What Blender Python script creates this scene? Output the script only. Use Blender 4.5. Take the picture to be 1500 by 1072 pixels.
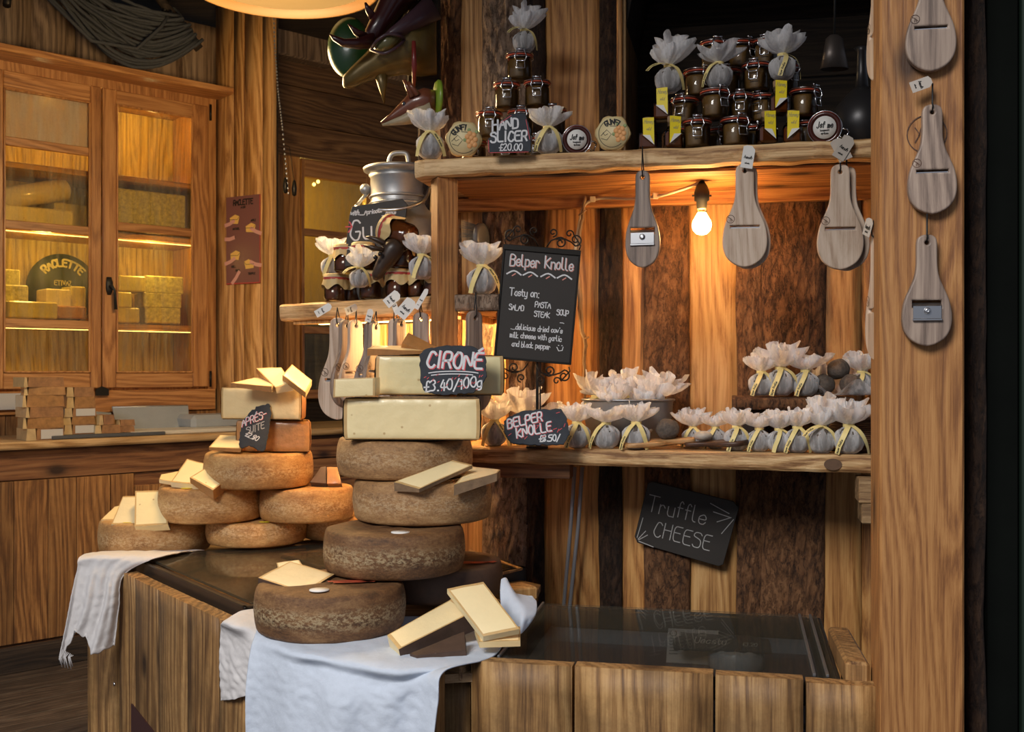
import bpy, bmesh, math, random
from math import sin, cos, pi, radians as R, tan, sqrt, atan2
from mathutils import Vector as V, Matrix, Euler, noise
random.seed(7)
C = bpy.context.scene.collection
for o in list(bpy.data.objects): bpy.data.objects.remove(o)
# ------------------------------------------------------------- camera, world, lights, exposure
FPX = 1560.0; EYE = 1.25; HOR = 540.0
cd = bpy.data.cameras.new('camera'); cam = bpy.data.objects.new('camera', cd); C.objects.link(cam)
cd.sensor_width = 36; cd.lens = 36*FPX/1500; cd.shift_y = 4/1500; cd.clip_start = .05
cam.location = (0, 0, EYE); cam.rotation_euler = (pi/2, 0, 0)
bpy.context.scene.camera = cam
cd.dof.use_dof = True; cd.dof.focus_distance = 2.45; cd.dof.aperture_fstop = 11.0
vs = bpy.context.scene.view_settings
vs.view_transform = 'Standard'; vs.look = 'None'; vs.gamma = 1; vs.use_curve_mapping = False
vs.exposure = 0.42
W = bpy.data.worlds.new('overcast_sky'); bpy.context.scene.world = W; W.use_nodes = True
wn = W.node_tree; bg = wn.nodes['Background']
tcw = wn.nodes.new('ShaderNodeTexCoord'); sep = wn.nodes.new('ShaderNodeSeparateXYZ'); rp = wn.nodes.new('ShaderNodeValToRGB')
wn.links.new(tcw.outputs['Generated'], sep.inputs[0]); wn.links.new(sep.outputs['Z'], rp.inputs[0])
rp.color_ramp.elements[0].position = 0; rp.color_ramp.elements[0].color = (.26, .28, .33, 1)
rp.color_ramp.elements[1].position = .8; rp.color_ramp.elements[1].color = (.66, .76, 1, 1)
wn.links.new(rp.outputs[0], bg.inputs['Color']); bg.inputs['Strength'].default_value = 0.40
def lamp(kind, name, loc, energy, col, size=.05, rot=None, **kw):
    d = bpy.data.lights.new(name, kind); d.energy = energy; d.color = col
    if kind == 'SUN': d.angle = size
    elif kind == 'AREA': d.size = size
    else: d.shadow_soft_size = size
    for k, v in kw.items(): setattr(d, k, v)
    o = bpy.data.objects.new(name, d); C.objects.link(o); o.location = loc
    if rot: o.rotation_euler = rot
    return o
def aim(o, target): o.rotation_euler = (V(target)-o.location).to_track_quat('-Z', 'Y').to_euler()
sk = lamp('AREA', 'bright_sky_over_street', (-2.6, -2.2, 4.6), 275, (1, .965, .92), 2.2); aim(sk, (-.2, 2.6, .9))
try:
    bpy.context.scene.cycles.max_bounces = 8; bpy.context.scene.cycles.transparent_max_bounces = 24
    bpy.context.scene.cycles.sample_clamp_indirect = 4
except Exception: pass
WARM = (1, .56, .2); WARM2 = (1, .66, .28)
# ------------------------------------------------------------- frames: points of the photograph into metres
class Fr:
    def __init__(s, ox, oy, deg):
        s.o = V((ox, oy)); s.a = R(deg); s.u = V((cos(s.a), sin(s.a))); s.v = V((-sin(s.a), cos(s.a)))
    def hit(s, px, py, d=0):                    # local (s, d, z) where the sight line meets the plane at depth d
        r = V(((px-750)/FPX, 1)); t = (d+s.o.dot(s.v))/r.dot(s.v); p = r*t-s.o
        return V((p.dot(s.u), d, EYE+(HOR-py)/FPX*t))
    def w(s, q): p = s.o+s.u*q[0]+s.v*q[1]; return V((p.x, p.y, q[2] if len(q) > 2 else 0))
    def hz(s, px, py, z):                       # local point on the level plane z
        t = (z-EYE)*FPX/(HOR-py); p = V(((px-750)/FPX*t, t))-s.o
        return V((p.dot(s.u), p.dot(s.v), z))
def at(px, py, Y): return V(((px-750)/FPX*Y, Y, EYE+(HOR-py)/FPX*Y))
def ground(px, Y, z): return V(((px-750)/FPX*Y, Y, z))
def mpp(Y): return Y/FPX
KU = 1.17; FR = Fr(-.084, 2.177, -12); FU = Fr(-.084*KU, 2.177*KU, -12); FL = Fr(-2.08, 4.33, 42.5); FP = Fr(-1.514, 5.46, -29.4)
FS = Fr(-.185*KU, 2.55*KU, -38.5); FG = Fr(-1.15, 3.283, -55)
_p = at(402, 540, 5.95); FK = Fr(_p.x, _p.y, 42.5)
# ------------------------------------------------------------- mesh building
class MB:
    def __init__(s): s.v = []; s.f = []; s.m = []; s.sm = []
    def add(s, vs, fs, mi=0, smooth=False):
        n = len(s.v); s.v += [tuple(p) for p in vs]; s.f += [tuple(i+n for i in f) for f in fs]
        s.m += [mi]*len(fs); s.sm += [smooth]*len(fs); return s
    def box(s, x0, x1, y0, y1, z0, z1, b=0, mi=0, M=None):
        if x1 < x0: x0, x1 = x1, x0
        if y1 < y0: y0, y1 = y1, y0
        if z1 < z0: z0, z1 = z1, z0
        b = min(b, (x1-x0)*.45, (y1-y0)*.45, (z1-z0)*.45)
        if b <= 0:
            vs = [(x, y, z) for z in (z0, z1) for y in (y0, y1) for x in (x0, x1)]
            fs = [(0, 2, 3, 1), (4, 5, 7, 6), (0, 1, 5, 4), (2, 6, 7, 3), (0, 4, 6, 2), (1, 3, 7, 5)]
        else:                                   # chamfered box, 24 verts
            vs = []; idx = {}
            for cx in (0, 1):
                for cy in (0, 1):
                    for cz in (0, 1):
                        X = (x0, x1)[cx]; Y = (y0, y1)[cy]; Z = (z0, z1)[cz]
                        ix = b*(1-2*cx); iy = b*(1-2*cy); iz = b*(1-2*cz)
                        for k, p in enumerate(((X, Y+iy, Z+iz), (X+ix, Y, Z+iz), (X+ix, Y+iy, Z))):
                            idx[cx, cy, cz, k] = len(vs); vs.append(p)
            I = lambda *a: idx[a]; fs = []
            for c in (0, 1):
                q = [I(c, 0, 0, 0), I(c, 1, 0, 0), I(c, 1, 1, 0), I(c, 0, 1, 0)]; fs.append(q if c else q[::-1])
                q = [I(0, c, 0, 1), I(0, c, 1, 1), I(1, c, 1, 1), I(1, c, 0, 1)]; fs.append(q if c else q[::-1])
                q = [I(0, 0, c, 2), I(1, 0, c, 2), I(1, 1, c, 2), I(0, 1, c, 2)]; fs.append(q if c else q[::-1])
            for i in (0, 1):
                for j in (0, 1):
                    e = (i+j) % 2
                    q = [I(i, j, 0, 0), I(i, j, 1, 0), I(i, j, 1, 1), I(i, j, 0, 1)]; fs.append(q[::-1] if e else q)
                    q = [I(i, 0, j, 0), I(i, 1, j, 0), I(i, 1, j, 2), I(i, 0, j, 2)]; fs.append(q if e else q[::-1])
                    q = [I(0, i, j, 1), I(1, i, j, 1), I(1, i, j, 2), I(0, i, j, 2)]; fs.append(q[::-1] if e else q)
                    for k in (0, 1):
                        q = [I(i, j, k, 0), I(i, j, k, 1), I(i, j, k, 2)]; fs.append(q if (i+j+k) % 2 else q[::-1])
        if M is not None: vs = [M @ V(p) for p in vs]
        return s.add(vs, fs, mi)
    def lathe(s, prof, n=24, c=(0, 0, 0), M=None, mi=0, smooth=True, fn=None, cap=True):
        vs = []; fs = []
        for j, (r, z) in enumerate(prof):
            for i in range(n):
                a = 2*pi*i/n; p = V((r*cos(a), r*sin(a), z))
                if fn: p = fn(p, a, j)
                if M is not None: p = M @ p
                vs.append(p+V(c))
        for j in range(len(prof)-1):
            for i in range(n):
                k = (i+1) % n; fs.append((j*n+i, j*n+k, (j+1)*n+k, (j+1)*n+i))
        if cap: fs.append(tuple(range(n))[::-1]); fs.append(tuple((len(prof)-1)*n+i for i in range(n)))
        return s.add(vs, fs, mi, smooth)
    def tube(s, pts, r, n=6, mi=0, closed=False, cap=True, flat=None):
        pts = [V(p) for p in pts]; N = len(pts); vs = []; fs = []; up = None
        for i, p in enumerate(pts):
            a = pts[(i-1) % N] if (closed or i) else p; b = pts[(i+1) % N] if (closed or i < N-1) else p
            t = (b-a); t = t.normalized() if t.length > 1e-9 else V((0, 0, 1))
            if up is None: up = t.orthogonal().normalized()
            else:
                up = up-t*up.dot(t); up = up.normalized() if up.length > 1e-6 else t.orthogonal().normalized()
            sd = t.cross(up); rr = r[i] if isinstance(r, (list, tuple)) else r
            ra, rb = (rr if isinstance(rr, tuple) else (rr, rr))
            for k in range(n): q = 2*pi*k/n; vs.append(p+up*cos(q)*ra+sd*sin(q)*rb)
        for i in range(N if closed else N-1):
            j = (i+1) % N
            for k in range(n): l = (k+1) % n; fs.append((i*n+k, i*n+l, j*n+l, j*n+k))
        if cap and not closed: fs.append(tuple(range(n))[::-1]); fs.append(tuple((N-1)*n+k for k in range(n)))
        return s.add(vs, fs, mi, True)
    def loft(s, secs, n=14, mi=0):              # secs: (centre, rx, rz, direction) ellipses strung along a path
        vs = []; fs = []
        for c, ra, rb, t in secs:
            t = V(t).normalized(); sd = t.cross(V((0, 0, 1)))
            sd = sd.normalized() if sd.length > 1e-4 else V((1, 0, 0)); u = sd.cross(t)
            for k in range(n): q = 2*pi*k/n; vs.append(V(c)+sd*cos(q)*ra+u*sin(q)*rb)
        for i in range(len(secs)-1):
            for k in range(n): l = (k+1) % n; fs.append((i*n+k, i*n+l, (i+1)*n+l, (i+1)*n+k))
        fs.append(tuple(range(n))[::-1]); fs.append(tuple((len(secs)-1)*n+k for k in range(n)))
        return s.add(vs, fs, mi, True)
    def prism(s, poly, y0, y1, mi=0, b=0):      # outline in XZ pushed along Y
        n = len(poly); vs = []; c = V((sum(p[0] for p in poly)/n, sum(p[1] for p in poly)/n))
        lay = [(y0, 0), (y1, 0)] if not b else [(y0, b), (y0+b, 0), (y1-b, 0), (y1, b)]
        for y, k in lay:
            for p in poly:
                q = V(p)-c; L = max(q.length, 1e-6); q = q*(1-k/L)+c; vs.append((q.x, y, q.y))
        fs = [tuple(range(n)), tuple((len(lay)-1)*n+i for i in range(n))[::-1]]
        for j in range(len(lay)-1):
            for i in range(n): k = (i+1) % n; fs.append((j*n+i, (j+1)*n+i, (j+1)*n+k, j*n+k))
        return s.add(vs, fs, mi)
    def grid(s, nu, nv, fn, mi=0, smooth=True, wrap=False):
        vs = [fn(i/nu, j/nv) for j in range(nv+1) for i in range(nu+1)]
        fs = [(j*(nu+1)+i, j*(nu+1)+i+1, (j+1)*(nu+1)+i+1, (j+1)*(nu+1)+i) for j in range(nv) for i in range(nu)]
        return s.add(vs, fs, mi, smooth)
    def xf(s, M): s.v = [tuple(M @ V(p)) for p in s.v]; return s
    def mesh(s, name, mats, fix=True):
        me = bpy.data.meshes.new(name); me.from_pydata(s.v, [], s.f)
        for m in (mats if isinstance(mats, (list, tuple)) else [mats]): me.materials.append(m)
        me.polygons.foreach_set('material_index', s.m); me.polygons.foreach_set('use_smooth', s.sm)
        if fix:
            bm = bmesh.new(); bm.from_mesh(me); bmesh.ops.recalc_face_normals(bm, faces=bm.faces); bm.to_mesh(me); bm.free()
        me.update(); return me
def link(name, me, parent=None, loc=(0, 0, 0), rot=(0, 0, 0), label=None, kind=None, **kw):
    o = bpy.data.objects.new(name, me); C.objects.link(o); o.location = loc; o.rotation_euler = rot
    if parent: o.parent = parent
    if label: o['label'] = label
    if kind: o['kind'] = kind
    for k, v in kw.items(): o[k] = v
    return o
def obj(name, mb, mats, parent=None, loc=(0, 0, 0), rot=(0, 0, 0), label=None, cat=None, group=None, kind=None, scale=None, fix=True):
    o = link(name, mb.mesh(name, mats, fix), parent, loc, rot, label, kind)
    if cat: o['category'] = cat
    if group: o['group'] = group
    if scale: o.scale = scale
    return o
def thing(name, label, cat, loc=(0, 0, 0), rz=0, group=None, rot=None):
    o = bpy.data.objects.new(name, None); C.objects.link(o); o.location = loc; o.rotation_euler = rot or (0, 0, rz)
    o.empty_display_size = .05; o['label'] = label; o['category'] = cat
    if group: o['group'] = group
    return o
def tag(o, label, cat, group=None):
    o['label'] = label; o['category'] = cat
    if group: o['group'] = group
    return o
def dup(root, loc, rot, label, group=None, scale=None):
    def cp(o, par):
        c = o.copy(); C.objects.link(c)
        if par: c.parent = par
        for ch in o.children: cp(ch, c)
        return c
    r = cp(root, None); r.location = loc; r.rotation_euler = rot; r['label'] = label
    if group: r['group'] = group
    if scale: r.scale = scale if isinstance(scale, (tuple, list)) else (scale,)*3
    return r
def shape2d(loops, depth, bevel=0, n=2):
    """outline with holes (loops of (x, z)), front at y=0, going back to y=depth; bevelled"""
    cu = bpy.data.curves.new('shape', 'CURVE'); cu.dimensions = '2D'; cu.fill_mode = 'BOTH'
    cu.extrude = depth/2-bevel; cu.bevel_depth = bevel; cu.bevel_resolution = n; cu.offset = -bevel
    for lp in loops:
        sp = cu.splines.new('POLY'); sp.points.add(len(lp)-1); sp.use_cyclic_u = True
        for p, q in zip(sp.points, lp): p.co = (q[0], q[1], 0, 1)
    o = bpy.data.objects.new('shape', cu); me = bpy.data.meshes.new_from_object(o)
    bpy.data.objects.remove(o); bpy.data.curves.remove(cu)
    me.transform(Matrix.Translation((0, depth/2, 0)) @ Matrix.Rotation(pi/2, 4, 'X'))
    me.materials.clear(); return me
def nz(x, y=0, z=0): return noise.noise(V((x, y, z)))
# ------------------------------------------------------------- stroke lettering
G = {'A':"023962|1555",'B':"0209395857463606|3655534202",'C':"584929170422425 3",'D':"02092958534202",'E':"590902 52|0646",'F':"590902|0646",
'G':"58492917042242545535",'H':"0209|5259|0656",'I':"1219",'J':"4943321203",'K':"0209|580552",'L':"090252",'M':"0209366962",'N':"02095259",
'O':"2907042242545749 29",'P':"02094958564505",'Q':"290704224254574929|3451",'R':"02094958564505|3552",'S':"5849190807 46 55 53 42 12 03",
'T':"0969|3932",'U':"090422425459",'V':"093259",'W':"0912376269",'X':"0259|0952",'Y':"093659|3632",'Z':"09590252",
'a':"4636261503132232434 6|4642",'b':"0902|0526364543321202",'c':"45362605031232 43",'d':"4942|4536260503123243",'e':"0444453626050312324 3",
'f':"3829181612|0636",'g':"46362605031232 43|464130100 1",'h':"0902|0516364542",'i':"1612|1818",'j':"2621100 1|2828",'k':"0902|360422 42",'l':"0903122 2",
'm':"0602|05162522|25364542",'n':"0602|0516364542",'o':"260503123243453626",'p':"0600|0516364543321202",'q':"4640|4536260503123243",'r':"0602|0516263 5",
's':"45362605143443321203",'t':"1813223 2|0636",'u':"0603122242|4642",'v':"062246",'w':"0612253246",'x':"0246|0642",'y':"06031232|46413010",'z':"06460242",
'0':"290704224254574929",'1':"172922",'2':"0829495702 52",'3':"0829495736|3654421202",'4':"3904 64|4742",'5':"5909064654421202",'6':"49170412424 4460 5",
'7':"095922",'8':"2908063534130222424353360 6|365749 29|0829",'9':"4628070525464928|4642",'£':"58493928220252|0545",'.':"1212",',':"1210",':':"1212|1616",
'/':"0159",'-':"0646",'+':"0646|2825",'È':"590902 52|0646|2A3B",'É':"590902 52|0646|2A4B",'!':"1914|1212",')':"09281603 01",'_':"0141","'":"1918"}
WD = {'I':2,'l':2.4,'i':1.6,'.':1.4,',':1.4,':':2,' ':3,'1':2.6,'M':6,'W':6,'T':6,'m':4.6,"'":1.6,'j':2.4,'f':3.2,'t':3.2,'r':3.4}
def strokes(txt, h, x=0, z=0, track=1.5, slant=0, cen=False, jit=0, smooth=2, seed=1, cond=.72):
    rnd = random.Random(seed+len(txt)); out = []; cx = 0; k = h/7.0
    for ch in txt:
        g = G.get(ch); w = WD.get(ch, 5 if (ch.isupper() or ch.isdigit()) else 4)
        dy = rnd.uniform(-jit, jit)*7; sc = 1+rnd.uniform(-jit, jit)
        if g:
            for st in g.split('|'):
                st = st.replace(' ', '')
                pts = [(int(st[i], 16), int(st[i+1], 16)) for i in range(0, len(st)-1, 2)]
                if len(pts) > 1 and pts[0] == pts[1]: pts = [pts[0], (pts[0][0]+.35, pts[0][1])]
                pts = [V((p[0]*sc, p[1]-2)) for p in pts]
                for _ in range(smooth if len(pts) > 2 else 0):
                    q = [pts[0]]
                    for a, b in zip(pts, pts[1:]): q += [a*.8+b*.2, a*.2+b*.8]
                    pts = q+[pts[-1]]
                out.append([V((((cx+p[0])*cond+p[1]*slant)*k+x, (p[1]+dy)*k+z)) for p in pts])
        cx += w+track
    if cen:
        wd = (cx-track)*k*cond; out = [[p-V((wd/2, 0)) for p in s] for s in out]
    return out
def ribbon(mb, sts, w, y=-.0006, mi=0, fn=None, th=0):
    for s in sts:
        n = len(s); vs = []
        for i, p in enumerate(s):
            t = (s[min(i+1, n-1)]-s[max(i-1, 0)]); t = t.normalized() if t.length > 1e-9 else V((1, 0))
            e = t*w*.5*((i == n-1)-(i == 0)); nn = V((-t.y, t.x))*w*.5
            for q in (p+e+nn, p+e-nn):
                vs.append(fn(q, y) if fn else (q.x, y, q.y))
        mb.add(vs, [(2*i, 2*i+1, 2*i+3, 2*i+2) for i in range(n-1)], mi)
    return mb
# ------------------------------------------------------------- materials
class NT:
    def __init__(s, name):
        s.mat = bpy.data.materials.new(name); s.mat.use_nodes = True; s.t = s.mat.node_tree; s.b = s.t.nodes['Principled BSDF']
    def n(s, ty, **kw):
        nd = s.t.nodes.new('ShaderNode'+ty)
        for k, v in kw.items():
            if k.startswith('i_'):
                key = k[2:]; nd.inputs[int(key) if key.isdigit() else key.replace('_', ' ')].default_value = v
            else: setattr(nd, k, v)
        return nd
    def l(s, a, b): s.t.links.new(a, b); return s
    def ramp(s, src, stops):
        r = s.n('ValToRGB'); e = r.color_ramp.elements
        while len(e) < len(stops): e.new(.5)
        for k, (p, c) in zip(e, stops): k.position = p; k.color = (*c, 1) if len(c) == 3 else c
        s.l(src, r.inputs[0]); return r.outputs[0]
    def mix(s, f, a, b, mode='MIX'):
        m = s.n('Mix', data_type='RGBA', blend_type=mode)
        for v, i in ((f, 0), (a, 6), (b, 7)):
            if isinstance(v, (int, float)): m.inputs[i].default_value = v
            elif isinstance(v, tuple): m.inputs[i].default_value = (*v, 1)
            else: s.l(v, m.inputs[i])
        return m.outputs[2]
    def math(s, op, a, b=0, c=None):
        m = s.n('Math', operation=op)
        for i, v in enumerate((a, b, c)):
            if v is None: continue
            if isinstance(v, (int, float)): m.inputs[i].default_value = v
            else: s.l(v, m.inputs[i])
        return m.outputs[0]
    def coords(s, scale=(1, 1, 1), rnd=True, rot=(0, 0, 0)):
        tc = s.n('TexCoord'); out = tc.outputs['Object']
        if rnd:
            oi = s.n('ObjectInfo'); m = s.n('Math', operation='MULTIPLY', i_1=37.0); s.l(oi.outputs['Random'], m.inputs[0])
            ad = s.n('VectorMath', operation='ADD'); s.l(out, ad.inputs[0]); s.l(m.outputs[0], ad.inputs[1]); out = ad.outputs[0]
        mp = s.n('Mapping'); mp.inputs['Scale'].default_value = scale; mp.inputs['Rotation'].default_value = rot
        s.l(out, mp.inputs[0]); return mp.outputs[0]
    def noise(s, co, sc, det=4, rough=.6, dist=0):
        n = s.n('TexNoise'); n.inputs['Scale'].default_value = sc; n.inputs['Detail'].default_value = det
        n.inputs['Roughness'].default_value = rough; n.inputs['Distortion'].default_value = dist; s.l(co, n.inputs['Vector']); return n.outputs[0]
    def bump(s, h, st=.3, dist=.01):
        b = s.n('Bump'); b.inputs['Strength'].default_value = st; b.inputs['Distance'].default_value = dist
        s.l(h, b.inputs['Height']); s.l(b.outputs[0], s.b.inputs['Normal']); return b
    def fin(s, col=None, rough=.6, **kw):
        if col is not None:
            if isinstance(col, tuple): s.b.inputs['Base Color'].default_value = (*col, 1)
            else: s.l(col, s.b.inputs['Base Color'])
        if isinstance(rough, (int, float)): s.b.inputs['Roughness'].default_value = rough
        else: s.l(rough, s.b.inputs['Roughness'])
        for k, v in kw.items(): s.b.inputs[k.replace('_', ' ')].default_value = v
        return s.mat
def wood(name, dark, mid, light, axis=2, rough=.6, knots=True, worn=0, fine=1.0, bump=.35, vary=.25):
    t = NT(name); sc = [1, 1, 1]; sc[axis] = .045
    co = t.coords(tuple(sc)); sc2 = [1, 1, 1]; sc2[axis] = .16; co2 = t.coords(tuple(sc2))
    warp = t.noise(co2, 5, 2)
    ad = t.n('VectorMath', operation='MULTIPLY_ADD'); t.l(warp, ad.inputs[0]); ad.inputs[1].default_value = (.11, .11, .11); t.l(co, ad.inputs[2])
    ring = t.n('TexWave', wave_type='BANDS', bands_direction='DIAGONAL'); ring.inputs['Scale'].default_value = 17*fine
    ring.inputs['Distortion'].default_value = 1.6; ring.inputs['Detail'].default_value = 4; ring.inputs['Detail Scale'].default_value = 1.5
    t.l(ad.outputs[0], ring.inputs['Vector'])
    fib = t.noise(ad.outputs[0], 120*fine, 6, .72); big = t.noise(co2, 3.2, 3)
    s5 = [1, 1, 1]; s5[axis] = .02; thin = t.noise(t.coords(tuple(s5)), 190*fine, 3, .6)
    v = t.math('MULTIPLY_ADD', thin, .5, -.25); v = t.math('MULTIPLY_ADD', ring.outputs[0], .19, v); v = t.math('MULTIPLY_ADD', fib, .68, v); v = t.math('MULTIPLY_ADD', big, .36, v)
    col = t.ramp(v, [(.43, dark), (.60, mid), (.78, light)])
    oi = t.n('ObjectInfo'); br = t.math('MULTIPLY_ADD', oi.outputs['Random'], vary*2, 1-vary)
    hsv = t.n('HueSaturation'); t.l(br, hsv.inputs['Value']); t.l(col, hsv.inputs['Color']); col = hsv.outputs[0]
    if knots:
        vo = t.n('TexVoronoi'); vo.inputs['Scale'].default_value = 4.2; s3 = [1, 1, 1]; s3[axis] = .55
        t.l(t.coords(tuple(s3)), vo.inputs['Vector'])
        k = t.ramp(vo.outputs['Distance'], [(.05, (1, 1, 1)), (.13, (.25, .25, .25)), (.22, (0, 0, 0))])
        col = t.mix(k, col, tuple(c*.28 for c in dark))
    if worn:
        wv = t.ramp(t.noise(t.coords((1, 1, 1)), 6, 6, .75), [(.42, (0, 0, 0)), (.62, (1, 1, 1))])
        col = t.mix(t.math('MULTIPLY', wv, worn), col, tuple(c*.35 for c in mid))
    t.bump(v, bump, .004)
    return t.fin(col, rough)
def bark(name, dark, mid, light, sc=1.0):
    t = NT(name); co = t.coords((1, 1, .35)); w = t.noise(co, 9*sc, 7, .7)
    ad = t.n('VectorMath', operation='MULTIPLY_ADD'); t.l(w, ad.inputs[0]); ad.inputs[1].default_value = (.22, .22, .22); t.l(co, ad.inputs[2])
    vo = t.n('TexVoronoi', feature='DISTANCE_TO_EDGE'); vo.inputs['Scale'].default_value = 30*sc; t.l(ad.outputs[0], vo.inputs['Vector'])
    nn = t.noise(co, 60*sc, 8, .75); big = t.noise(t.coords((1, 1, .4)), 7, 4, .7)
    e = t.ramp(vo.outputs['Distance'], [(.0, (0, 0, 0)), (.12, (.7, .7, .7)), (.4, (1, 1, 1))])
    h = t.math('MULTIPLY', e, .26); h = t.math('MULTIPLY_ADD', nn, 1.0, h); h = t.math('MULTIPLY_ADD', big, .45, h)
    col = t.ramp(t.math('MULTIPLY', h, .6), [(.38, dark), (.56, mid), (.72, light)])
    t.bump(h, .9, .012); return t.fin(col, .85)
def plain(name, col, rough=.5, metal=0, nscale=0, namt=.3, bump=0, coat=0, dark=.6, **kw):
    t = NT(name); c = col
    if nscale:
        n = t.noise(t.coords(), nscale, 6, .65)
        c = t.mix(t.ramp(n, [(.5-namt*.6, (0, 0, 0)), (.5+namt*.6, (1, 1, 1))]), tuple(x*dark for x in col), col)
        if bump: t.bump(n, bump, .003)
    if metal: t.b.inputs['Metallic'].default_value = metal
    if coat: t.b.inputs['Coat Weight'].default_value = coat; t.b.inputs['Coat Roughness'].default_value = .12
    return t.fin(c, rough, **kw)
def emit(name, col, st):
    t = NT(name); t.b.inputs['Emission Color'].default_value = (*col, 1); t.b.inputs['Emission Strength'].default_value = st
    return t.fin(col, .5)
def glassy(name, tint, alpha=.1, rough=.03, spec=.5, wet=0):
    """thin clear sheet: mostly see-through with real surface reflection"""
    t = NT(name); tr = t.n('BsdfTransparent'); tr.inputs[0].default_value = (*tint, 1)
    gl = t.n('BsdfGlossy'); gl.inputs['Roughness'].default_value = rough
    fr = t.n('Fresnel'); fr.inputs[0].default_value = 1.45
    fs = t.math('MULTIPLY', fr.outputs[0], spec*2)
    mx = t.n('MixShader'); t.l(fs, mx.inputs[0]); t.l(tr.outputs[0], mx.inputs[1]); t.l(gl.outputs[0], mx.inputs[2]); out = mx
    if alpha or wet:
        df = t.n('BsdfDiffuse'); df.inputs[0].default_value = (.55, .5, .38, 1)
        m2 = t.n('MixShader'); t.l(mx.outputs[0], m2.inputs[1]); t.l(df.outputs[0], m2.inputs[2]); m2.inputs[0].default_value = alpha
        if wet:
            n = t.noise(t.coords((1, 1, .12), False), 30, 5, .7); n2 = t.noise(t.coords((1, 1, 1), False), 120, 3)
            w = t.ramp(t.math('MULTIPLY_ADD', n2, .3, n), [(.55, (0, 0, 0)), (.85, (1, 1, 1))])
            t.l(t.math('MULTIPLY_ADD', w, wet, alpha), m2.inputs[0])
        out = m2
    t.l(out.outputs[0], t.t.nodes['Material Output'].inputs[0]); return t.mat
def gauze(name, col):
    t = NT(name); df = t.n('BsdfDiffuse'); df.inputs[0].default_value = (*col, 1); tl = t.n('BsdfTranslucent'); tl.inputs[0].default_value = (*col, 1)
    m1 = t.n('MixShader', i_0=.4); t.l(df.outputs[0], m1.inputs[1]); t.l(tl.outputs[0], m1.inputs[2])
    lw = t.n('LayerWeight'); lw.inputs[0].default_value = .35; tr = t.n('BsdfTransparent')
    st = t.noise(t.coords((1, 1, .12), False), 75, 4)
    sr = t.ramp(st, [(.44, (0, 0, 0)), (.58, (1, 1, 1))]); f = t.math('MULTIPLY_ADD', lw.outputs['Facing'], .6, .33); f = t.math('MULTIPLY_ADD', sr, .34, f)
    zz = t.n('SeparateXYZ'); t.l(t.n('TexCoord').outputs['Object'], zz.inputs[0]); up = t.n('MapRange'); t.l(zz.outputs['Z'], up.inputs[0]); up.inputs[1].default_value = .055; up.inputs[2].default_value = .075; up.inputs[3].default_value = 0; up.inputs[4].default_value = .22; f = t.math('ADD', f, up.outputs[0]); f = t.math('MINIMUM', f, .96)
    m2 = t.n('MixShader'); t.l(f, m2.inputs[0]); t.l(tr.outputs[0], m2.inputs[1]); t.l(m1.outputs[0], m2.inputs[2])
    t.l(m2.outputs[0], t.t.nodes['Material Output'].inputs[0]); return t.mat
def rind(name, a, b, c, top, band=.5, coat=0):
    """wheel rind: mottled, mouldy band round the middle (local z), rubbed edge"""
    t = NT(name); co = t.coords((1, 1, 3)); n1 = t.noise(co, 8, 8, .75); n2 = t.noise(t.coords((1, 1, 1.6)), 120, 6, .8); n3 = t.noise(t.coords((1, 1, 2.0)), 62, 6, .75)
    oi = t.n('ObjectInfo')
    col = t.ramp(t.math('MULTIPLY_ADD', n2, .40, t.math('MULTIPLY', n1, .70)), [(.40, a), (.55, b), (.68, c)])
    geo = t.n('TexCoord'); sp = t.n('SeparateXYZ'); t.l(geo.outputs['Object'], sp.inputs[0])
    z = t.math('MULTIPLY_ADD', n1, .05, sp.outputs['Z']); z = t.math('MULTIPLY', z, 1/.105)
    bd = t.ramp(z, [(.45, (0, 0, 0)), (.66, (1, 1, 1)), (.86, (.8, .8, .8)), (1.0, (0, 0, 0))])
    sp2 = t.ramp(t.math('MULTIPLY_ADD', n3, .5, t.math('MULTIPLY', n2, .5)), [(.48, (0, 0, 0)), (.54, (1, 1, 1))])
    m = t.math('MULTIPLY', t.math('MULTIPLY', bd, sp2), band); col = t.mix(m, col, top)
    hs = t.n('HueSaturation'); t.l(t.math('MULTIPLY_ADD', oi.outputs['Random'], .3, .85), hs.inputs['Value']); t.l(col, hs.inputs['Color'])
    t.bump(t.math('MULTIPLY_ADD', n2, .7, n3), .55, .004)
    if coat: t.b.inputs['Coat Weight'].default_value = coat; t.b.inputs['Coat Roughness'].default_value = .15
    return t.fin(hs.outputs[0], .62)
def paste(name, col, holes=True, coat=0, edge=None):
    t = NT(name); n = t.noise(t.coords(), 12, 5, .6); c = t.mix(n, tuple(x*.82 for x in col), col)
    f = t.noise(t.coords(), 55, 4, .6)
    if holes:
        vo = t.n('TexVoronoi'); vo.inputs['Scale'].default_value = 30; t.l(t.coords(), vo.inputs['Vector'])
        k = t.ramp(vo.outputs['Distance'], [(.06, (1, 1, 1)), (.12, (0, 0, 0))]); c = t.mix(t.math('MULTIPLY', k, .6), c, (.42, .22, .06))
    t.bump(f, .3, .004)
    if coat: t.b.inputs['Coat Weight'].default_value = coat; t.b.inputs['Coat Roughness'].default_value = .12
    t.b.inputs['Subsurface Weight'].default_value = 0
    return t.fin(c, .45)
M = {}
M['plank'] = wood('honey_pine_plank', (.23, .085, .02), (.48, .215, .058), (.64, .33, .105), 2)
M['plank_lt'] = wood('pale_pine_plank', (.30, .13, .035), (.57, .29, .092), (.74, .43, .165), 2, vary=.12)
M['plank_dk'] = wood('brown_aged_plank', (.09, .04, .015), (.20, .10, .04), (.31, .17, .07), 2)
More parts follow.
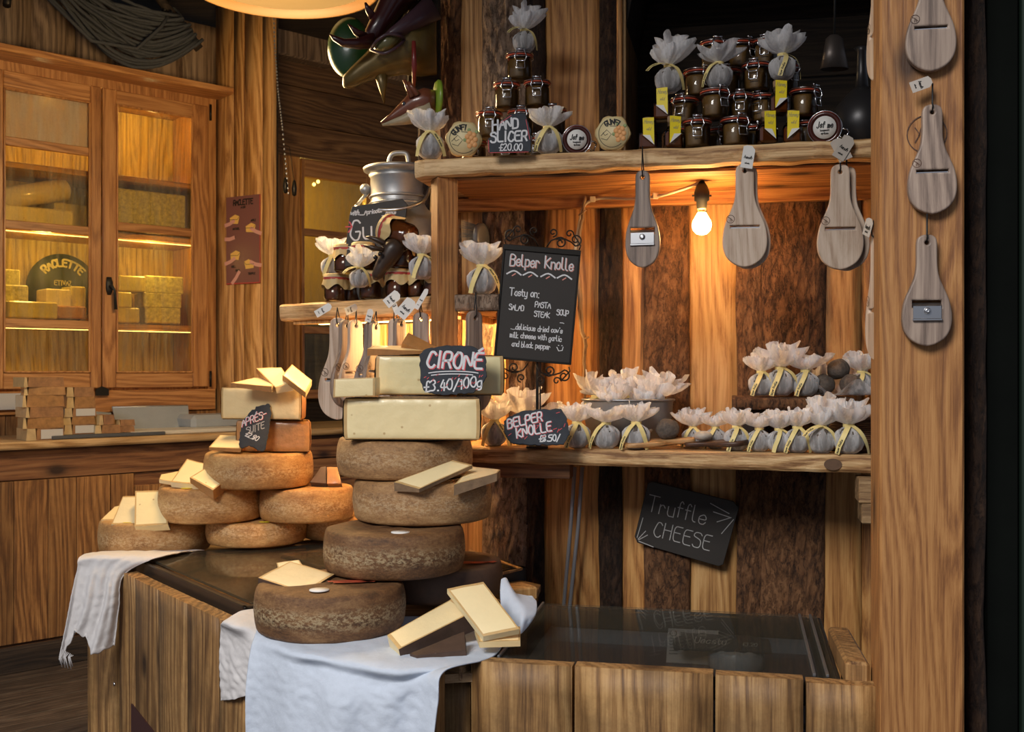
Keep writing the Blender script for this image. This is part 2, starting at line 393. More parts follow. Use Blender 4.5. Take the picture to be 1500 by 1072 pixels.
M['sap'] = wood('debarked_sapwood', (.22, .11, .05), (.42, .25, .12), (.60, .42, .26), 2, knots=False)
M['bark'] = bark('rough_brown_bark', (.04, .016, .007), (.20, .088, .035), (.38, .19, .085))
M['bark_lt'] = bark('grey_brown_bark', (.08, .045, .028), (.34, .23, .155), (.56, .43, .33), 1.0)
M['bark_dk'] = bark('dark_bark', (.012, .006, .004), (.055, .026, .013), (.12, .06, .03))
M['beam'] = wood('resawn_timber', (.20, .075, .020), (.35, .15, .042), (.46, .22, .07), 2, knots=True, fine=1.8, vary=.04)
M['shelf'] = wood('worn_pine_shelf', (.22, .10, .035), (.52, .30, .125), (.76, .52, .27), 0, fine=.8, vary=.08, bump=.6)
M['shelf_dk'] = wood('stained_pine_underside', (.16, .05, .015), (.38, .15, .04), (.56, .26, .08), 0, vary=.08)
M['crate'] = wood('weathered_crate_pine', (.11, .05, .016), (.29, .15, .05), (.45, .26, .10), 2, worn=.5, vary=.16)
M['crate_h'] = wood('weathered_crate_rail', (.14, .07, .03), (.32, .19, .085), (.47, .31, .16), 0, worn=.4)
M['plank_dkh'] = wood('brown_aged_cross_board', (.07, .032, .012), (.15, .075, .03), (.24, .13, .055), 0)
M['cupin'] = wood('yellow_cupboard_lining', (.22, .13, .03), (.40, .26, .07), (.52, .36, .12), 2, knots=False)
M['rim_'] = plain('tan_cheese_rim', (.66, .42, .17), .5, nscale=60, namt=.5, dark=.7)
M['cupb'] = wood('varnished_door_pine_upright', (.25, .10, .03), (.43, .19, .06), (.56, .28, .10), 2, knots=False, rough=.4, vary=.08)
M['cupb_h'] = wood('varnished_door_pine_rail', (.25, .10, .03), (.43, .19, .06), (.56, .28, .10), 0, knots=False, rough=.4, vary=.08)
M['wallgrey'] = wood('grey_weathered_board', (.08, .05, .032), (.19, .125, .08), (.30, .21, .14), 2)
M['dado'] = wood('brown_counter_board', (.12, .048, .014), (.27, .12, .035), (.40, .20, .065), 2, worn=.25)
M['dado_h'] = wood('brown_counter_rail', (.10, .035, .013), (.21, .085, .03), (.30, .14, .055), 0)
M['ctop'] = wood('counter_top_wood', (.28, .15, .06), (.46, .28, .12), (.6, .4, .2), 0, vary=.05, rough=.4)
M['floor'] = wood('dark_floor_plank', (.03, .02, .014), (.075, .05, .034), (.13, .09, .06), 0, worn=.5)
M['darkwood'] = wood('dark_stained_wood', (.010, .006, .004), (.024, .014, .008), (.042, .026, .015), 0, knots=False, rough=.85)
M['black_wall'] = plain('black_green_paint', (.004, .005, .004), .95, nscale=4, Specular_IOR_Level=.1)
M['boardwood'] = wood('pale_maple_board', (.44, .30, .21), (.60, .45, .335), (.70, .55, .43), 2, knots=False, rough=.5, bump=.12, vary=.10)
M['walnut'] = wood('grey_walnut_board', (.13, .09, .07), (.25, .18, .14), (.36, .27, .21), 2, knots=False, rough=.5, bump=.12, vary=.12)
M['olive'] = wood('honey_spoon_wood', (.30, .13, .04), (.52, .27, .10), (.64, .37, .17), 0, knots=False, rough=.45, bump=.15)
M['dkspoon'] = wood('dark_walnut_spoon_wood', (.035, .015, .008), (.08, .035, .018), (.13, .06, .03), 0, knots=False, rough=.4, bump=.15)
M['steel'] = plain('brushed_steel', (.62, .62, .63), .28, 1)
M['wire'] = plain('bright_wire', (.7, .7, .72), .22, 1)
M['black'] = plain('matt_black', (.012, .012, .012), .55)
M['iron'] = plain('wrought_iron', (.02, .017, .014), .45, .6)
M['slot'] = plain('slot_shadow_lining', (.03, .022, .016), .8)
M['alu'] = plain('dull_aluminium_can', (.50, .50, .50), .42, .75, nscale=26, namt=.5, dark=.72, bump=.1)
M['alud'] = plain('dark_aluminium_rim', (.30, .30, .31), .4, .8)
M['galv'] = plain('galvanised_tin', (.36, .37, .38), .45, .5, nscale=10, namt=.4)
M['slate'] = plain('chalky_slate', (.035, .042, .055), .7, nscale=30, namt=.5, bump=.8, dark=.5)
M['chalkboard'] = plain('dark_chalkboard', (.028, .022, .018), .6, nscale=5, namt=.4, dark=.8)
M['chalk'] = plain('white_chalk', (.85, .85, .87), .9, nscale=300, namt=.6, dark=.75)
M['chalkdim'] = plain('soft_white_chalk', (.55, .54, .53), .9, nscale=250, namt=.6, dark=.6)
M['redchalk'] = plain('red_chalk', (.75, .12, .13), .9)
M['pink'] = plain('pink_chalk', (.75, .33, .27), .9)
M['ink'] = plain('black_ink', (.012, .011, .01), .6)
M['inkgold'] = plain('yellow_paint_letters', (.42, .36, .16), .6)
M['ribbon'] = plain('yellow_ribbon', (.92, .74, .30), .55, nscale=50, namt=.4, dark=.85)
M['ylabel'] = plain('bright_yellow_label', (.92, .72, .02), .5)
M['white'] = plain('white_paper', (.82, .80, .76), .6)
M['taupe'] = plain('grey_card_tag', (.50, .44, .38), .7)
M['kraft'] = plain('waxed_kraft_paper', (.72, .52, .24), .55, nscale=18, namt=.5, dark=.82, bump=.4)
M['redband'] = plain('red_band', (.48, .06, .05), .5)
M['rubber'] = plain('red_rubber_seal', (.62, .09, .04), .5)
M['mustard'] = plain('amber_brown_mustard', (.20, .10, .022), .5, nscale=160, namt=.5, dark=.5)
M['honey'] = plain('dark_honey', (.13, .035, .008), .12, coat=.3)
M['jam'] = plain('dark_red_jam', (.16, .03, .02), .3, nscale=40)
M['cork'] = plain('cork', (.42, .26, .14), .8, nscale=120, namt=.5, bump=.4)
M['glass'] = glassy('jar_glass', (.93, .93, .88), 0, .03, .6)
M['pane'] = glassy('misted_window_pane', (.98, .92, .70), .03, .04, .4, wet=.16)
M['mist'] = glassy('misted_upper_pane', (.85, .7, .4), .45, .15, .5, wet=.3)
M['lidglass'] = glassy('chest_lid_glass', (.90, .92, .91), .03, .02, .28)
M['lidglass2'] = glassy('chest_lid_plastic', (.86, .78, .68), .05, .04, .5)
M['film'] = glassy('cling_film', (1, 1, 1), 0, .12, 1.2)
M['bulbglass'] = glassy('bulb_glass', (1, .9, .7), 0, .02, .8)
M['glow'] = emit('glowing_bulb', (1, .62, .24), 26)
M['led'] = emit('warm_light_strip', (1, .74, .28), 3.5)
M['gauze'] = gauze('white_gauze', (.93, .92, .93))
M['ball'] = plain('pepper_crust', (.16, .125, .10), .9, nscale=110, namt=.4, bump=1.0, dark=.35)
M['stone'] = plain('pale_cheese_nugget', (.55, .50, .43), .8, nscale=40, namt=.4, bump=.8)
M['towel'] = plain('washed_linen', (.70, .67, .66), .95, nscale=60, namt=.6, dark=.88, bump=.5)
M['towelb'] = plain('blue_grey_linen', (.60, .66, .76), .95, nscale=60, namt=.6, dark=.88, bump=.5)
M['rope'] = plain('grey_weathered_rope', (.06, .066, .078), .9, nscale=90, namt=.5, bump=.8)
M['rind'] = rind('golden_rind', (.26, .11, .03), (.50, .255, .085), (.68, .42, .17), (.80, .58, .32), .5)
M['rindd'] = rind('brown_cave_rind', (.035, .015, .006), (.15, .068, .024), (.27, .145, .058), (.44, .34, .19), .75)
M['rindm'] = rind('tan_rind', (.13, .065, .03), (.31, .165, .065), (.46, .28, .125), (.54, .41, .25), .4)
M['rinddd'] = plain('dark_wedge_rind', (.10, .055, .035), .6, nscale=40, namt=.5, bump=.4)
M['rindo'] = plain('orange_rind', (.50, .23, .07), .45, nscale=60, namt=.5, dark=.65, bump=.5, coat=.3)
M['rindg'] = plain('grey_brown_rind', (.36, .23, .13), .7, nscale=50, namt=.5, dark=.5, bump=.5)
M['paste'] = paste('ivory_paste', (.95, .77, .44), False)
M['pastey'] = paste('golden_paste', (.93, .70, .36), False)
M['pastew'] = paste('pale_paste', (.97, .79, .43), True, .25)
M['pastegrey'] = paste('greenish_pale_paste', (.90, .78, .43), True, .4)
M['wrapped'] = paste('film_wrapped_paste', (.92, .76, .46), False, .6)
M['film_p'] = plain('filmed_wedge_paste', (.66, .48, .24), .3, nscale=30, namt=.5, coat=.8)
M['film_r'] = plain('filmed_wedge_rind', (.42, .21, .075), .3, nscale=38, namt=.4, dark=.45, bump=.6, coat=.9)
M['bag'] = plain('bagged_yellow_cheese', (.72, .58, .16), .3, nscale=12, namt=.4, coat=.8)
M['bagspeck'] = plain('herbed_block_cheese', (.72, .62, .22), .35, nscale=60, namt=.25, dark=.45, coat=.5)
M['poster'] = plain('aubergine_poster', (.22, .09, .085), .35)
M['flesh'] = plain('drawn_hand_pink', (.70, .36, .32), .5)
M['dcheese'] = plain('drawn_cheese_yellow', (.82, .52, .14), .5)
M['apricot'] = plain('printed_apricot', (.85, .42, .16), .6)
M['leafp'] = plain('printed_leaf', (.30, .38, .16), .6)
M['greyplastic'] = plain('grey_enamel_tray', (.33, .36, .39), .4, nscale=8, namt=.3, dark=.85)
M['whiteplastic'] = plain('pale_slab', (.55, .52, .45), .35)
M['darkslab'] = plain('charcoal_slab', (.07, .075, .085), .45)
M['label'] = plain('printed_grey_label', (.50, .50, .50), .5)
M['maskred'] = plain('oxblood_lacquer', (.055, .010, .010), .3, nscale=8, coat=.4)
M['maskgold'] = plain('tarnished_gold_lacquer', (.24, .16, .045), .32, .3, nscale=9, namt=.5, dark=.3)
M['maskplum'] = plain('plum_lacquer', (.07, .035, .045), .35, coat=.3)
M['maskgreen'] = plain('dark_green_lacquer', (.018, .075, .015), .35, nscale=8, coat=.3)
M['lime'] = plain('lime_green_lacquer', (.26, .40, .03), .35, nscale=12, namt=.5, coat=.3)
M['fox'] = plain('red_brown_lacquer', (.22, .065, .03), .28, nscale=14, namt=.5, coat=.5)
M['foxpale'] = plain('cream_lacquer', (.52, .42, .27), .35, nscale=20, namt=.4)
M['cow'] = plain('dark_brown_rubber', (.055, .030, .018), .38, nscale=20, namt=.4)
M['bristle'] = plain('grey_brush_bristle', (.34, .29, .21), .9, nscale=60)
M['shade'] = plain('gilded_lamp_shade', (.17, .085, .025), .5)
M['cord'] = plain('cream_cord', (.62, .50, .36), .6)
M['metalpipe'] = plain('grey_conduit', (.40, .40, .42), .4, .4)
M['wicker'] = plain('brown_wicker', (.16, .075, .035), .6, nscale=50)
M['purple'] = plain('plum_chest_floor', (.055, .03, .05), .5)
M['chestgrey'] = plain('chest_liner', (.20, .20, .23), .4)
M['lining'] = plain('brown_chest_liner', (.40, .27, .17), .5)
M['copper'] = plain('dark_gourd', (.03, .028, .03), .35, .3)
# ------------------------------------------------------------- the log wall behind the shelves (frame FU)
DW = .64*KU
def zat(fr, px, py, d): return fr.hit(px, py, d).z
def sat(fr, px, d): return fr.hit(px, 540, d).x
def plank_mesh(s0, s1, z0, z1, d, th, seed, wav=.004, bulge=0, nx=4, nzz=30, rough=0, fr_sc=1):
    """upright board/slab with waney edges, front at depth d-th (bulging towards the viewer)"""
    mb = MB()
    def L(z): return s0+wav*(nz(z*3.1, seed*7.3)*1.4+nz(z*11, seed*3.1)*.5)
    def Rr(z): return s1+wav*(nz(z*3.1, seed*7.3+50)*1.4+nz(z*11, seed*3.1+50)*.5)
    def fn(u, v):
        z = z0+(z1-z0)*v; l, r = L(z), Rr(z); x = l+(r-l)*u
        y = d-th-bulge*sqrt(max(0, 1-(2*u-1)**2))
        if rough: 
            e = min(u, 1-u)*4; e = min(1, e)
            y -= rough*(.6*abs(nz(x*38+seed, seed, z*11))+.9*nz(x*80, seed+9, z*26)+.5*nz(x*190, seed, z*90))*(.3+.7*e)
        return (x, y, z)
    mb.grid(nx, nzz, fn)
    n = len(mb.v); W1 = nx+1
    back = []
    for j in range(nzz+1):
        a = mb.v[j*W1]; b = mb.v[j*W1+nx]; back += [(a[0], d, a[2]), (b[0], d, b[2])]
    fs = []
    for j in range(nzz):
        fs.append((j*W1, (j+1)*W1, n+2*(j+1), n+2*j)); fs.append((j*W1+nx, n+2*j+1, n+2*(j+1)+1, (j+1)*W1+nx))
    mb.v += back; mb.f += fs; mb.m += [0]*len(fs); mb.sm += [False]*len(fs)
    top = [nzz*W1+i for i in range(W1)]+[n+2*nzz+1, n+2*nzz]; mb.f.append(tuple(top)); mb.m.append(0); mb.sm.append(False)
    return mb
ox, oy = FU.o
Zsh = EYE+.4895*KU                                     # top of the upper shelf
wb = MB(); sL = sat(FU, 611, DW); sN = sat(FU, 907, DW); sE = 1.25
wb.box(sL, sN, DW, DW+.03, .1, 2.55); wb.box(sN, sE, DW, DW+.03, .1, Zsh-.02)
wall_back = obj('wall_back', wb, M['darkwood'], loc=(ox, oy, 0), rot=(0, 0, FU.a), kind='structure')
SL = [(612, 630, 'bark_dk', .012), (627, 649, 'plank_lt', .0), (645, 675, 'bark', .012), (671, 715, 'plank_lt', 0), (706, 777, 'bark_lt', .020),
      (768, 797, 'bark_dk', .012), (793, 886, 'plank', 0), (878, 911, 'bark_dk', .012), (906, 949, 'plank', 0), (943, 1010, 'bark', .022),
      (1004, 1084, 'plank_lt', 0), (1079, 1117, 'bark', .012), (1112, 1208, 'bark', .028), (1203, 1262, 'plank', 0), (1262, 1330, 'plank', 0)]
for i, (a, b, k, bu) in enumerate(SL):
    s0, s1 = sat(FU, a, DW-.02), sat(FU, b, DW-.02); top = 2.5 if b < 915 else Zsh-.025
    isb = 'bark' in k
    m = plank_mesh(s0, s1, .15, top, DW, .012+.006*isb+.004*(i % 2), i+3, .0045 if isb else .003, bu, 26 if isb else 4, 200 if isb else 24, .009 if isb else 0)
    obj('bark_slab' if isb else 'plank', m, M[k], wall_back)
# knots on the light planks (raised rings of end grain)
# ------------------------------------------------------------- dark display niche over the upper shelf
nL, nR = sat(FU, 905, .60*KU), 1.2
niche = thing('display_niche', 'dark stained recessed cabinet with a cut top corner above the upper shelf on the right', 'cabinet', (ox, oy, 0), FU.a)
ztop = zat(FU, 1000, -60, .6*KU)
def nb(name, m, mat): return obj(name, m, M[mat], niche)
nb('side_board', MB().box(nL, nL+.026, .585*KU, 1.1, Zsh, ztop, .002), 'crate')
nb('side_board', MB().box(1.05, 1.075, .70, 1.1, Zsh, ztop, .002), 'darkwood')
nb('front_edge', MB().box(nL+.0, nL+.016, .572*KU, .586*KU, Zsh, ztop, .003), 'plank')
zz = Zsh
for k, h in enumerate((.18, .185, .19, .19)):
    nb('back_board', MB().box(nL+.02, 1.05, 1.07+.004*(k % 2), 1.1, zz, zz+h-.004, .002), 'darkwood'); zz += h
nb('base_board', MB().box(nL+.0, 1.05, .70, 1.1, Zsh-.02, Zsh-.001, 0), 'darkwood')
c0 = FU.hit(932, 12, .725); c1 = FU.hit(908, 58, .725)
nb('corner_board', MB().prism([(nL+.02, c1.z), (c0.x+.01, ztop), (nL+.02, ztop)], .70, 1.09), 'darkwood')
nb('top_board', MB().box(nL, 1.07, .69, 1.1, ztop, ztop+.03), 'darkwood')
# ------------------------------------------------------------- shelf unit
def board_mesh(s0, s1, dl, dr, db, z0, z1, seed, amp=.004, n=70, zamp=.002, cutl=0):
    """horizontal board: front edge from (s0,dl) to (s1,dr), worn and uneven; back edge at db"""
    mb = MB(); k = 12
    def fn(u, v):
        s = s0+(s1-s0)*u; df = dl+(dr-dl)*u+amp*(nz(s*9, seed)*1.3+nz(s*31, seed+5)*.5)
        if cutl and s < s0+cutl: df += (s0+cutl-s)*.55
        c = .006; zt = z1+zamp*nz(s*11, seed+2); zb = z0+zamp*1.6*nz(s*14, seed+3); i = int(round(v*k)) % k
        ro = amp*.5*nz(s*40, seed+8, i)
        P = [(db, zt), (db-.5*(db-df), zt), (df+c*2, zt), (df+c*.6, zt-c*.4), (df, zt-c*1.2), (df+ro, zt*.5+zb*.5), (df+c*.3+ro, zb+c*1.4), (df+c*1.2, zb+c*.2), (df+c*3, zb), (db-.5*(db-df), zb), (db, zb), (db, .5*(zb+zt))][i]
        return (s, P[0], P[1])
    mb.grid(n, k, fn, smooth=False)
    W1 = n+1; mb.f.append(tuple(j*W1 for j in range(k))); mb.f.append(tuple(j*W1+n for j in range(k))[::-1]); mb.m += [0, 0]; mb.sm += [False]*2
    return mb
DS = .262*KU
unit = thing('shelf_unit', 'rough pine shelving of two thick boards with a front post on the log wall', 'shelf', (ox, oy, 0), FU.a)
sa, sb = sat(FU, 603, DS), sat(FU, 1284, DS)
obj('upper_board', board_mesh(sa, sb, DS+.012, DS-.008, DW-.02, Zsh-.047, Zsh, 5, .005, 110, .0028, .03), M['shelf'], unit, fix=True)
ZL = EYE-.1845*KU
s2 = sat(FU, 672, DS+.117)
low = obj('lower_board', board_mesh(s2, sb, DS+.10, DS, DW-.02, ZL-.046, ZL, 15, .003, 90, .0016), M['shelf'], unit)
pz = FU.hit(656, 500, .35)
post = MB().box(-.0300, .0300, 0, .058, .674, Zsh-.048, .002)
obj('post', post, M['beam'], unit, loc=(pz.x, .35, 0), rot=(0, 0, R(34)))
a = FU.hit(676, 290, DW-.05)
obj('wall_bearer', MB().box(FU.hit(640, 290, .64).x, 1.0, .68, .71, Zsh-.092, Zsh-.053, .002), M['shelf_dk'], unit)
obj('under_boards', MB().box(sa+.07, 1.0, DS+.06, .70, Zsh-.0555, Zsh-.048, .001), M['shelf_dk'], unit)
b0 = FU.hit(690, 685, .36)
obj('bearer', MB().box(sat(FU, 685, .43), sat(FU, 838, .47), .43, .49, ZL-.088, ZL-.047, .002), M['dado_h'], unit)
# knot in the lower board's edge
KM = plain('knot_wood', (.16, .085, .045), .6, nscale=60, namt=.5)
for px, py, w, h, dd in ((1220, 680, .020, .0145, DS+.009), (820, 674, .007, .006, DS+.080)):
    q = FU.hit(px, py, dd)
    obj('knot', MB().add([(q.x+cos(t*2*pi/20)*w*1.1, dd-.0035, q.z+sin(t*2*pi/20)*h) for t in range(20)], [tuple(range(20))]), KM, low)
# blocks by the timber post
for (x0, y0, x1, y1) in ((1258, 700, 1284, 738), (1262, 738, 1284, 768)):
    p, q = FU.hit(x0, y0, .29), FU.hit(x1+6, y1, .29)
    obj('spacer_block', MB().box(p.x, q.x, .29, .38, q.z, p.z, .003), M['crate_h'], unit)
# side shelf on the left of the post (frame FS) and its lit nook
ZS = EYE+.181*KU
side = thing('side_shelf', 'narrow pine shelf with a lit compartment below it, left of the front post', 'shelf', (*FS.o, 0), FS.a)
obj('board', board_mesh(-.672, -.005, 0, 0, .30, ZS-.060, ZS-.006, 31, .002, 40, .001), M['shelf'], side)
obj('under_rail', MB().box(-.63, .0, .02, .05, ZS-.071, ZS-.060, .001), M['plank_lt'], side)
for k in range(6): obj('back_board', MB().box(-.61+k*.102, -.511+k*.102, .315+.004*(k % 2), .335, 1.0, ZS-.063, .002), M['plank_lt'], side)
p = FU.hit(676, 430, .35)
q = FU.hit(731, 456, .35)
slab = thing('bark_edged_slab', 'short bark-edged wooden slab right of the front post, under one gauze bag', 'slab', (ox, oy, 0), FU.a)
obj('wood', board_mesh(p.x-.02, q.x, .367, .364, DW-.03, q.z, p.z, 41, .004, 24, .001), M['shelf'], slab)
obj('bark_edge', board_mesh(p.x-.02, q.x-.001, .350, .348, .368, q.z+.002, p.z-.002, 42, .005, 30, .002), M['bark_lt'], slab)
for k in range(2): obj('bracket', MB().box(p.x-.015+.1*k, p.x+.005+.1*k, .40, DW-.03, q.z-.02, q.z-.001, .001), M['plank_lt'], slab)
ox, oy = FR.o
# ------------------------------------------------------------- big timber post
tp = FR.hit(1289, 540, -.07); tq = FR.hit(1413, 540, -.07)
tpost = obj('timber_post', MB().box(0, tq.x-tp.x, 0, .14, .0, 2.6, .004), M['beam'], loc=FR.w((tp.x, -.07)), rot=(0, 0, FR.a))
tag(tpost, 'thick sawn timber post at the right with three slicers hanging down its face', 'post')
# right of it: bark strip, dark wall
wr = MB(); wr.box(tq.x-.02, tq.x+1.6, .06, .1, 0, 3.1)
wall_right = obj('wall_right', wr, M['black_wall'], loc=(ox, oy, 0), rot=(0, 0, FR.a), kind='structure')
obj('bark_slab', plank_mesh(sat(FR, 1414, .05), sat(FR, 1444, .05), 0, 2.6, .06, .012, 77, .004, .016, 16, 160, .008), M['bark_dk'], wall_right)
g0 = sat(FR, 1494, .05)
obj('board', MB().box(g0, g0+.3, .035, .06, 0, 2.9, .002), plain('dark_green_door_paint', (.010, .022, .014), .5), wall_right)
obj('board', MB().box(sat(FR, 1446, .05), g0-.004, .045, .06, 0, 2.9, .002), M['black_wall'], wall_right)
# unseen roof added to shade the stall top; black side wall also blocks light
obj('added_shade_roof', MB().box(-3.6, 3.2, .45, 8.2, 3.12, 3.2), M['darkwood'], kind='structure')
# ------------------------------------------------------------- right-hand chest with its plank front
ZB = .65
crate = thing('plank_crate_chest', 'weathered plank-fronted display chest with a glass lid, under the shelves', 'chest', (ox, oy, 0), FR.a)
def zt(px, py, d=0): return FR.hit(px, py, d).z
for i, (x0, x1, yy) in enumerate(((690, 838, 972), (842, 1044, 981), (1048, 1176, 992), (1181, 1282, 1002))):
    p0, p1 = sat(FR, x0, 0), sat(FR, x1, 0); z1 = zt((x0+x1)/2, yy)
    obj('front_plank', plank_mesh(p0, p1, .05, z1, .035, .035+.003*(i % 2), 90+i, .0012, 0, 3, 10), M['crate'], crate)
obj('front_plank', plank_mesh(sat(FR, 628, .02), sat(FR, 689, .02), .05, zt(660, 1003), .05, .028, 99, .001, 0, 3, 10), M['crate'], crate)
# short rail end sticking out beside the cloth
e0 = FR.hit(643, 955, 0.0); 
rail = MB().box(0, .045, 0, .16, -.034, 0, .004)
obj('end_rail', rail, M['crate_h'], crate, loc=FR.hit(648, 968, -.0)-V((0, 0, .004)), rot=(0, 0, R(-16)))
obj('side_rail', MB().box(0, .045, 0, .34, -.05, 0, .006), M['crate'], crate, loc=(sat(FR, 1241, 0), .03, ZB+.035), rot=(R(-2), 0, R(1)))
obj('side_panel', MB().box(.78, .80, .04, .6, .05, .60), M['darkwood'], crate)
obj('side_panel', MB().box(sat(FR, 690, 0), sat(FR, 690, 0)+.02, .04, .6, .05, .60), M['darkwood'], crate)
# inner freezer
lz = .64
fl = FR.hz(822, 886, lz); fb = FR.hz(1196, 894, lz); ff = FR.hz(1237, 996, lz)
X0, X1, Y0, Y1 = fl.x-.0, (fb.x+ff.x)/2, .045, .60
chest = thing('glass_top_freezer', 'black-rimmed chest freezer with a clear sliding lid inside the plank crate', 'freezer', (ox, oy, 0), FR.a)
rim = MB(); w = .03
rim.box(X0-.05, X0-.05+w, Y0, Y1, lz-.05, lz, .004); rim.box(X1-w, X1, Y0, Y1, lz-.05, lz, .004)
rim.box(X0-.02, X1-w, Y0, Y0+.018, lz-.05, lz-.004, .004); rim.box(X0-.02, X1-w, Y1-w, Y1, lz-.05, lz, .004)
obj('rim', rim, M['black'], chest)
inn = MB(); xa = X0-.02
inn.box(xa-.01, xa, Y0, Y1, .30, lz-.05); inn.box(X1-w, X1-w+.01, Y0, Y1, .30, lz-.05); inn.box(xa, X1-w, Y0+.0, Y0+.01, .3, lz-.05); inn.box(xa, X1-w, Y1-w, Y1-w+.01, .3, lz-.05)
obj('liner', inn, M['chestgrey'], chest); obj('liner_floor', MB().box(xa, X1-w, Y0, Y1-w, .545, .555), M['purple'], chest)
obj('sliding_lid', MB().box(X0-.04, X1-.01, Y0+.002, Y1-.01, lz+.001, lz+.006, .001), M['lidglass'], chest)
for x in (X0-.045, X1-.03, X1-.055): obj('lid_track', MB().box(x, x+.006, Y0+.01, Y1-.02, lz+.006, lz+.012, .001), M['alud'], chest)
# ------------------------------------------------------------- left chest: trapezoid plank body (world coordinates)
ZC = .64
def zpt(px, py, z): t = (z-EYE)*FPX/(HOR-py); return V(((px-750)/FPX*t, t, z))
BL = zpt(175, 836, ZC); CN = zpt(425, 956, ZC); FRr = zpt(640, 986, ZC)
lc = thing('plank_clad_chest', 'weathered plank-clad display chest under the cheese stacks, with a tinted sliding lid', 'chest', (0, 0, 0))
def edge_planks(A, B, widths, z0, zs, th, seed, mat='crate'):
    d = (B-A); L = d.length; a = atan2(d.y, d.x); x = 0; tot = sum(widths)
    for i, wd in enumerate(widths):
        w_ = wd/tot*L; m = plank_mesh(x+.0012, x+w_-.0012, z0, zs+.002*nz(i*3.3, seed), th, th, seed+i, .0008, 0, 3, 12)
        obj('side_plank' if mat == 'crate' else 'plank', m, M[mat], lc, loc=(A.x, A.y, 0), rot=(0, 0, a)); x += w_
edge_planks(BL, CN, (4.2, 5.6, 6.2, 6, 5.2, 6), .0, ZC, .04, 200)
edge_planks(CN, FRr, (6, 7, 6), .0, ZC-.002, .035, 230)
dt = MB(); nS = (V((CN.x-BL.x, CN.y-BL.y)).normalized()); nI = V((-nS.y, nS.x))
obj('vent_panel', MB().prism([(.12, .0), (.50, .0), (.46, .17), (.34, .235), (.12, .27)], -.004, .0), plain('dark_red_vent', (.05, .018, .016), .6), lc, loc=(BL.x, BL.y, 0), rot=(0, 0, atan2(nS.y, nS.x)))
topd = MB()
I0 = BL+V((nI.x, nI.y, 0))*.04; 
poly = [BL+V((.05, -.01, 0)), CN+V((.01, .04, 0)), FRr+V((0, .03, 0)), zpt(735, 975, ZC), zpt(792, 850, ZC), zpt(560, 800, ZC), zpt(240, 822, ZC)]
n = len(poly); topd.add([(p.x, p.y, ZC-.012) for p in poly]+[(p.x, p.y, ZC-.030) for p in poly], [tuple(range(n)), tuple(range(2*n-1, n-1, -1))]+[(i, (i+1) % n, n+(i+1) % n, n+i) for i in range(n)])
obj('top_deck', topd, M['crate_h'], lc)
# lid frame in frame FG:  W (left), S (near), E (right)
LZ = .665
Wp, Sp, Ep = zpt(197, 818, LZ), zpt(358, 889, LZ), zpt(792, 835, LZ)
du = (Sp-Wp); Lu = du.length; au = atan2(du.y, du.x); dv = V((-sin(au), cos(au), 0)); Lv = (Ep-Sp).dot(dv)
lid = thing('tinted_lid_freezer', 'dark-framed tinted freezer lid under the front of the cheese stacks', 'freezer', (Wp.x, Wp.y, 0), au)
f = MB(); b = .035; th = .042
f.box(0, Lu, 0, .012, LZ-th, LZ, .003); f.box(0, .02, 0, Lv, LZ-th, LZ, .003); f.box(Lu-.02, Lu, 0, Lv, LZ-th, LZ, .003); f.box(0, Lu, Lv-.02, Lv, LZ-th, LZ, .003)
obj('lid_frame', f, plain('brown_black_frame', (.035, .024, .017), .35, nscale=20, namt=.5), lid)
obj('inner_ledge', MB().box(.02, Lu-.02, .012, .034, LZ-.02, LZ-.006, .003), plain('brown_ledge', (.07, .045, .03), .3), lid)
obj('liner', MB().box(.02, Lu-.02, .03, Lv-.02, LZ-.16, LZ-.15), M['lining'], lid)
gl = MB().box(.02, Lu-.02, .03, Lv-.02, LZ-.004, LZ+.004, .001)
obj('sliding_pane', gl, M['lidglass2'], lid)
g2 = MB().box(Lu*.30, Lu*.95, Lv*.42, Lv-.028, LZ+.006, LZ+.012, .001)
obj('upper_pane', g2, M['lidglass2'], lid)
# pale acrylic edge and wooden block at the right corner of the lid
q0, q1, q2 = zpt(688, 806, LZ+.03), zpt(764, 833, LZ+.03), zpt(722, 843, LZ+.03)
ed = MB().tube([q0, q1, q2], .004, 6)
tag(obj('pale_lid_edge', ed, M['ctop']), 'pale wooden lid edge showing behind the large stack, above the chest corner', 'edge')
wbk = MB().box(-.06, .03, -.03, .05, 0, .034, .004)
tag(obj('wooden_block', wbk, M['plank_lt'], loc=zpt(765, 877, .64), rot=(0, 0, R(30))), 'small pale wooden block beside the folded blue cloth corner', 'block')
# second crate, behind on the left
A = zpt(128, 822, .632); B2 = zpt(182, 812, .632)
bc = thing('rear_crate', 'plain plank crate under the hanging towel at the far left of the cheeses', 'crate', (A.x, A.y, 0), R(-14))
for k in range(8): obj('front_plank', plank_mesh(k*.118+.001, k*.118+.117, 0, .632, .02, .02, 300+k, .0008, 0, 3, 8), M['crate'], bc)
obj('deck', MB().box(0, 1.0, .0, .70, .605, .628), M['crate_h'], bc)
obj('end_board', MB().box(0, .02, .02, .75, 0, .604), M['crate'], bc)
sc_ = MB().lathe([(.001, 0), (.006, 0), (.006, .003), (.001, .004)], 10)
for z in (.58, .30): obj('screw', sc_, M['steel'], lc, loc=(BL.x-.012, BL.y-.006, z), rot=(pi/2, 0, R(-50)))
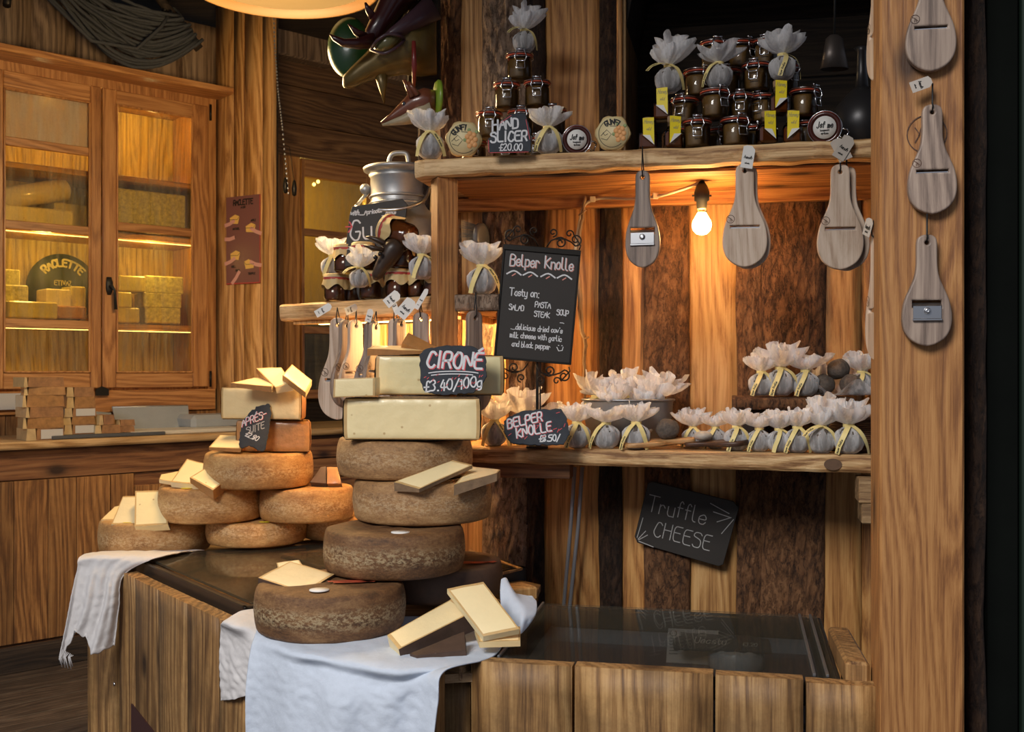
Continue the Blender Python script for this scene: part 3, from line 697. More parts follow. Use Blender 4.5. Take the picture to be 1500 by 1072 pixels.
# ------------------------------------------------------------- left room: floor, counter, cupboard
fo = (FL.o.x, FL.o.y, 0)
floor = obj('floor', MB().box(-4.5, 3.5, .8, 8.4, -.05, -.012), M['darkwood'], kind='structure')
for k in range(9):
    obj('floor_plank', MB().box(-1.6, 1.2, -.9+k*.16+.002, -.9+k*.16+.157, -.012, 0, .002), M['floor'], floor, loc=fo, rot=(0, 0, FL.a))
ct = thing('shop_counter', 'long wooden counter with brown panelled front along the left wall', 'counter', fo, FL.a)
ZK = .95
obj('worktop', board_mesh(-.9, 2.2, 0, 0, .62, ZK-.035, ZK, 51, .001, 40, .0005), M['ctop'], ct)
obj('frame_board', MB().box(-.9, 2.2, .06, .09, 0, ZK-.035), M['dado_h'], ct)
obj('top_rail', MB().box(-.9, 2.2, .045, .06, FL.hit(0, 705, .05).z, ZK-.075, .002), M['dado_h'], ct)
zr = FL.hit(0, 705, .05).z; x1 = sat(FL, 161, .05)
xs = [-.9, -.42, sat(FL, 20, .05), sat(FL, 70, .05), sat(FL, 112, .05), x1]
for a, b in zip(xs, xs[1:]): obj('panel_board', MB().box(a+.001, b-.001, .045, .06, .11, zr-.004, .002), M['dado'], ct)
obj('stile', MB().box(x1+.004, sat(FL, 196, .05), .05, .062, .0, zr-.004, .002), M['dado'], ct)
xq = sat(FL, 198, .05)
for k in range(6): obj('panel_board', MB().box(xq+k*.14+.001, xq+k*.14+.139, .045, .06, .11, zr-.06, .002), M['dado'], ct)
for k in range(4): obj('cross_board', MB().box(.95, 2.2, .03, .045, .50+k*.1, .50+k*.1+.094, .003), M['dado_h'], ct)
obj('plinth', MB().box(-.9, 2.2, .0, .045, 0, .10, .003), M['darkwood'], ct)
# left wall
wl = obj('wall_left', MB().box(-1.2, 1.25, .88, .92, 0, 3.0), M['darkwood'], loc=fo, rot=(0, 0, FL.a), kind='structure')
DC = .45
cz0, cz1 = FL.hit(0, 570, DC).z, FL.hit(0, 103, DC).z
zled = FL.hit(0, 62, .28).z
x = -1.2; i = 0
for wd in (.2, .17, .19, .16, .21, .18, .17, .19, .2, .17, .19, .17, .22):
    if x > 1.2: break
    obj('plank', plank_mesh(x+.001, min(x+wd-.001, 1.21), zled-.02, 3.0, DC+.03, .02+.003*(i % 2), 400+i, .0006, 0, 2, 6), M['wallgrey'], wl); x += wd; i += 1
ledge = MB().box(-1.2, sat(FL, 343, .28), .28, DC+.01, zled-.03, zled, .003)
obj('trim_1', ledge, M['cupb_h'], loc=fo, rot=(0, 0, FL.a), kind='structure')
# lower wall behind counter
wk = [sat(FL, p, DC) for p in (-160, -60, 35, 95, 150, 310)]
obj('sill_board', MB().box(-1.2, 1.17, DC-.01, DC+.03, FL.hit(220, 593, DC).z-.03, cz0-.012, .003), M['cupb_h'], wl)
for k in range(7): obj('plank', MB().box(-1.2+k*.34+.001, -1.2+k*.34+.339, DC+.005, DC+.03, .9, FL.hit(220, 593, DC).z-.031, .002), M['dado'], wl)
obj('notice_strip', MB().box(sat(FL, -40, DC-.03), sat(FL, 36, DC-.03), DC-.03, DC-.012, FL.hit(20, 600, DC-.03).z, FL.hit(20, 576, DC-.03).z, .001), M['label'], wl)
cup = thing('glazed_cupboard', 'large pine cupboard with two steamed-up glass doors full of cheese, on the left wall', 'cupboard', fo, FL.a)
s0, s1, s2, s3 = sat(FL, -165, DC), sat(FL, 1, DC)-.045, sat(FL, 147, DC), sat(FL, 304, DC)
cas = MB(); 
cas.box(s3+.002, s3+.045, DC-.004, .88, cz0-.012, cz1+.06); cas.box(s1-.6, s3, .86, .88, cz0-.012, cz1+.06); cas.box(s1-.6, s3, DC+.02, .88, cz1+.002, cz1+.06); cas.box(s1-.6, s3, DC+.03, .88, cz0-.012, cz0+.02)
cas.box(s1-.6, s3+.045, DC-.002, DC+.02, cz1+.004, zled-.03)
obj('carcass', cas, M['cupb'], cup); obj('back_lining', MB().box(s1-.6, s3, .85, .859, cz0+.02, cz1), M['cupin'], cup)
zb = [FL.hit(66, y, DC).z for y in (214, 333, 474)]
for z in (zb[1], zb[2], FL.hit(220, 268, .55).z):
    obj('shelf', MB().box(s1-.3, s3, DC+.035, .86, z-.016, z+.010, .001), M['cupb_h'], cup)
def door(a, b, px0, px1, bars, mist=True):
    st = .0; w0 = sat(FL, px0, DC)-a; w1 = b-sat(FL, px1, DC)
    zt0, zt1 = FL.hit((px0+px1)/2, 546, DC).z, FL.hit((px0+px1)/2, {0: 128, 168: 163}.get(px0, 140), DC).z
    d = obj('door', MB().box(a+.003, a+w0, DC-.022, DC+.01, cz0, cz1, .004).box(b-w1, b-.003, DC-.022, DC+.01, cz0, cz1, .004), M['cupb'], cup)
    obj('rail', MB().box(a+w0, b-w1, DC-.02, DC+.008, cz0, zt0, .003), M['cupb_h'], d)
    obj('rail', MB().box(a+w0, b-w1, DC-.02, DC+.008, zt1, cz1, .003), M['cupb_h'], d)
    bd = MB()
    for q in (a+w0, b-w1-.008): bd.box(q, q+.008, DC-.026, DC-.012, zt0, zt1, .002)
    for q in (zt0, zt1-.008): bd.box(a+w0, b-w1, DC-.026, DC-.012, q, q+.008, .002)
    obj('glazing_bead', bd, M['cupb'], d)
    zz = [zt0]+[z for z in bars]+[zt1]; zz = sorted(zz)
    for z in bars: obj('glazing_bar', MB().box(a+w0+.004, b-w1-.004, DC-.020, DC-.002, z-.022, z+.018, .003), M['cupb_h'], d)
    for k, (za, zc) in enumerate(zip(zz, zz[1:])):
        up = k == len(zz)-2 and mist
        obj('pane', MB().box(a+w0, b-w1, DC+.001, DC+.004, za, zc), M['mist' if up else 'pane'], d)
    return d
d1 = door(s1, s2, 3, 130, [zb[2], zb[1], zb[0]])
d2 = door(s2, s3, 168, 280, [FL.hit(225, 336, DC).z], mist=False)
h = FL.hit(157, 420, DC)
esc = MB().loft([((h.x, DC-.022, h.z+.045), .012, .004, (0, 0, 1)), ((h.x, DC-.028, h.z+.02), .017, .008, (0, 0, 1)), ((h.x, DC-.028, h.z-.015), .017, .008, (0, 0, 1)), ((h.x, DC-.022, h.z-.04), .008, .004, (0, 0, 1))])
esc.tube([(h.x, DC-.03, h.z), (h.x, DC-.055, h.z), (h.x+.012, DC-.06, h.z-.02), (h.x+.018, DC-.058, h.z-.11)], [.008, .008, .006, .008], 8)
obj('handle', esc, M['black'], d2)
for zc in (cz1-.02, cz0+.05): obj('hinge', MB().tube([(s3+.004, DC-.026, zc-.05), (s3+.004, DC-.026, zc+.03)], .006, 8), M['iron'], d2)
obj('latch', MB().prism([(sat(FL, 137, DC), cz0-.035), (sat(FL, 156, DC), cz0-.035), (sat(FL, 156, DC), cz0-.005), (sat(FL, 146, DC), cz0+.008), (sat(FL, 137, DC), cz0-.005)], DC-.03, DC-.02), M['iron'], cup)
# strip lights inside the cupboard
for k, z in enumerate((cz1-.02, zb[1]-.02, zb[2]-.02)):
    st = MB().box(s1-.1, s3-.03, .495, .505, z-.004, z-.001)
    lo = obj('light_strip', st, M['led'], loc=fo, rot=(0, 0, FL.a)); tag(lo, ('warm light strip under the top of the glazed cupboard', 'warm light strip over the middle shelf of the glazed cupboard', 'warm light strip over the bottom of the glazed cupboard')[k], 'light', None)
    for q in (s1+.25, s2+.28): lamp('POINT', 'strip_glow', FL.w((q, .51, z-.03)), (2.6, 2.2, .4)[k], (1, .78, .32), .04)
# cheeses in the cupboard
def inside(name, lab, px0, py0, px1, py1, mat, d0=.52, dd=.13, cat='cheese', grp=None, b=.006, rz=0):
    p, q = FL.hit(px0, py1, d0), FL.hit(px1, py0, d0); w, hh = q.x-p.x, q.z-p.z
    return tag(obj(name, MB().box(-w/2, w/2, 0, dd, 0, hh, b), M[mat], loc=FL.w(((p.x+q.x)/2, d0, p.z)), rot=(0, 0, FL.a+R(rz))), lab, cat, grp)
def zfix(o, z): o.location.z = z; return o
zs1, zs2 = zb[1]+.0105, zb[2]+.0105
cc = [('yellow half-round cheese lying at the left end of the top cupboard shelf', 2, 302, 108, 323, 'pastegrey', .60, zs1), ('pale waxed cheese block behind the round on the top left cupboard shelf', 80, 285, 128, 323, 'bag', .66, zs1),
      ('long bright yellow cheese bar on the top shelf behind the right door', 170, 291, 272, 330, 'bagspeck', .56, FL.hit(220, 330, .56).z)]
for lab, a, b_, c, d_, m, dd, z in cc: zfix(inside('cheese_bar', lab, a, b_, c, d_, m, dd, .16), z)
cy = MB().loft([((0, 0, 0), .02, .02, (1, 0, .25)), ((.012, 0, .003), .052, .052, (1, 0, .25)), ((.33, 0, .085), .055, .055, (1, 0, .25)), ((.35, 0, .09), .02, .02, (1, 0, .25))], 18)
p = FL.hit(0, 300, .60)
tag(obj('cheese_log', cy, M['wrapped'], loc=FL.w((p.x-.0, .70, zs1+.13)), rot=(0, 0, FL.a)), 'film-wrapped cheese log propped up in the left cupboard door', 'cheese')
lowc = [('speckled cheese block on top of the left pile, lower cupboard shelf', 0, 395, 30, 418, 'bagspeck', .56, 1), ('speckled cheese block under the smaller one, left pile of the lower cupboard shelf', 0, 418, 42, 443, 'bagspeck', .55, 0),
        ('bagged yellow cheese flat at the front of the left lower cupboard shelf', 12, 443, 85, 464, 'bag', .50, 0), ('wrapped cheese piece below the round sign in the cupboard', 68, 424, 104, 448, 'wrapped', .52, 0),
        ('bright yellow cheese wedge at the right of the left cupboard door', 104, 420, 126, 449, 'bag', .54, 0), ('brown wrapped block at the right front of the left cupboard shelf', 85, 449, 127, 465, 'rindo', .50, 0)]
for lab, a, b_, c, d_, m, dd, k in lowc: inside('cheese_block', lab, a, b_, c, d_+.8, m, dd, .14, grp=None)
for lab, a, b_, c, d_, m in (('top speckled square cheese of the right-hand pile behind the cupboard door', 214, 406, 268, 429, 'bagspeck'), ('middle speckled square cheese of the right-hand pile behind the cupboard door', 212, 430, 265, 450, 'bagspeck'), ('lowest speckled cheese of the right-hand pile behind the cupboard door', 214, 451, 264, 473, 'bagspeck'),
                             ('plain yellow block high in the left pile behind the right cupboard door', 176, 405, 213, 426, 'bag'), ('plain yellow block midway in the left pile behind the right cupboard door', 170, 428, 193, 450, 'bag'), ('plain yellow block low in the left pile behind the right cupboard door', 170, 451, 204, 472, 'bag')):
    inside('cheese_block', lab, a, b_, c, d_, m, .54, .16, rz=-6)
p = FL.hit(98, 410, .66); sg = thing('round_cupboard_sign', 'dark round sign with yellow lettering standing in the left cupboard door', 'sign', FL.w((p.x, .72, zs2)), FL.a)
obj('disc', MB().lathe([(.001, -.006), (.17, -.006), (.172, 0), (.17, .006), (.001, .006)], 40, M=Matrix.Rotation(pi/2, 4, 'X'), c=(0, 0, .172)), plain('green_black_board', (.012, .02, .014), .6), sg)
def arc(cx, cz, r, sp):
    def f(p, y): a = pi/2-p.x/r*sp; rr = r+p.y; return (cx+rr*cos(a), y, cz+rr*sin(a))
    return f
rb = MB(); ribbon(rb, strokes('RACLETTE', .034, cen=True), .009, -.0075, fn=arc(0, .172, .11, 1)); ribbon(rb, strokes('ETIVAZ', .022, z=.19, cen=True), .004, -.0075); ribbon(rb, strokes('gruyere', .022, z=.15, cen=True), .004, -.0075); ribbon(rb, strokes('VACHERIN', .02, cen=True), .004, -.0075, fn=lambda p, y: (.11*sin(p.x/.13), y, .172-.11*cos(p.x/.13)+p.y))
obj('lettering', rb, M['inkgold'], sg)
# ------------------------------------------------------------- corner pillar of upright boards
po = (FP.o.x, FP.o.y, 0)
pil = obj('wall_corner', MB().box(0, .360, .02, .06, 0, 3.1), M['darkwood'], loc=po, rot=(0, 0, FP.a), kind='structure')
for i, (a, b) in enumerate(((316, 343), (343, 358), (358, 385), (385, 401))):
    obj('plank', plank_mesh(sat(FP, a, 0)+.001, sat(FP, b, 0)-.001, .0, 3.1, .02, .02+.003*(i % 2), 500+i, .0008, 0, 2, 8), M['plank_lt'], pil)
# poster
pa, pb = FP.hit(331, 414, -.01), FP.hit(381, 281, -.01); pw, ph = pb.x-pa.x, pb.z-pa.z
ps = thing('raclette_poster', 'narrow aubergine poster of hands holding cheese, pinned on the corner boards', 'poster', FP.w((pa.x, -.008, pa.z-.01)), FP.a)
obj('sheet', MB().box(0, pw, 0, .002, 0, ph), M['poster'], ps)
ed = MB(); 
for b_ in ((0, pw, 0, .006), (pw-.005, pw, 0, ph)): ed.box(b_[0], b_[1], -.0008, 0, b_[2], b_[3])
obj('red_border', ed, M['redband'], ps)
rb = MB(); ribbon(rb, strokes('RACLETTE', .026, x=pw/2, z=ph*.90, cen=True, track=.9), .006, -.001)
ribbon(rb, strokes('A LOU', .010, x=pw/2, z=ph*.86, cen=True), .003, -.001)
for t, x_, z_ in (('NATUREL', .3, .62), ('APPLE', .8, .70), ('GRILL', .22, .19), ('TRUFFLE', .75, .10), ('BASIL', .35, .145), ('ox', .25, .53)): ribbon(rb, strokes(t, .010, x=pw*x_, z=ph*z_, cen=True), .0028, -.001)
obj('lettering', rb, M['ink'], ps)
ch = MB(); hd = MB(); ln = MB()
def poly(mb, pts, y): mb.add([(pw*a, y, ph*b) for a, b in pts], [tuple(range(len(pts)))])
for cx, cz, fl_ in ((.25, .74, 1), (.72, .63, 1), (.27, .33, 1), (.68, .22, -1)):
    ch = MB(); poly(ch, [(cx-.13*fl_, cz-.045), (cx+.10*fl_, cz-.055), (cx+.15*fl_, cz+.03), (cx+.02*fl_, cz+.055), (cx-.14*fl_, cz+.02)], -.0012); obj('drawn_cheese', ch, M['dcheese'], ps)
    ribbon(ln, [[V((pw*(cx-.14*fl_), ph*(cz+.0))), V((pw*(cx+.08*fl_), ph*(cz-.005))), V((pw*(cx+.15*fl_), ph*(cz+.03)))]], .002, -.002)
HD = []
for x_, z_, x2, z2 in ((0, .68, .22, .72), (1, .56, .75, .62), (0, .52, .22, .53), (0, .24, .24, .29), (1, .20, .74, .24), (.2, .02, .38, .13)):
    obj('drawn_hand', ribbon(MB(), [[V((pw*x_, ph*z_)), V((pw*(x_+x2)/2, ph*((z_+z2)/2-.008))), V((pw*x2, ph*z2))]], .019, -.0016), M['flesh'], ps)
obj('drawn_line', ln, M['ink'], ps)
# ------------------------------------------------------------- recess with the yellow-lit window (frame FK)
ko = (FK.o.x, FK.o.y, 0)
rec = obj('wall_recess', MB().box(-.3, .05, .02, .06, 0, 3.2).box(.0, 2.6, .05, .09, FK.hit(500, 215, 0).z, 3.2).box(.9, 2.6, .05, .09, 0, 3.2).box(0, .9, .05, .09, 0, FK.hit(480, 590, 0).z), M['darkwood'], loc=ko, rot=(0, 0, FK.a), kind='structure')
za = FK.hit(402, 225, 0).z
for k, (u0, u1, m) in enumerate(((402, 415, 'plank'), (415, 439, 'plank'))):
    obj('plank', MB().box(sat(FK, u0, 0)-.06*(k == 0), sat(FK, u1, 0)-.002, -.01, .02, .3, za, .003), M[m], rec)
zh = [za+.0, za+.19, za+.40, za+.60, za+.85, za+1.1]
for a, b in zip(zh, zh[1:]): obj('cross_board', MB().box(-.3, 2.6, .0+.03*(a > za+.5), .05, a+.002, b-.002, .003), M['plank_dkh'], rec)
zw = FK.hit(402, 226, 0).z
obj('cross_beam', MB().box(-.1, 2.6, -.10, .0, FK.hit(403, 77, -.1).z, FK.hit(403, 77, -.1).z+.24, .01), M['wallgrey'], rec)
w1x, w2x = sat(FK, 440, 0), sat(FK, 541, 0); wz1 = FK.hit(440, 232, 0).z; wz0 = FK.hit(440, 584, 0).z
win = obj('window_1', MB().box(w1x, w1x+.02, -.015, .03, wz0, wz1, .003).box(w2x-.03, w2x+.05, -.015, .03, wz0, wz1, .003), M['cupb'], loc=ko, rot=(0, 0, FK.a), kind='structure')
obj('window_frame', MB().box(w1x+.02, w2x-.03, -.015, .03, wz1-.10, wz1, .003).box(w1x+.02, w2x-.03, -.015, .03, wz0, wz0+.05, .003), M['cupb_h'], win)
for y in (343, 484):
    z = FK.hit(480, y, 0).z; obj('glazing_bar', MB().box(w1x+.02, w2x-.03, -.008, .022, z-.02, z+.02, .003), M['cupb_h'], win)
obj('pane', MB().box(w1x+.02, w2x-.03, .006, .010, wz0+.05, wz1-.1), M['pane'], win)
room = MB().box(-.1, 1.9, 1.0, 1.03, .2, 3.0); room.box(-.12, -.09, .1, 1.0, .2, 3.0)
obj('wall_inner_room', room, plain('yellow_lit_plaster', (.62, .44, .10), .8, nscale=5, namt=.5, dark=.7), loc=ko, rot=(0, 0, FK.a), kind='structure')
lamp('POINT', 'inner_room_lamp', FK.w((.35, .55, 2.3)), 12, (1, .70, .16), .1)
dk = tag(obj('dark_stove_pipe', MB().box(-.25, .25, 0, .3, 0, .62, .03), M['darkwood'], loc=FK.w((.35, .3, .9)), rot=(0, 0, FK.a)), 'dark cabinet seen through the lower part of the yellow window', 'cabinet'); dk.name = 'dark_cabinet'
for i, (px, py) in enumerate(((460, 270), (466, 266))):
    tag(obj('reflection_bead', MB().lathe([(.001, -.012), (.009, -.006), (.011, 0), (.009, .006), (.001, .012)], 12), M['led'], loc=FK.w(FK.hit(px, py, .3))), ('left one of two tiny glow beads imitating warm reflections in the yellow window', 'right one of two tiny glow beads imitating warm reflections in the yellow window')[i], 'bulb')  # glowing beads stand in for warm reflections in the window
# bead chain with tassels
ch = MB(); pts = [at(400, -30, 4.9), at(402, 60, 4.9), at(407, 130, 4.9), at(414, 190, 4.9), at(423, 290, 4.9)]
pp = []
for a, b in zip(pts, pts[1:]): pp += [a.lerp(b, t/14) for t in range(14)]
for p in pp: ch.box(p.x-.0035, p.x+.0035, p.y-.0035, p.y+.0035, p.z-.005, p.z+.005, .0012)
chn = thing('bead_chain', 'thin bead pull chain with two small weights hanging beside the corner boards', 'chain', (0, 0, 0))
obj('chain', ch, M['alud'], chn, kind='stuff')
for px, py in ((418, 272), (431, 276)):
    p = at(px, py, 4.9); obj('weight', MB().lathe([(.002, .04), (.008, .03), (.012, 0), (.010, -.03), (.002, -.036)], 10), M['iron'], chn, loc=p)
obj('weight_cord', MB().tube([at(418, 263, 4.9), at(416, 215, 4.9)], .0015, 5).tube([at(431, 265, 4.9), at(424, 215, 4.9), at(416, 212, 4.9)], .0015, 5), M['iron'], chn)
# hanging pendant lamp at the top
DIF = emit('lamp_diffuser', (.75, .45, .13), .38); DIF.node_tree.nodes['Principled BSDF'].inputs['Base Color'].default_value = (.07, .04, .015, 1)
pl = thing('pendant_lamp', 'wide gilded pendant lamp shade hanging at the top edge above the corner boards', 'lamp', at(415, -33, 3.55))
rw = 150*mpp(3.55)*.93
obj('shade', MB().lathe([(.05, .22), (.12, .20), (rw*.72, .10), (rw*.96, .02), (rw, -.005), (rw*1.012, -.034), (rw*.98, -.034), (rw*.97, -.002), (rw*.7, .085), (.12, .185), (.05, .2)], 56, cap=False), M['shade'], pl)
obj('diffuser', MB().lathe([(.001, -.03), (rw*.5, -.024), (rw*.9, -.012), (rw*.965, 0)], 48, cap=False), DIF, pl)
obj('stem', MB().tube([(0, 0, .2), (0, 0, .9)], .008, 8), M['iron'], pl)
# rope coil on its rod
rc = thing('rope_coil', 'thick coil of grey rope slung on a wooden peg above the cupboard', 'rope', FL.w((.0, 0, 0)), FL.a)
rodA, rodB = FL.hit(188, -60, .30), FL.hit(292, 72, .22)
obj('peg', MB().tube([rodA, rodA.lerp(rodB, .5), rodB], .022, 10), M['darkwood'], rc)
rp_ = MB(); rnd = random.Random(4)
A0, B0 = FL.hit(15, -80, .38), FL.hit(250, 22, .26)
for k in range(34):
    t = k/33; sag = .16+.34*t+rnd.uniform(-.03, .03); pts = []
    e0 = A0+V((rnd.uniform(-.05, .22), rnd.uniform(-.02, .03), rnd.uniform(0, .1))); e1 = B0.lerp(rodB, .1+.75*t)+V((rnd.uniform(-.01, .01), -.03+rnd.uniform(-.03, .0), .0))
    for i in range(25):
        u = i/24; p = e0.lerp(e1, u); s_ = sin(pi*u**(1.0+.4*rnd.random()*0))
        p.z -= sag*(s_**.9)*.62; p.y -= .05*s_*rnd.uniform(.9, 1.1)+.02*sin(9*u+k); p.x += .015*sin(7*u+k*1.7)
        pts.append(p)
    rp_.tube(pts, .0085, 5)
for k in range(5):
    c = B0.lerp(rodB, .05+.04*k); rp_.tube([c+V((.03*cos(a*pi/8), .045*sin(a*pi/8)*.6, .045*sin(a*pi/8)+.02*cos(a*pi/8))) for a in range(16)], .0085, 5, closed=True)
rp_.tube([B0+V((-.02, -.05, 0)), B0+V((-.09, -.09, -.10)), B0+V((-.2, -.08, -.22)), B0+V((-.4, -.06, -.22)), B0+V((-.6, -.05, -.06))], .0085, 5)
obj('coil', rp_, M['rope'], rc)
obj('iron_hook', MB().tube([FL.hit(250, -12, .3), FL.hit(240, 18, .25)], .012, 6), M['iron'], rc); obj('iron_hook', MB().tube([FL.hit(12, -20, .40), FL.hit(10, 8, .36)], .018, 8), M['iron'], rc)
# counter-top goods: trays, slabs, wrapped packs
def on_counter(px, py): return FL.hz(px, py, ZK)
tr = thing('grey_serving_tray', 'long grey metal tray with raised sloping sides at the back of the counter', 'tray', FL.w(FL.hit(245, 625, .20)), FL.a)
tr.location.z = ZK+.001
L_ = .36
obj('tray_body', MB().prism([(-L_/2, 0), (L_/2, 0), (L_/2, .008), (-L_/2, .008)], 0, .14).add([(-L_/2, .14, 0), (L_/2, .14, 0), (L_/2+.02, .20, .115), (-L_/2+.0, .20, .115), (-L_/2, .146, 0), (L_/2, .146, 0), (L_/2+.02, .206, .112), (-L_/2+.0, .206, .112)], [(0, 1, 2, 3), (7, 6, 5, 4), (3, 2, 6, 7), (0, 3, 7, 4), (1, 5, 6, 2)]), M['greyplastic'], tr)
obj('tray_end', MB().prism([(0, 0), (.10, 0), (.10, .09), (.02, .10)], 0, .006), M['greyplastic'], tr, loc=(-L_/2-.13, .12, .003), rot=(0, 0, R(10)))
obj('tray_lip', MB().tube([(-L_/2, .205, .115), (L_/2+.02, .205, .115)], .006, 6), M['alu'], tr)
tag(obj('pale_cutting_slab', MB().box(-.28, .28, 0, .24, 0, .018, .004), M['whiteplastic'], loc=FL.w((sat(FL, 280, .03), .03, ZK+.001)), rot=(0, 0, FL.a)), 'pale grey cutting slab on the counter in front of the tray', 'slab')
tag(obj('charcoal_board', MB().box(-.26, .24, 0, .16, 0, .016, .003), M['darkslab'], loc=FL.w((sat(FL, 165, .02), .015, ZK+.001)), rot=(0, 0, FL.a)), 'thin charcoal board under the wrapped cheese packs at the counter edge', 'board')
tag(obj('grey_scale_box', MB().box(-.2, .2, 0, .2, 0, .075, .02), M['greyplastic'], loc=FL.w((sat(FL, 338, .2), .2, ZK+.001)), rot=(0, 0, FL.a)), 'low grey metal box at the right end of the counter beside the tray', 'box')
PK = {}
def pack(px, py, w_px, h_px, depth, Z, label, kind=0, rz=0, d=.05):
    """film-wrapped wedge lying flat: rind side left/right, paste face, bright label"""
    s = FL.hit(px, 600, d).x; Y = FL.w((s, d)).y; w_, h_ = w_px*mpp(Y), h_px*mpp(Y)
    t = thing('wrapped_cheese_pack', label, 'cheese', FL.w((s, d, Z)), FL.a+R(rz), 'film-wrapped cheese packs on the counter')
    sh = lambda a, b, y0, y1: MB().add([(a, y0, 0), (b, y0, 0), (b*.8, y1, 0), (a*.8, y1, 0), (a+.004, y0, h_), (b-.004, y0, h_), (b*.8, y1, h_), (a*.8, y1, h_)], [(3, 2, 1, 0), (4, 5, 6, 7), (0, 1, 5, 4), (1, 2, 6, 5), (2, 3, 7, 6), (3, 0, 4, 7)])
    k = .26 if kind else .10
    obj('paste', sh(-w_/2, -w_/2+w_*k, 0, depth), M['film_p'], t); obj('rind', sh(-w_/2+w_*k, w_/2, .001, depth), M['film_r'], t)
    if kind == 2: obj('printed_label', MB().box(-.02, w_*.45, -.002, 0, h_*.1, h_*.9), M['label'], t)
    return h_
z = ZK+.001; names = ['lowest', 'second from the bottom', 'third from the bottom', 'fourth from the bottom', 'fifth from the bottom', 'topmost']
for i, (px, w_, h_, kd, r_) in enumerate(((67, 56, 17, 2, 4), (64, 58, 16, 0, -3), (66, 56, 15, 0, 5), (64, 60, 17, 0, 0), (66, 58, 12, 0, -6), (65, 60, 14, 0, 6))):
    z += pack(px, 0, w_, h_, .14, z, 'film-wrapped brown cheese wedge, %s of the tall left stack on the counter' % names[i], kd, r_, -.02 if False else .02)+.0005
z = ZK+.018
for i, (px, w_, h_, kd, r_) in enumerate(((117, 46, 14, 2, 2), (116, 46, 11, 1, -4), (118, 48, 13, 2, 3), (119, 42, 16, 1, -2), (118, 42, 14, 1, 4))):
    z += pack(px, 0, w_, h_, .13, z, 'film-wrapped cheese wedge, %s of the shorter stack beside the tall one' % (['lowest', 'second from the bottom', 'third from the bottom', 'fourth from the bottom', 'topmost'][i]), kd, r_, .05)+.0005
z = ZK+.018
h1 = pack(158, 0, 38, 12, .1, z, 'small wrapped wedge lying at the front of the charcoal board', 1, 0, .03); pack(157, 0, 28, 14, .08, z+h1+.001, 'small wrapped wedge tilted on top of another on the charcoal board', 1, 18, .05)
h1 = pack(185, 0, 26, 9, .09, z, 'lower small brown wedge at the right end of the charcoal board', 0, 0, .05); pack(186, 0, 26, 9, .09, z+h1+.001, 'upper small brown wedge at the right end of the charcoal board', 0, 5, .05)
pack(143, 0, 24, 18, .07, z, 'pale wrapped block standing behind the small wedges on the board', 1, 3, .15)
# ------------------------------------------------------------- cheeses
def wheel_prof(r, h, e=.009, bul=.0045):
    P = [(.001, h*.985), (r*.6, h*.99), (r-e*1.6, h), (r-e*.5, h-e*.35), (r-.001, h-e)]
    for k in range(1, 6): u = k/6; P.append((r+bul*sin(pi*u), h-e-(h-2*e)*u))
    return P+[(r-.001, e), (r-e*.5, e*.35), (r-e*1.6, 0), (.001, .001)]
def wheel(label, px, Y, z, r, h, mat, seed=1, group=None, ct=1.0, sticker=None, mark=None):
    t = thing('whole_cheese', label, 'cheese', ground(px, Y, z), 0, group); ph = seed*1.7
    def fn(p, a, j):
        k = 1+.018*nz(cos(a)*1.3+seed, sin(a)*1.3, 0)+.006*nz(cos(a)*6+seed, sin(a)*6, p.z*40); return V((p.x*k, p.y*k, p.z*(1+.05*nz(cos(a)*1.5, sin(a)*1.5+seed, 3))))
    obj('rind', MB().lathe(wheel_prof(r, h), 72, fn=fn), M[mat], t, rot=(0, 0, ph))
    if sticker: obj('round_sticker', MB().lathe([(.001, 0), (.022, 0), (.022, .002), (.001, .002)], 24), M['white'], t, loc=(sticker[0]*r, sticker[1]*r, h*1.0))
    if mark:
        mb = MB(); ribbon(mb, [[V((-.045, 0)), V((-.01, .008)), V((.05, .004))], [V((-.03, -.012)), V((.02, -.006)), V((.055, .012))]], .014, 0, fn=lambda p, y: (p.x, p.y, 0))
        obj('red_mark', mb, plain('red_brushed_mark', (.55, .08, .03), .7, nscale=80, namt=.6), t, loc=(mark[0]*r, mark[1]*r, h*1.0+.0025))
    return t
HB = .112; zb0 = .645
gB = 'golden cheese wheels stacked at the back left'
for lab, px, Y, z, r, h, sd, st in (
    ('golden cheese wheel at the far left on the towel, two upright slices on it', 228, 3.57, zb0, .177, .108, 1, None),
    ('golden wheel on the bottom row, second from the left behind the tinted lid', 376, 3.55, .676, .160, .080, 2, (-.15, -.55)),
    ('golden wheel at the right end of the bottom row, half behind the dark stack', 508, 3.68, .676, .160, .080, 3, None),
    ('golden wheel of the middle row carrying three pale slices', 309, 3.52, zb0+.112, .165, .110, 4, None),
    ('golden wheel of the middle row, right one, touching the dark stack', 450, 3.52, zb0+.112, .152, .108, 5, None),
    ('golden wheel under the slate sign, alone on the third row', 379, 3.50, zb0+.224, .172, .110, 6, None)):
    t = wheel(lab, px, Y, z, r, h, 'rind', sd, gB)
    for k, (dx, dy) in enumerate(((-.25, -.78), (.35, -.80))[: (2 if sd in (1, 2, 4) else 0)]):
        obj('yellow_mark', MB().lathe([(.001, 0), (.014, 0), (.014, .001), (.001, .001)], 10), M['ylabel'], t, loc=(dx*r, dy*r, h*1.01+.001), scale=(1.3, .7, 1))
gD = 'dark cave-aged cheese wheels of the centre stack'
wheel('dark cheese wheel at the very front on the white cloth, with a round white sticker', 485, 2.46, .654, .168, .106, 'rindd', 11, gD, sticker=(-.05, -.62), mark=(.28, -.1))
wheel('dark brown wheel at the back right of the stack foot, partly hidden', 640, 2.74, .674, .165, .086, 'rinddd', 12, gD, mark=(.55, -.35))
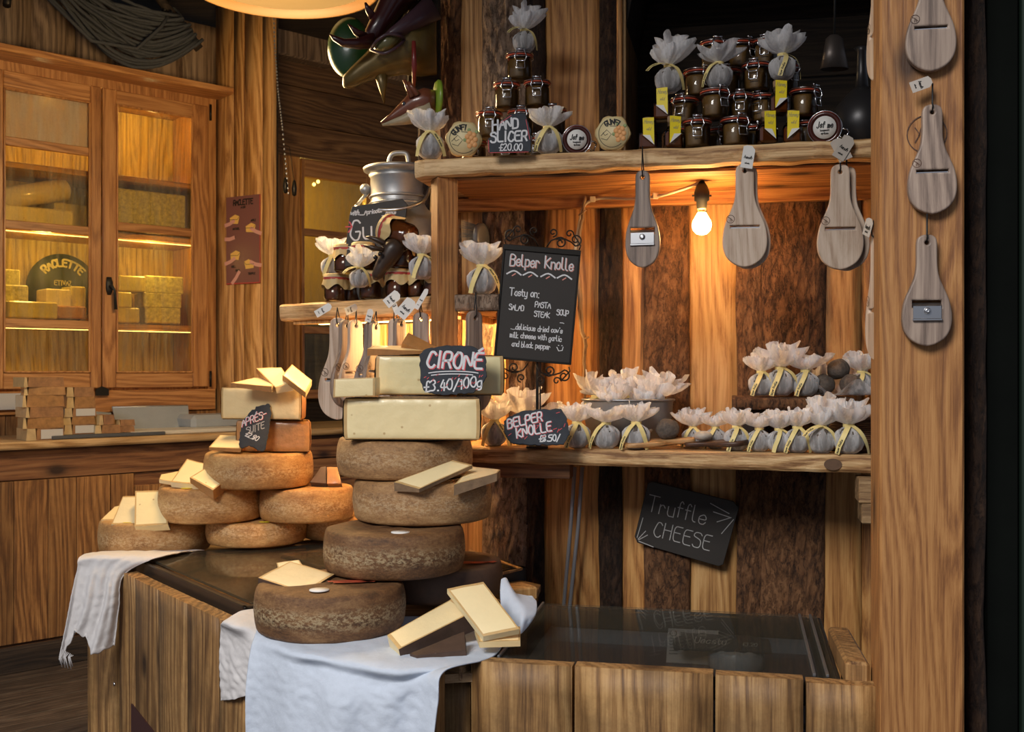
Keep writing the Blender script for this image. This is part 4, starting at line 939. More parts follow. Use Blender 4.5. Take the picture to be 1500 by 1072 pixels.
wheel('dark wheel with a broad grey band, second level of the centre stack', 578, 2.60, .762, .167, .104, 'rindd', 13, gD, sticker=(.15, -.62))
wheel('brown wheel with two slices leaning on its top, third level of the centre stack', 619, 2.74, .868, .174, .104, 'rindm', 14, gD)
wheel('tan wheel just under the cut pale cheese, fourth level of the centre stack', 593, 2.78, .974, .171, .098, 'rindm', 15, gD)
def half_wheel(label, px, Y, z, r, h, rz, mrind, mpaste, a0=0, a1=pi, film=False):
    """cut wheel: cut face along local X facing -Y"""
    t = thing('cut_cheese', label, 'cheese', ground(px, Y, z), rz); n = 28; e = .008
    arc = [(r*cos(a0+(a1-a0)*i/n), r*sin(a0+(a1-a0)*i/n)) for i in range(n+1)]
    def ring(k, z): return [(x*k, max(0, y*k), z) for x, y in arc]
    mb = MB(); rows = [ring(.96, 0), ring(1, e), ring(1.015, h*.5), ring(1, h-e), ring(.96, h)]
    vs = [p for rr in rows for p in rr]; N = n+1
    fs = [(j*N+i, j*N+i+1, (j+1)*N+i+1, (j+1)*N+i) for j in range(4) for i in range(n)]+[tuple(range(N))[::-1], tuple(4*N+i for i in range(N))]
    mb.add(vs, fs, 0, False); mb.sm[:4*n] = [True]*(4*n); obj('rind', mb, M[mrind], t)
    def fn(u, v):
        x = -r*.992+2*r*.992*u; zz = .002+(h-.004)*v; ed = min(u, 1-u, v, 1-v); return (x*(1-.015*(abs(v-.5)*2)**4), -.004*min(1, ed*14)+.0012*nz(x*60, zz*60, px), zz)
    cf = MB().grid(40, 14, lambda u, v: fn(u, max(0, min(1, (v-.5)*1.10+.5)) if .01 < v < .99 else v))
    for i in range(560):
        if i % 40 in (0, 39) or i//40 in (0, 13): cf.m[i] = 1
    obj('cut_face', cf, [M[mpaste], M['rim_'] if mpaste != 'rindo' else M['rindo']], t); return t
half_wheel('cut golden cheese with a pale face, top of the back left pile behind the slate', 382, 3.43, zb0+.441, .142, .105, R(-14), 'rindo', 'pastey')
half_wheel('wrapped brown half wheel behind the dark slate sign', 400, 3.44, zb0+.336, .120, .102, R(-2), 'rindo', 'rindo', 0, pi)
half_wheel('large cut pale cheese with small holes under the CIRONE slate', 603, 2.62, 1.0745, .170, .104, R(-3), 'rindg', 'pastew')
half_wheel('film-wrapped cut cheese behind the CIRONE slate, top of the centre stack', 644, 2.76, 1.181, .167, .104, R(-1), 'rindg', 'pastegrey')
def slab4(label, cs, th, th2=None, paste='paste', rindm='rinddd', edges=(0,), cat='cheese', name='cheese_slice', both=True):
    """wedge slice: front quad TL,TR,BR,BL from picture points with depths; thickness backwards; rind along given edges (0 top,1 right,2 bottom,3 left)"""
    P = [at(*c) for c in cs]; th2 = th if th2 is None else th2; c0 = sum(P, V())/4
    nn = (P[1]-P[0]).cross(P[3]-P[0]).normalized(); nn = nn if nn.y > 0 or (abs(nn.y) < .2 and nn.z < 0) else -nn
    if nn.dot(c0-V((0, 0, EYE))) < 0: nn = -nn
    th_ = [th, th2, th2, th]; Q = [p+nn*t for p, t in zip(P, th_)]
    t = thing(name, label, cat, c0)
    loc = lambda p: p-c0
    mb = MB(); rm = MB(); n = 7
    def fn(u, v):
        a = P[0].lerp(P[1], u); b = P[3].lerp(P[2], u); p = a.lerp(b, v)-c0; e = min(u, 1-u, v, 1-v)
        return p-nn*(.0018*min(1, e*7)+.0016*nz(p.x*45, p.y*45+c0.x, p.z*45))
    mp = lambda q: (0, .045, .2, .4, .6, .8, .955, 1)[int(round(q*n))]; g0 = len(mb.f); mb.grid(n, n, lambda u, v: fn(mp(u), mp(v)))
    for i in range(n*n):
        if i % n in (0, n-1) or i//n in (0, n-1): mb.m[g0+i] = 1
    for i in range(4):
        j = (i+1) % 4; tgt = rm if i in edges else mb
        tgt.add([loc(P[i]), loc(P[j]), loc(Q[j]), loc(Q[i])], [(0, 1, 2, 3)])
    mb.add([loc(q) for q in Q], [(3, 2, 1, 0)])
    obj('paste', mb, [M[paste], M['rim_'] if paste not in ('rinddd', 'rindo') else M[paste]], t, fix=True)
    if rm.v: obj('rind', rm, M[rindm], t)
    return t
# on the centre stack's front
slab4('film-wrapped pale wedge lying on the front dark wheel', [(425, 822, 2.58), (490, 841, 2.50), (446, 868, 2.38), (378, 846, 2.46)], .018, .040, 'wrapped', 'rinddd', (2, 1))
slab4('small pale slice showing behind the wrapped wedge on the front wheel', [(405, 824, 2.62), (438, 820, 2.62), (450, 838, 2.56), (410, 842, 2.56)], .02, .02, 'wrapped', 'rindo', (0,))
slab4('long dark-rinded wedge lying on the cloth in front of the stack', [(567, 930, 2.26), (662, 877, 2.36), (693, 896, 2.30), (584, 951, 2.20)], .03, .045, 'paste', 'rinddd', (2,))
slab4('thin dark-rinded piece lying under the long wedge on the cloth', [(600, 957, 2.20), (680, 925, 2.26), (682, 952, 2.21), (610, 960, 2.185)], .02, .02, 'rinddd', 'rinddd', (1, 2))
slab4('large rectangular slice leaning on the long wedge, facing the viewer', [(655, 862, 2.30), (708, 852, 2.32), (761, 921, 2.20), (708, 932, 2.20)], .016, .016, 'paste', 'rindo', (0,))
slab4('flat yellowish slice underneath the leaning rectangular one', [(695, 921, 2.26), (762, 918, 2.26), (762, 938, 2.21), (702, 940, 2.21)], .014, .014, 'pastey', 'rindo', (0,))
slab4('pale slice with dark rind leaning on the third wheel of the centre stack', [(663, 674, 2.64), (692, 681, 2.62), (614, 716, 2.53), (577, 706, 2.55)], .026, .010, 'paste', 'rindg', (1, 2))
slab4('shorter pale slice behind the leaning one, right of the centre stack', [(690, 683, 2.70), (733, 688, 2.68), (728, 693, 2.58), (665, 710, 2.56)], .028, .020, 'paste', 'rindg', (1, 2))
slab4('flat orange-rinded slice on top of the wrapped cut cheese', [(548, 506, 2.86), (626, 507, 2.88), (618, 514, 2.78), (538, 511, 2.76)], .018, .008, 'pastey', 'rindo', (3, 2))
slab4('tilted orange-rinded slice leaning above the CIRONE slate', [(598, 487, 2.83), (640, 508, 2.82), (630, 519, 2.79), (589, 502, 2.80)], .05, .03, 'rindo', 'rindo', (0, 3))
slab4('small cut block with holes left of the wrapped cheese, on the pale half wheel', [(489, 555, 2.60), (549, 553, 2.60), (549, 580, 2.60), (488, 582, 2.60)], .10, .10, 'pastew', 'pastey', (3,))
# back-left slices
slab4('upright pale wrapped slice leaning at the right on the far left wheel', [(198, 719, 3.48), (241, 718, 3.48), (246, 768, 3.38), (197, 771, 3.38)], .03, .03, 'pastew', 'rindg', (0, 1))
slab4('middle upright slice on the far left wheel, half hidden', [(180, 727, 3.54), (206, 726, 3.54), (200, 768, 3.42), (163, 768, 3.42)], .02, .02, 'wrapped', 'rindg', (0,))
slab4('lowest leftmost thin slice on the far left wheel', [(168, 742, 3.58), (185, 738, 3.58), (170, 761, 3.50), (148, 761, 3.48)], .014, .014, 'pastey', 'rindo', (0,))
slab4('bright white wrapped slice on the middle-row wheel', [(318, 675, 3.46), (351, 687, 3.42), (312, 718, 3.32), (278, 699, 3.36)], .02, .035, 'pastew', 'rindo', (1, 2))
slab4('cream slice under the bright white one on the middle-row wheel', [(274, 672, 3.54), (312, 682, 3.50), (292, 710, 3.38), (250, 706, 3.40)], .018, .02, 'paste', 'rindo', (0,))
slab4('thin slice at the left edge of the middle-row wheel', [(236, 695, 3.50), (262, 690, 3.54), (256, 706, 3.44), (233, 702, 3.44)], .012, .012, 'pastey', 'rindo', (0, 3))
slab4('flat slice at the left on the cut golden cheese', [(372, 553, 3.44), (416, 556, 3.42), (398, 566, 3.32), (338, 561, 3.34)], .012, .018, 'paste', 'rindo', (2,))
slab4('middle tilted slice on the cut golden cheese', [(375, 539, 3.44), (412, 538, 3.44), (428, 560, 3.34), (404, 568, 3.32)], .02, .03, 'paste', 'rindo', (3,))
slab4('right tilted slice hanging over the edge of the cut golden cheese', [(428, 534, 3.40), (457, 557, 3.34), (448, 575, 3.28), (414, 549, 3.34)], .02, .02, 'wrapped', 'rindo', (2,))
slab4('flat pale slice left of the dark slate on the golden wheel', [(322, 637, 3.52), (356, 638, 3.50), (352, 657, 3.36), (306, 655, 3.38)], .010, .012, 'paste', 'rindo', (2,))
slab4('purple-brown wrapped wedge right of the golden wheel', [(470, 684, 3.50), (478, 683, 3.50), (478, 708, 3.46), (454, 706, 3.46)], .05, .05, 'rinddd', 'rindo', (0,))
slab4('orange wrapped piece beside the purple-brown wedge', [(479, 684, 3.48), (494, 684, 3.48), (500, 708, 3.45), (479, 708, 3.45)], .05, .05, 'rindo', 'rindo', (0,))
# ------------------------------------------------------------- cloths
def catm(P, t):
    n = len(P)-1; x = min(max(t*n, 0), n-1e-6); i = int(x); f = x-i
    a, b, c, d = P[max(i-1, 0)], P[i], P[i+1], P[min(i+2, n)]
    return .5*((2*b)+(c-a)*f+(2*a-5*b+4*c-d)*f*f+(3*b-a-3*c+d)*f**3)
def cloth(name, label, rows, nu, nv, mat, fold=.008, freq=22, ph=0, hem=None, th=.003, wr=.0):
    rows = [[V(p) for p in r] for r in rows]
    def fn(u, v):
        p = catm([catm(r, u) for r in rows], v); k = max(0, min(1, (v-.30)*2.4))
        d = fold*k*(sin(freq*u+ph+2.2*v)+.45*sin(freq*2.3*u+ph*2+1.3*v))+wr*nz(p.x*60+ph, p.z*75)*k+.0025*nz(p.x*24, p.y*24, p.z*24+ph)
        q = p+V((0, -d-abs(fold)*k, 0))
        if k < .05: q.z += .004*abs(nz(p.x*18, p.y*18, ph))
        if hem and v > .97: q.z += hem*nz(u*9+ph)
        return q
    mb = MB().grid(nu, nv, fn); o = obj(name, mb, M[mat], fix=False)
    md = o.modifiers.new('thick', 'SOLIDIFY'); md.thickness = th; md.offset = 0
    return tag(o, label, 'cloth')
def Z(px, py, z=.652): return zpt(px, py, z)
def H(px, py, Y): return at(px, py, Y)
cloth('linen_towel', 'worn off-white towel with frayed end hanging at the far left under the cheeses',
      [[H(172, 806, 3.55), H(205, 806, 3.55), H(240, 806, 3.50), H(300, 806, 3.45)], [H(121, 814, 3.235), H(160, 812, 3.225), H(200, 813, 3.22), H(238, 815, 3.22)], [H(114, 836, 3.20), H(140, 832, 3.19), H(165, 834, 3.18), H(182, 842, 3.18)],
       [H(104, 890, 3.18), H(130, 888, 3.17), H(155, 888, 3.16), H(174, 890, 3.17)], [H(88, 965, 3.18), H(118, 925, 3.17), H(138, 956, 3.15), H(168, 945, 3.17)]], 60, 70, 'towel', .009, 15, 1, hem=.03, wr=.004)
fr = MB()
for k in range(9):
    x = 86+k*2.2; a = H(x+4, 950+k*1.2, 3.165); fr.tube([a, H(x+1-k % 3, 962, 3.16), H(x+3, 972+(k*5) % 9, 3.165)], .0016, 4)
tag(obj('frayed_threads', fr, M['towel'], kind='stuff'), 'loose frayed threads at the corner of the hanging towel', 'threads')
yS = lambda px: V(BL).lerp(CN, 1).y
def sideY(px):          # depth of the chest's side face along the sight line of column px
    r = (px-750)/FPX; d = CN-BL; t = (BL.x*d.y-BL.y*d.x)/(r*d.y-d.x); return t
cloth('waffle_towel', 'creased white towel folded over the chest corner left of the front wheel',
      [[Z(352, 896, .672), Z(368, 893, .672), Z(385, 890, .67)], [Z(326, 912, .655), Z(350, 918, .66), Z(392, 920)], [H(324, 922, sideY(324)-.02), H(348, 935, sideY(350)-.02), H(385, 960, sideY(385)-.02)],
       [H(322, 975, sideY(323)-.022), H(348, 985, sideY(350)-.025), H(382, 1000, sideY(382)-.025)], [H(324, 1026, sideY(324)-.022), H(348, 1022, sideY(350)-.025), H(380, 1012, sideY(380)-.02)]], 30, 70, 'towel', .004, 9, 2, wr=.0075)
cY = lambda px: CN.y+(FRr.y-CN.y)*((px-425)/(640-425))
cloth('table_cloth', 'blue-white linen cloth draped over the chest front below the cheese stack',
      [[Z(388, 896), Z(440, 905), Z(520, 905), Z(620, 905), Z(745, 925)], [Z(376, 926), Z(432, 950), Z(500, 960), Z(590, 972), Z(722, 962)],
       [H(370, 952, sideY(378)-.03), H(430, 972, cY(430)-.02), H(500, 984, cY(500)-.02), H(585, 998, cY(585)-.02), H(652, 980, cY(650)-.016)],
       [H(366, 1020, sideY(378)-.035), H(430, 1020, cY(430)-.03), H(500, 1030, cY(500)-.03), H(578, 1035, cY(578)-.03), H(643, 1024, cY(643)-.02)],
       [H(366, 1130, sideY(378)-.035), H(430, 1130, cY(430)-.035), H(500, 1130, cY(500)-.035), H(572, 1130, cY(572)-.03), H(631, 1130, cY(631)-.02)]], 110, 90, 'towelb', .017, 11, .5, wr=.0028)
cloth('cloth_corner', 'pale blue bunched cloth corner standing up behind the rectangular slice',
      [[H(734, 850, 2.46), H(742, 848, 2.47), H(752, 868, 2.48), H(780, 874, 2.46)], [H(733, 870, 2.42), H(750, 872, 2.40), H(766, 880, 2.40), H(786, 884, 2.42)],
       [H(735, 900, 2.38), H(752, 902, 2.35), H(768, 900, 2.34), H(784, 900, 2.36)], [H(738, 925, 2.34), H(752, 928, 2.32), H(764, 925, 2.32), H(774, 915, 2.34)]], 30, 30, 'towelb', .006, 8, 1, wr=.004)
# ------------------------------------------------------------- slates and boards with writing
def slate(label, outline, pos, rz, tilt, rows, name='slate_sign', th=.007, mat='slate', roll=0, rough=.0022, extra=None):
    """outline in metres (x,z) from bottom centre; rows: (text, h, x, z, width, mats, slant, curve)"""
    t = thing(name, label, 'sign', pos, rot=Euler((tilt, roll, rz)))
    pts = []; n = len(outline)
    for i in range(n):
        a, b = V(outline[i]), V(outline[(i+1) % n]); m = max(1, int((b-a).length/.006))
        for k in range(m):
            p = a.lerp(b, k/m); pts.append((p.x+rough*nz(p.x*90, p.y*90, 3)*1.6, p.y+rough*nz(p.x*90, p.y*90, 9)*1.6))
    me = shape2d([pts], th, .0015, 1); me.materials.append(M[mat]); link('slab', me, t)
    by = {}
    for txt, h, x, z, w, mts, sl, fn in rows:
        sts = strokes(txt, h, x, z, cen=True, slant=sl, jit=.05)
        for k, m in enumerate(mts):
            off = (len(mts)-1-k)
            mb = by.setdefault(m, MB()); s2 = [[p+V((off*h*.055, -off*h*.05)) for p in s] for s in sts]
            ribbon(mb, s2, w*(1.15 if off else 1), -.0006-.0004*k, fn=fn)
    for m, sts, w in (extra or ()):
        ribbon(by.setdefault(m, MB()), sts, w, -.0010)
    for m, mb in by.items(): obj('lettering', mb, M[m], t)
    return t
def tilt_fn(a, cx=0, cz=0):
    ca, sa_ = cos(a), sin(a)
    return lambda p, y: (cx+(p.x-cx)*ca-(p.y-cz)*sa_, y, cz+(p.x-cx)*sa_+(p.y-cz)*ca)
def spx(Y, pts, cx, by): k = mpp(Y); return [((x-cx)*k, (by-y)*k) for x, y in pts]
rs = random.Random(3)
def dashes(n, x0, x1, z0, z1, L, avoid=None):
    out = []
    for _ in range(n):
        x, z, a = rs.uniform(x0, x1), rs.uniform(z0, z1), rs.uniform(.2, 1.2)
        if avoid and avoid[0] < x < avoid[1] and avoid[2] < z < avoid[3]: continue
        out.append([V((x, z)), V((x+L*cos(a), z+L*sin(a)))])
    return out
Y = 2.655; k = mpp(Y)
ol = spx(Y, [(622, 574), (616, 560), (614, 520), (620, 512), (650, 505), (690, 506), (708, 514), (713, 530), (713, 550), (706, 566), (690, 576), (650, 579)], 664, 579)
und = [[V((x*k, (30+5.5*sqrt(max(0, 1-(x/42)**2)))*k)) for x in range(-36, 40, 6)], [V((x*k, (26+5.5*sqrt(max(0, 1-(x/42)**2)))*k)) for x in range(-32, 34, 6)]]
slate('round-cornered slate with the word CIRONE, leaning against the top wrapped cheese', ol, at(664, 579, Y), 0, R(-6),
      [('CIRONÉ', 23*k, 0, 41*k, 3.4*k, ('redchalk', 'chalk'), .12, tilt_fn(R(-1))), ('£3.40/100g', 15*k, 0, 9*k, 2.2*k, ('chalk',), .12, tilt_fn(R(5)))], extra=[('chalk', und, 1.5*k), ('redchalk', dashes(22, -44*k, 44*k, 6*k, 30*k, 3*k), 1.0*k)])
Y = 2.80; k = mpp(Y)
ol = spx(Y, [(715, 223), (714, 204), (718, 198), (728, 188), (731, 176), (748, 164), (768, 163), (772, 172), (777, 188), (778, 222)], 746, 224)
slate('dark slate reading HAND SLICER between the jars on the upper shelf', ol, at(746, 224, Y)*1.0, R(-6), R(-8),
      [('HAND', 15*k, -2*k, 37*k, 2.7*k, ('chalk',), .1, tilt_fn(R(7))), ('SLICER', 15*k, 0*k, 18*k, 2.7*k, ('chalk',), .05, tilt_fn(R(3))), ('£20.00', 10*k, 2*k, 4*k, 1.7*k, ('chalk',), .05, None)], extra=[('redchalk', [[V((-30*k, 2*k)), V((-31*k, 20*k))], [V((-28*k, .8*k)), V((28*k, .8*k))], [V((-14*k, 46*k)), V((2*k, 57*k))], [V((24*k, 50*k)), V((30*k, 20*k))]], .8*k)])
Y = 2.77; k = mpp(Y)
ol = spx(Y, [(748, 648), (739, 633), (738, 615), (752, 605), (770, 599), (822, 597), (832, 612), (834, 635), (826, 650), (780, 651)], 786, 651)
slate('slate reading BELPER KNOLLE in outlined letters on the lower shelf', ol, at(786, 652, Y), R(0), R(-12),
      [('BELPER', 13.5*k, -9*k, 34*k, 2.2*k, ('redchalk', 'chalk'), .15, tilt_fn(R(14))), ('KNOLLE', 13.5*k, 0*k, 17*k, 2.2*k, ('redchalk', 'chalk'), .12, tilt_fn(R(12))), ('£8.50/', 9*k, 19*k, 5*k, 1.8*k, ('chalk',), .12, tilt_fn(R(4)))], extra=[('redchalk', dashes(16, -44*k, 42*k, 6*k, 48*k, 5*k), .9*k)])
tb = bpy.context.scene
Y = 3.37; k = mpp(Y)
ol = spx(Y, [(352, 655), (350, 640), (358, 612), (370, 598), (385, 591), (394, 590), (397, 600), (394, 628), (389, 655), (383, 662), (375, 656), (365, 652)], 374, 662)
slate('narrow dark slate reading APRÈS- leaning on the golden cheeses', ol, at(374, 663, Y), R(14), R(-10),
      [('APRÈS-', 10*k, 4*k, 45*k, 1.2*k, ('redchalk', 'chalk'), .35, tilt_fn(R(22), 0, 30*k)), ('SUITE', 9*k, 4*k, 31*k, 1.1*k, ('chalkdim',), .35, tilt_fn(R(20), 0, 20*k)), ('£2.80', 7*k, -10*k, 22*k, 1.1*k, ('chalk',), .3, tilt_fn(R(-24), -10*k, 14*k))], rough=.004)
# big chalkboard on its scrollwork stand
Y = 2.90; k = mpp(Y); bc_ = at(787, 446, Y)
stand = thing('scroll_board_stand', 'wrought iron stand holding the Belper Knolle chalkboard on the lower shelf', 'stand', (bc_.x, bc_.y, ZL), rot=Euler((0, 0, R(-2))))
hz_ = bc_.z-ZL
fl = MB(); rl = R(5)
def spiral(cx, cz, r, a0, turns, sg=1, n=22): return [V((cx+r*(1-.75*i/n)*cos(a0+sg*turns*2*pi*i/n), .0, cz+r*(1-.75*i/n)*sin(a0+sg*turns*2*pi*i/n))) for i in range(n+1)]
MT = Matrix.Translation((0, 0, hz_)) @ Matrix.Rotation(rl, 4, 'Y')
def scrolls(z, up, mb):
    s = 1 if up else -1
    for sg in (-1, 1):
        mb.tube([MT @ p for p in ([V((sg*6*k, 0, z)), V((sg*12*k, 0, z+s*10*k)), V((sg*22*k, 0, z+s*15*k))]+spiral(sg*26*k, z+s*8*k, 8*k, pi/2*s, 1.3, -sg*s))], .0022, 6)
        mb.tube([MT @ p for p in ([V((sg*18*k, 0, z+s*13*k)), V((sg*32*k, 0, z+s*14*k)), V((sg*42*k, 0, z+s*10*k))]+spiral(sg*48*k, z+s*14*k, 9*k, -pi/2*s, 1.3, sg*s))], .0022, 6)
        mb.tube([MT @ p for p in spiral(sg*14*k, z+s*22*k, 6.5*k, -pi/2, 1.2, sg)+[]], .0020, 6)
        mb.tube([MT @ p for p in ([V((sg*54*k, 0, z)), V((sg*56*k, 0, z+s*6*k))]+spiral(sg*38*k, z+s*22*k, 6*k, 0 if sg > 0 else pi, 1.1, sg))], .0020, 6)
scrolls(85*k, True, fl); obj('top_scroll', fl, M['iron'], stand)
f2 = MB(); scrolls(-87*k, False, f2); obj('bottom_scroll', f2, M['iron'], stand)
obj('pole', MB().box(-.004, .004, .004, .012, .006, hz_-60*k, .001).box(.006, .010, .004, .010, .006, hz_-60*k, .001), M['iron'], stand)
obj('base_foot', MB().box(-.03, .03, -.02, .03, 0, .006, .002), M['iron'], stand)
kb = thing('belper_chalkboard', 'framed dark chalkboard with Belper Knolle written at the top, on the iron stand', 'sign', (bc_.x, bc_.y-.004, bc_.z), rot=Euler((0, rl, R(-2))))
hw, hh = 57*k, 84*k
obj('board', MB().box(-hw+.004, hw-.004, 0, .008, -hh+.004, hh-.004, .001), M['chalkboard'], kb)
for n_, b_ in (('frame_rail', (-hw, hw, -.005, .012, hh-8*k, hh)), ('frame_rail', (-hw, hw, -.004, .010, -hh, -hh+3*k)), ('frame_stile', (-hw, -hw+3*k, -.004, .010, -hh, hh)), ('frame_stile', (hw-3*k, hw, -.004, .010, -hh, hh))):
    obj(n_, MB().box(*b_, .001), M['iron'], kb)
mb, mp_, md_ = MB(), MB(), MB()
for t_, h_, x_, z_, w_ in (('Belper Knolle', 17, 1, 54, 2.0),): 
    s_ = strokes(t_, h_*k, x_*k, z_*k, cen=True, jit=.05, cond=.58); ribbon(mp_, [[p+V((1*k, -.8*k)) for p in q] for q in s_], 1.9*k, -.0010); ribbon(mb, s_, 1.7*k, -.0016)
for t_, h_, x_, z_, w_ in (('Tasty on:', 11, -20, 10, 1.5), ('PASTA', 8, 8, -4, 1.3), ('SALAD', 8, -30, -11, 1.3), ('STEAK', 8, 8, -18, 1.3), ('SOUP', 8, 38, -13, 1.3), ('....', 7, 38, -24, 1.2), ('....delicious dried cow\'s', 8, 2, -39, 1.2), ('milk cheese with garlic', 8, 2, -51, 1.2), ('and black pepper', 8, -4, -64, 1.2)):
    ribbon(mb, strokes(t_, h_*k, x_*k, z_*k, cen=True, jit=.05, track=1.3, cond=.62), w_*k, -.0016)
ribbon(mb, [[V((34*k, -60*k)), V((37*k, -65*k)), V((42*k, -64*k)), V((43*k, -59*k))], [V((36*k, -57*k)), V((36.5*k, -57*k))], [V((41*k, -57*k)), V((41.5*k, -57*k))]], 1.2*k, -.0016)
for x_ in (-48, -24, 2, 26): ribbon(mb, [[V(((x_+i*3.4)*k, (43+3.2*sin(i/6*pi*1.4-.6))*k)) for i in range(7)]], 2.2*k, -.0016); ribbon(mp_, [[V(((x_+8+i*2)*k, (39+1.5*i)*k)) for i in range(3)]], 1.6*k, -.0012)
obj('pink_shadow_lettering', mp_, M['pink'], kb); obj('lettering', mb, M['chalk'], kb)
# truffle cheese board nailed to the wall
Y = 3.11; k = mpp(Y)
ol = spx(Y, [(-72, -46), (62, -50), (66, -46), (66, 44), (62, 50), (-60, 50), (-66, 44), (-72, 0)], 0, 0); ol = [(x, -z) for x, z in ol]
ol = [(-66*k, 44*k), (-62*k, 48*k), (60*k, 48*k), (70*k, 40*k), (66*k, -46*k), (60*k, -50*k), (-62*k, -46*k), (-68*k, -38*k)]
q = FU.hit(1004, 766, DW-.06)
bd = [[V((40*k, 40*k)), V((62*k, 30*k))], [V((42*k, 30*k)), V((60*k, 20*k))], [V((46*k, 20*k)), V((62*k, 14*k))], [V((56*k, 2*k)), V((63*k, 22*k))]]
bd = [[V((29*k, 37*k)), V((58*k, 29*k))], [V((36*k, 26*k)), V((60*k, 24*k))], [V((44*k, 13*k)), V((62*k, 24*k))], [V((54*k, -2*k)), V((66*k, 22*k))],
      [V((-64*k, -38*k)), V((-62*k, -8*k))], [V((-62*k, -40*k)), V((-54*k, -26*k))], [V((-61*k, -41*k)), V((-50*k, -31*k))], [V((-60*k, -43*k)), V((-38*k, -46*k))]]
slate('black board reading Truffle CHEESE hung crooked on the bark wall below the shelf', ol, FU.w(q), FU.a, 0,
      [('Truffle', 24*k, -16*k, 5*k, 1.3*k, ('chalkdim',), 0, None), ('CHEESE', 22*k, 0*k, -30*k, 1.3*k, ('chalkdim',), 0, None)], name='hanging_board', mat='chalkboard', roll=R(12.5), rough=.0002, extra=[('chalkdim', bd, 1.2*k)])
# "Gu.." chalkboard on the side shelf
Y = 3.19; k = mpp(Y)
ol = spx(Y, [(503, 375), (508, 312), (512, 299), (587, 288), (595, 297), (588, 372), (586, 384), (504, 390)], 548, 390)
p = at(548, 390, Y)
arrow = [[V((-44*k, 60*k)), V((-36*k, 60*k))], [V((-39*k, 67*k)), V((-35*k, 60*k)), V((-40*k, 52*k))]]
slate('dark chalkboard with a large handwritten Gu and red arrow, leaning on the milk can', ol, p, R(-6), R(-8),
      [('Gu', 30*k, -17*k, 43*k, 2.6*k, ('chalk',), .05, tilt_fn(R(6))), ('with...', 7*k, -29*k, 78*k, 1.6*k, ('chalk',), .25, None), ('...Apricots', 6.5*k, 4*k, 80*k, 1.5*k, ('chalk',), .2, tilt_fn(R(8))), ('Chi', 9*k, 14*k, 64*k, 1.9*k, ('chalk',), .2, None), ('...Apple', 6*k, 30*k, 74*k, 1.5*k, ('chalk',), .2, tilt_fn(R(8))), ('juice', 7*k, 36*k, 63*k, 1.4*k, ('chalk',), .1, None), ('...Almond', 8*k, -28*k, 26*k, 1.5*k, ('chalk',), .25, None)],
      name='small_chalkboard', mat='chalkboard', rough=.0002, extra=[('redchalk', arrow, 2*k)])
# ------------------------------------------------------------- lamps in the stall
def bulb(label, p, r, drop, E, sock=True):
    t = thing('light_bulb', label, 'lamp', p)
    obj('bulb', MB().lathe([(.001, -r), (r*.5, -r*.88), (r*.87, -r*.5), (r, 0), (r*.9, r*.45), (r*.6, r*.95), (r*.42, r*1.3)], 24, cap=False), M['glow'], t)
    obj('glass_neck', MB().lathe([(r*.45, r*1.25), (r*.5, r*1.7)], 16, cap=False), M['bulbglass'], t)
    obj('socket', MB().lathe([(r*.5, r*1.65), (r*.55, r*2.4), (r*.75, r*2.5), (r*.78, r*3.3), (r*.6, r*3.9), (r*.35, r*4.3), (.004, r*4.5)], 18), M['black'], t)
    for s in (-1, 1): obj('socket_screw', MB().tube([(s*r*.7, 0, r*3.0), (s*r*.98, 0, r*3.0)], r*.1, 6), M['black'], t)
    obj('stem', MB().tube([(0, 0, r*4.4), (r*.2, 0, drop)], .004, 6), M['black'], t)
    o = lamp('POINT', 'bulb_light', p, E, WARM, r*1.1); return t
q = FU.hit(1028, 330, .50); bp = FU.w(q)
r_ = 14.5*mpp(bp.y); bulb('glowing bulb on a black socket hanging under the upper shelf', bp, r_, Zsh-.056-bp.z, 17)
q2 = FU.hit(653, 478, .52); bulb('second glowing bulb hidden behind the front post, lighting the compartment', FU.w(q2), .022, ZS-.06-q2.z, 12)
lamp('POINT', 'pendant_light', pl.location+V((-.1, 0, -.42)), 50, (1, .68, .32), .22)
cab = thing('white_cable', 'pale cable running along the shelf underside to the bulb', 'cable', (0, 0, 0))
cpts = [(1024, 268, .50), (1000, 277, .50), (960, 288, .52), (920, 291, .60), (890, 290, .66), (868, 293, .67), (855, 303, .67), (848, 330, .67), (842, 370, .67)]
obj('flex', MB().tube([catm([FU.w(FU.hit(*c)) for c in cpts], i/40) for i in range(41)], .0045, 6), M['cord'], cab)
for c in (cpts[2], cpts[5]): obj('clip', MB().box(-.008, .008, -.008, .004, -.006, .010, .001), M['cord'], cab, loc=FU.w(FU.hit(*c)))
tw = [(857, 288, .66), (853, 320, .65), (849, 345, .65), (846, 400, .65), (849, 430, .65), (852, 480, .65), (857, 500, .65), (856, 540, .66), (857, 600, .67)]
twg = thing('pale_twig', 'thin pale birch twig standing against the wall behind the chalkboard', 'twig', (0, 0, 0))
obj('stem', MB().tube([catm([FU.w(FU.hit(*c)) for c in tw], i/40)+V((.004*nz(i*.7), 0, 0)) for i in range(41)], [.0075-.003*abs(i-20)/20 for i in range(41)], 7), M['sap'], twg)
obj('side_shoot', MB().tube([FU.w(FU.hit(848, 315, .65)), FU.w(FU.hit(858, 308, .63))], .003, 5), M['sap'], twg); obj('side_shoot', MB().tube([FU.w(FU.hit(856, 496, .65)), FU.w(FU.hit(862, 494, .63))], .003, 5), M['sap'], twg)
cdt = thing('grey_conduit', 'pair of grey conduit pipes running down the wall under the lower shelf', 'pipe', (0, 0, 0))
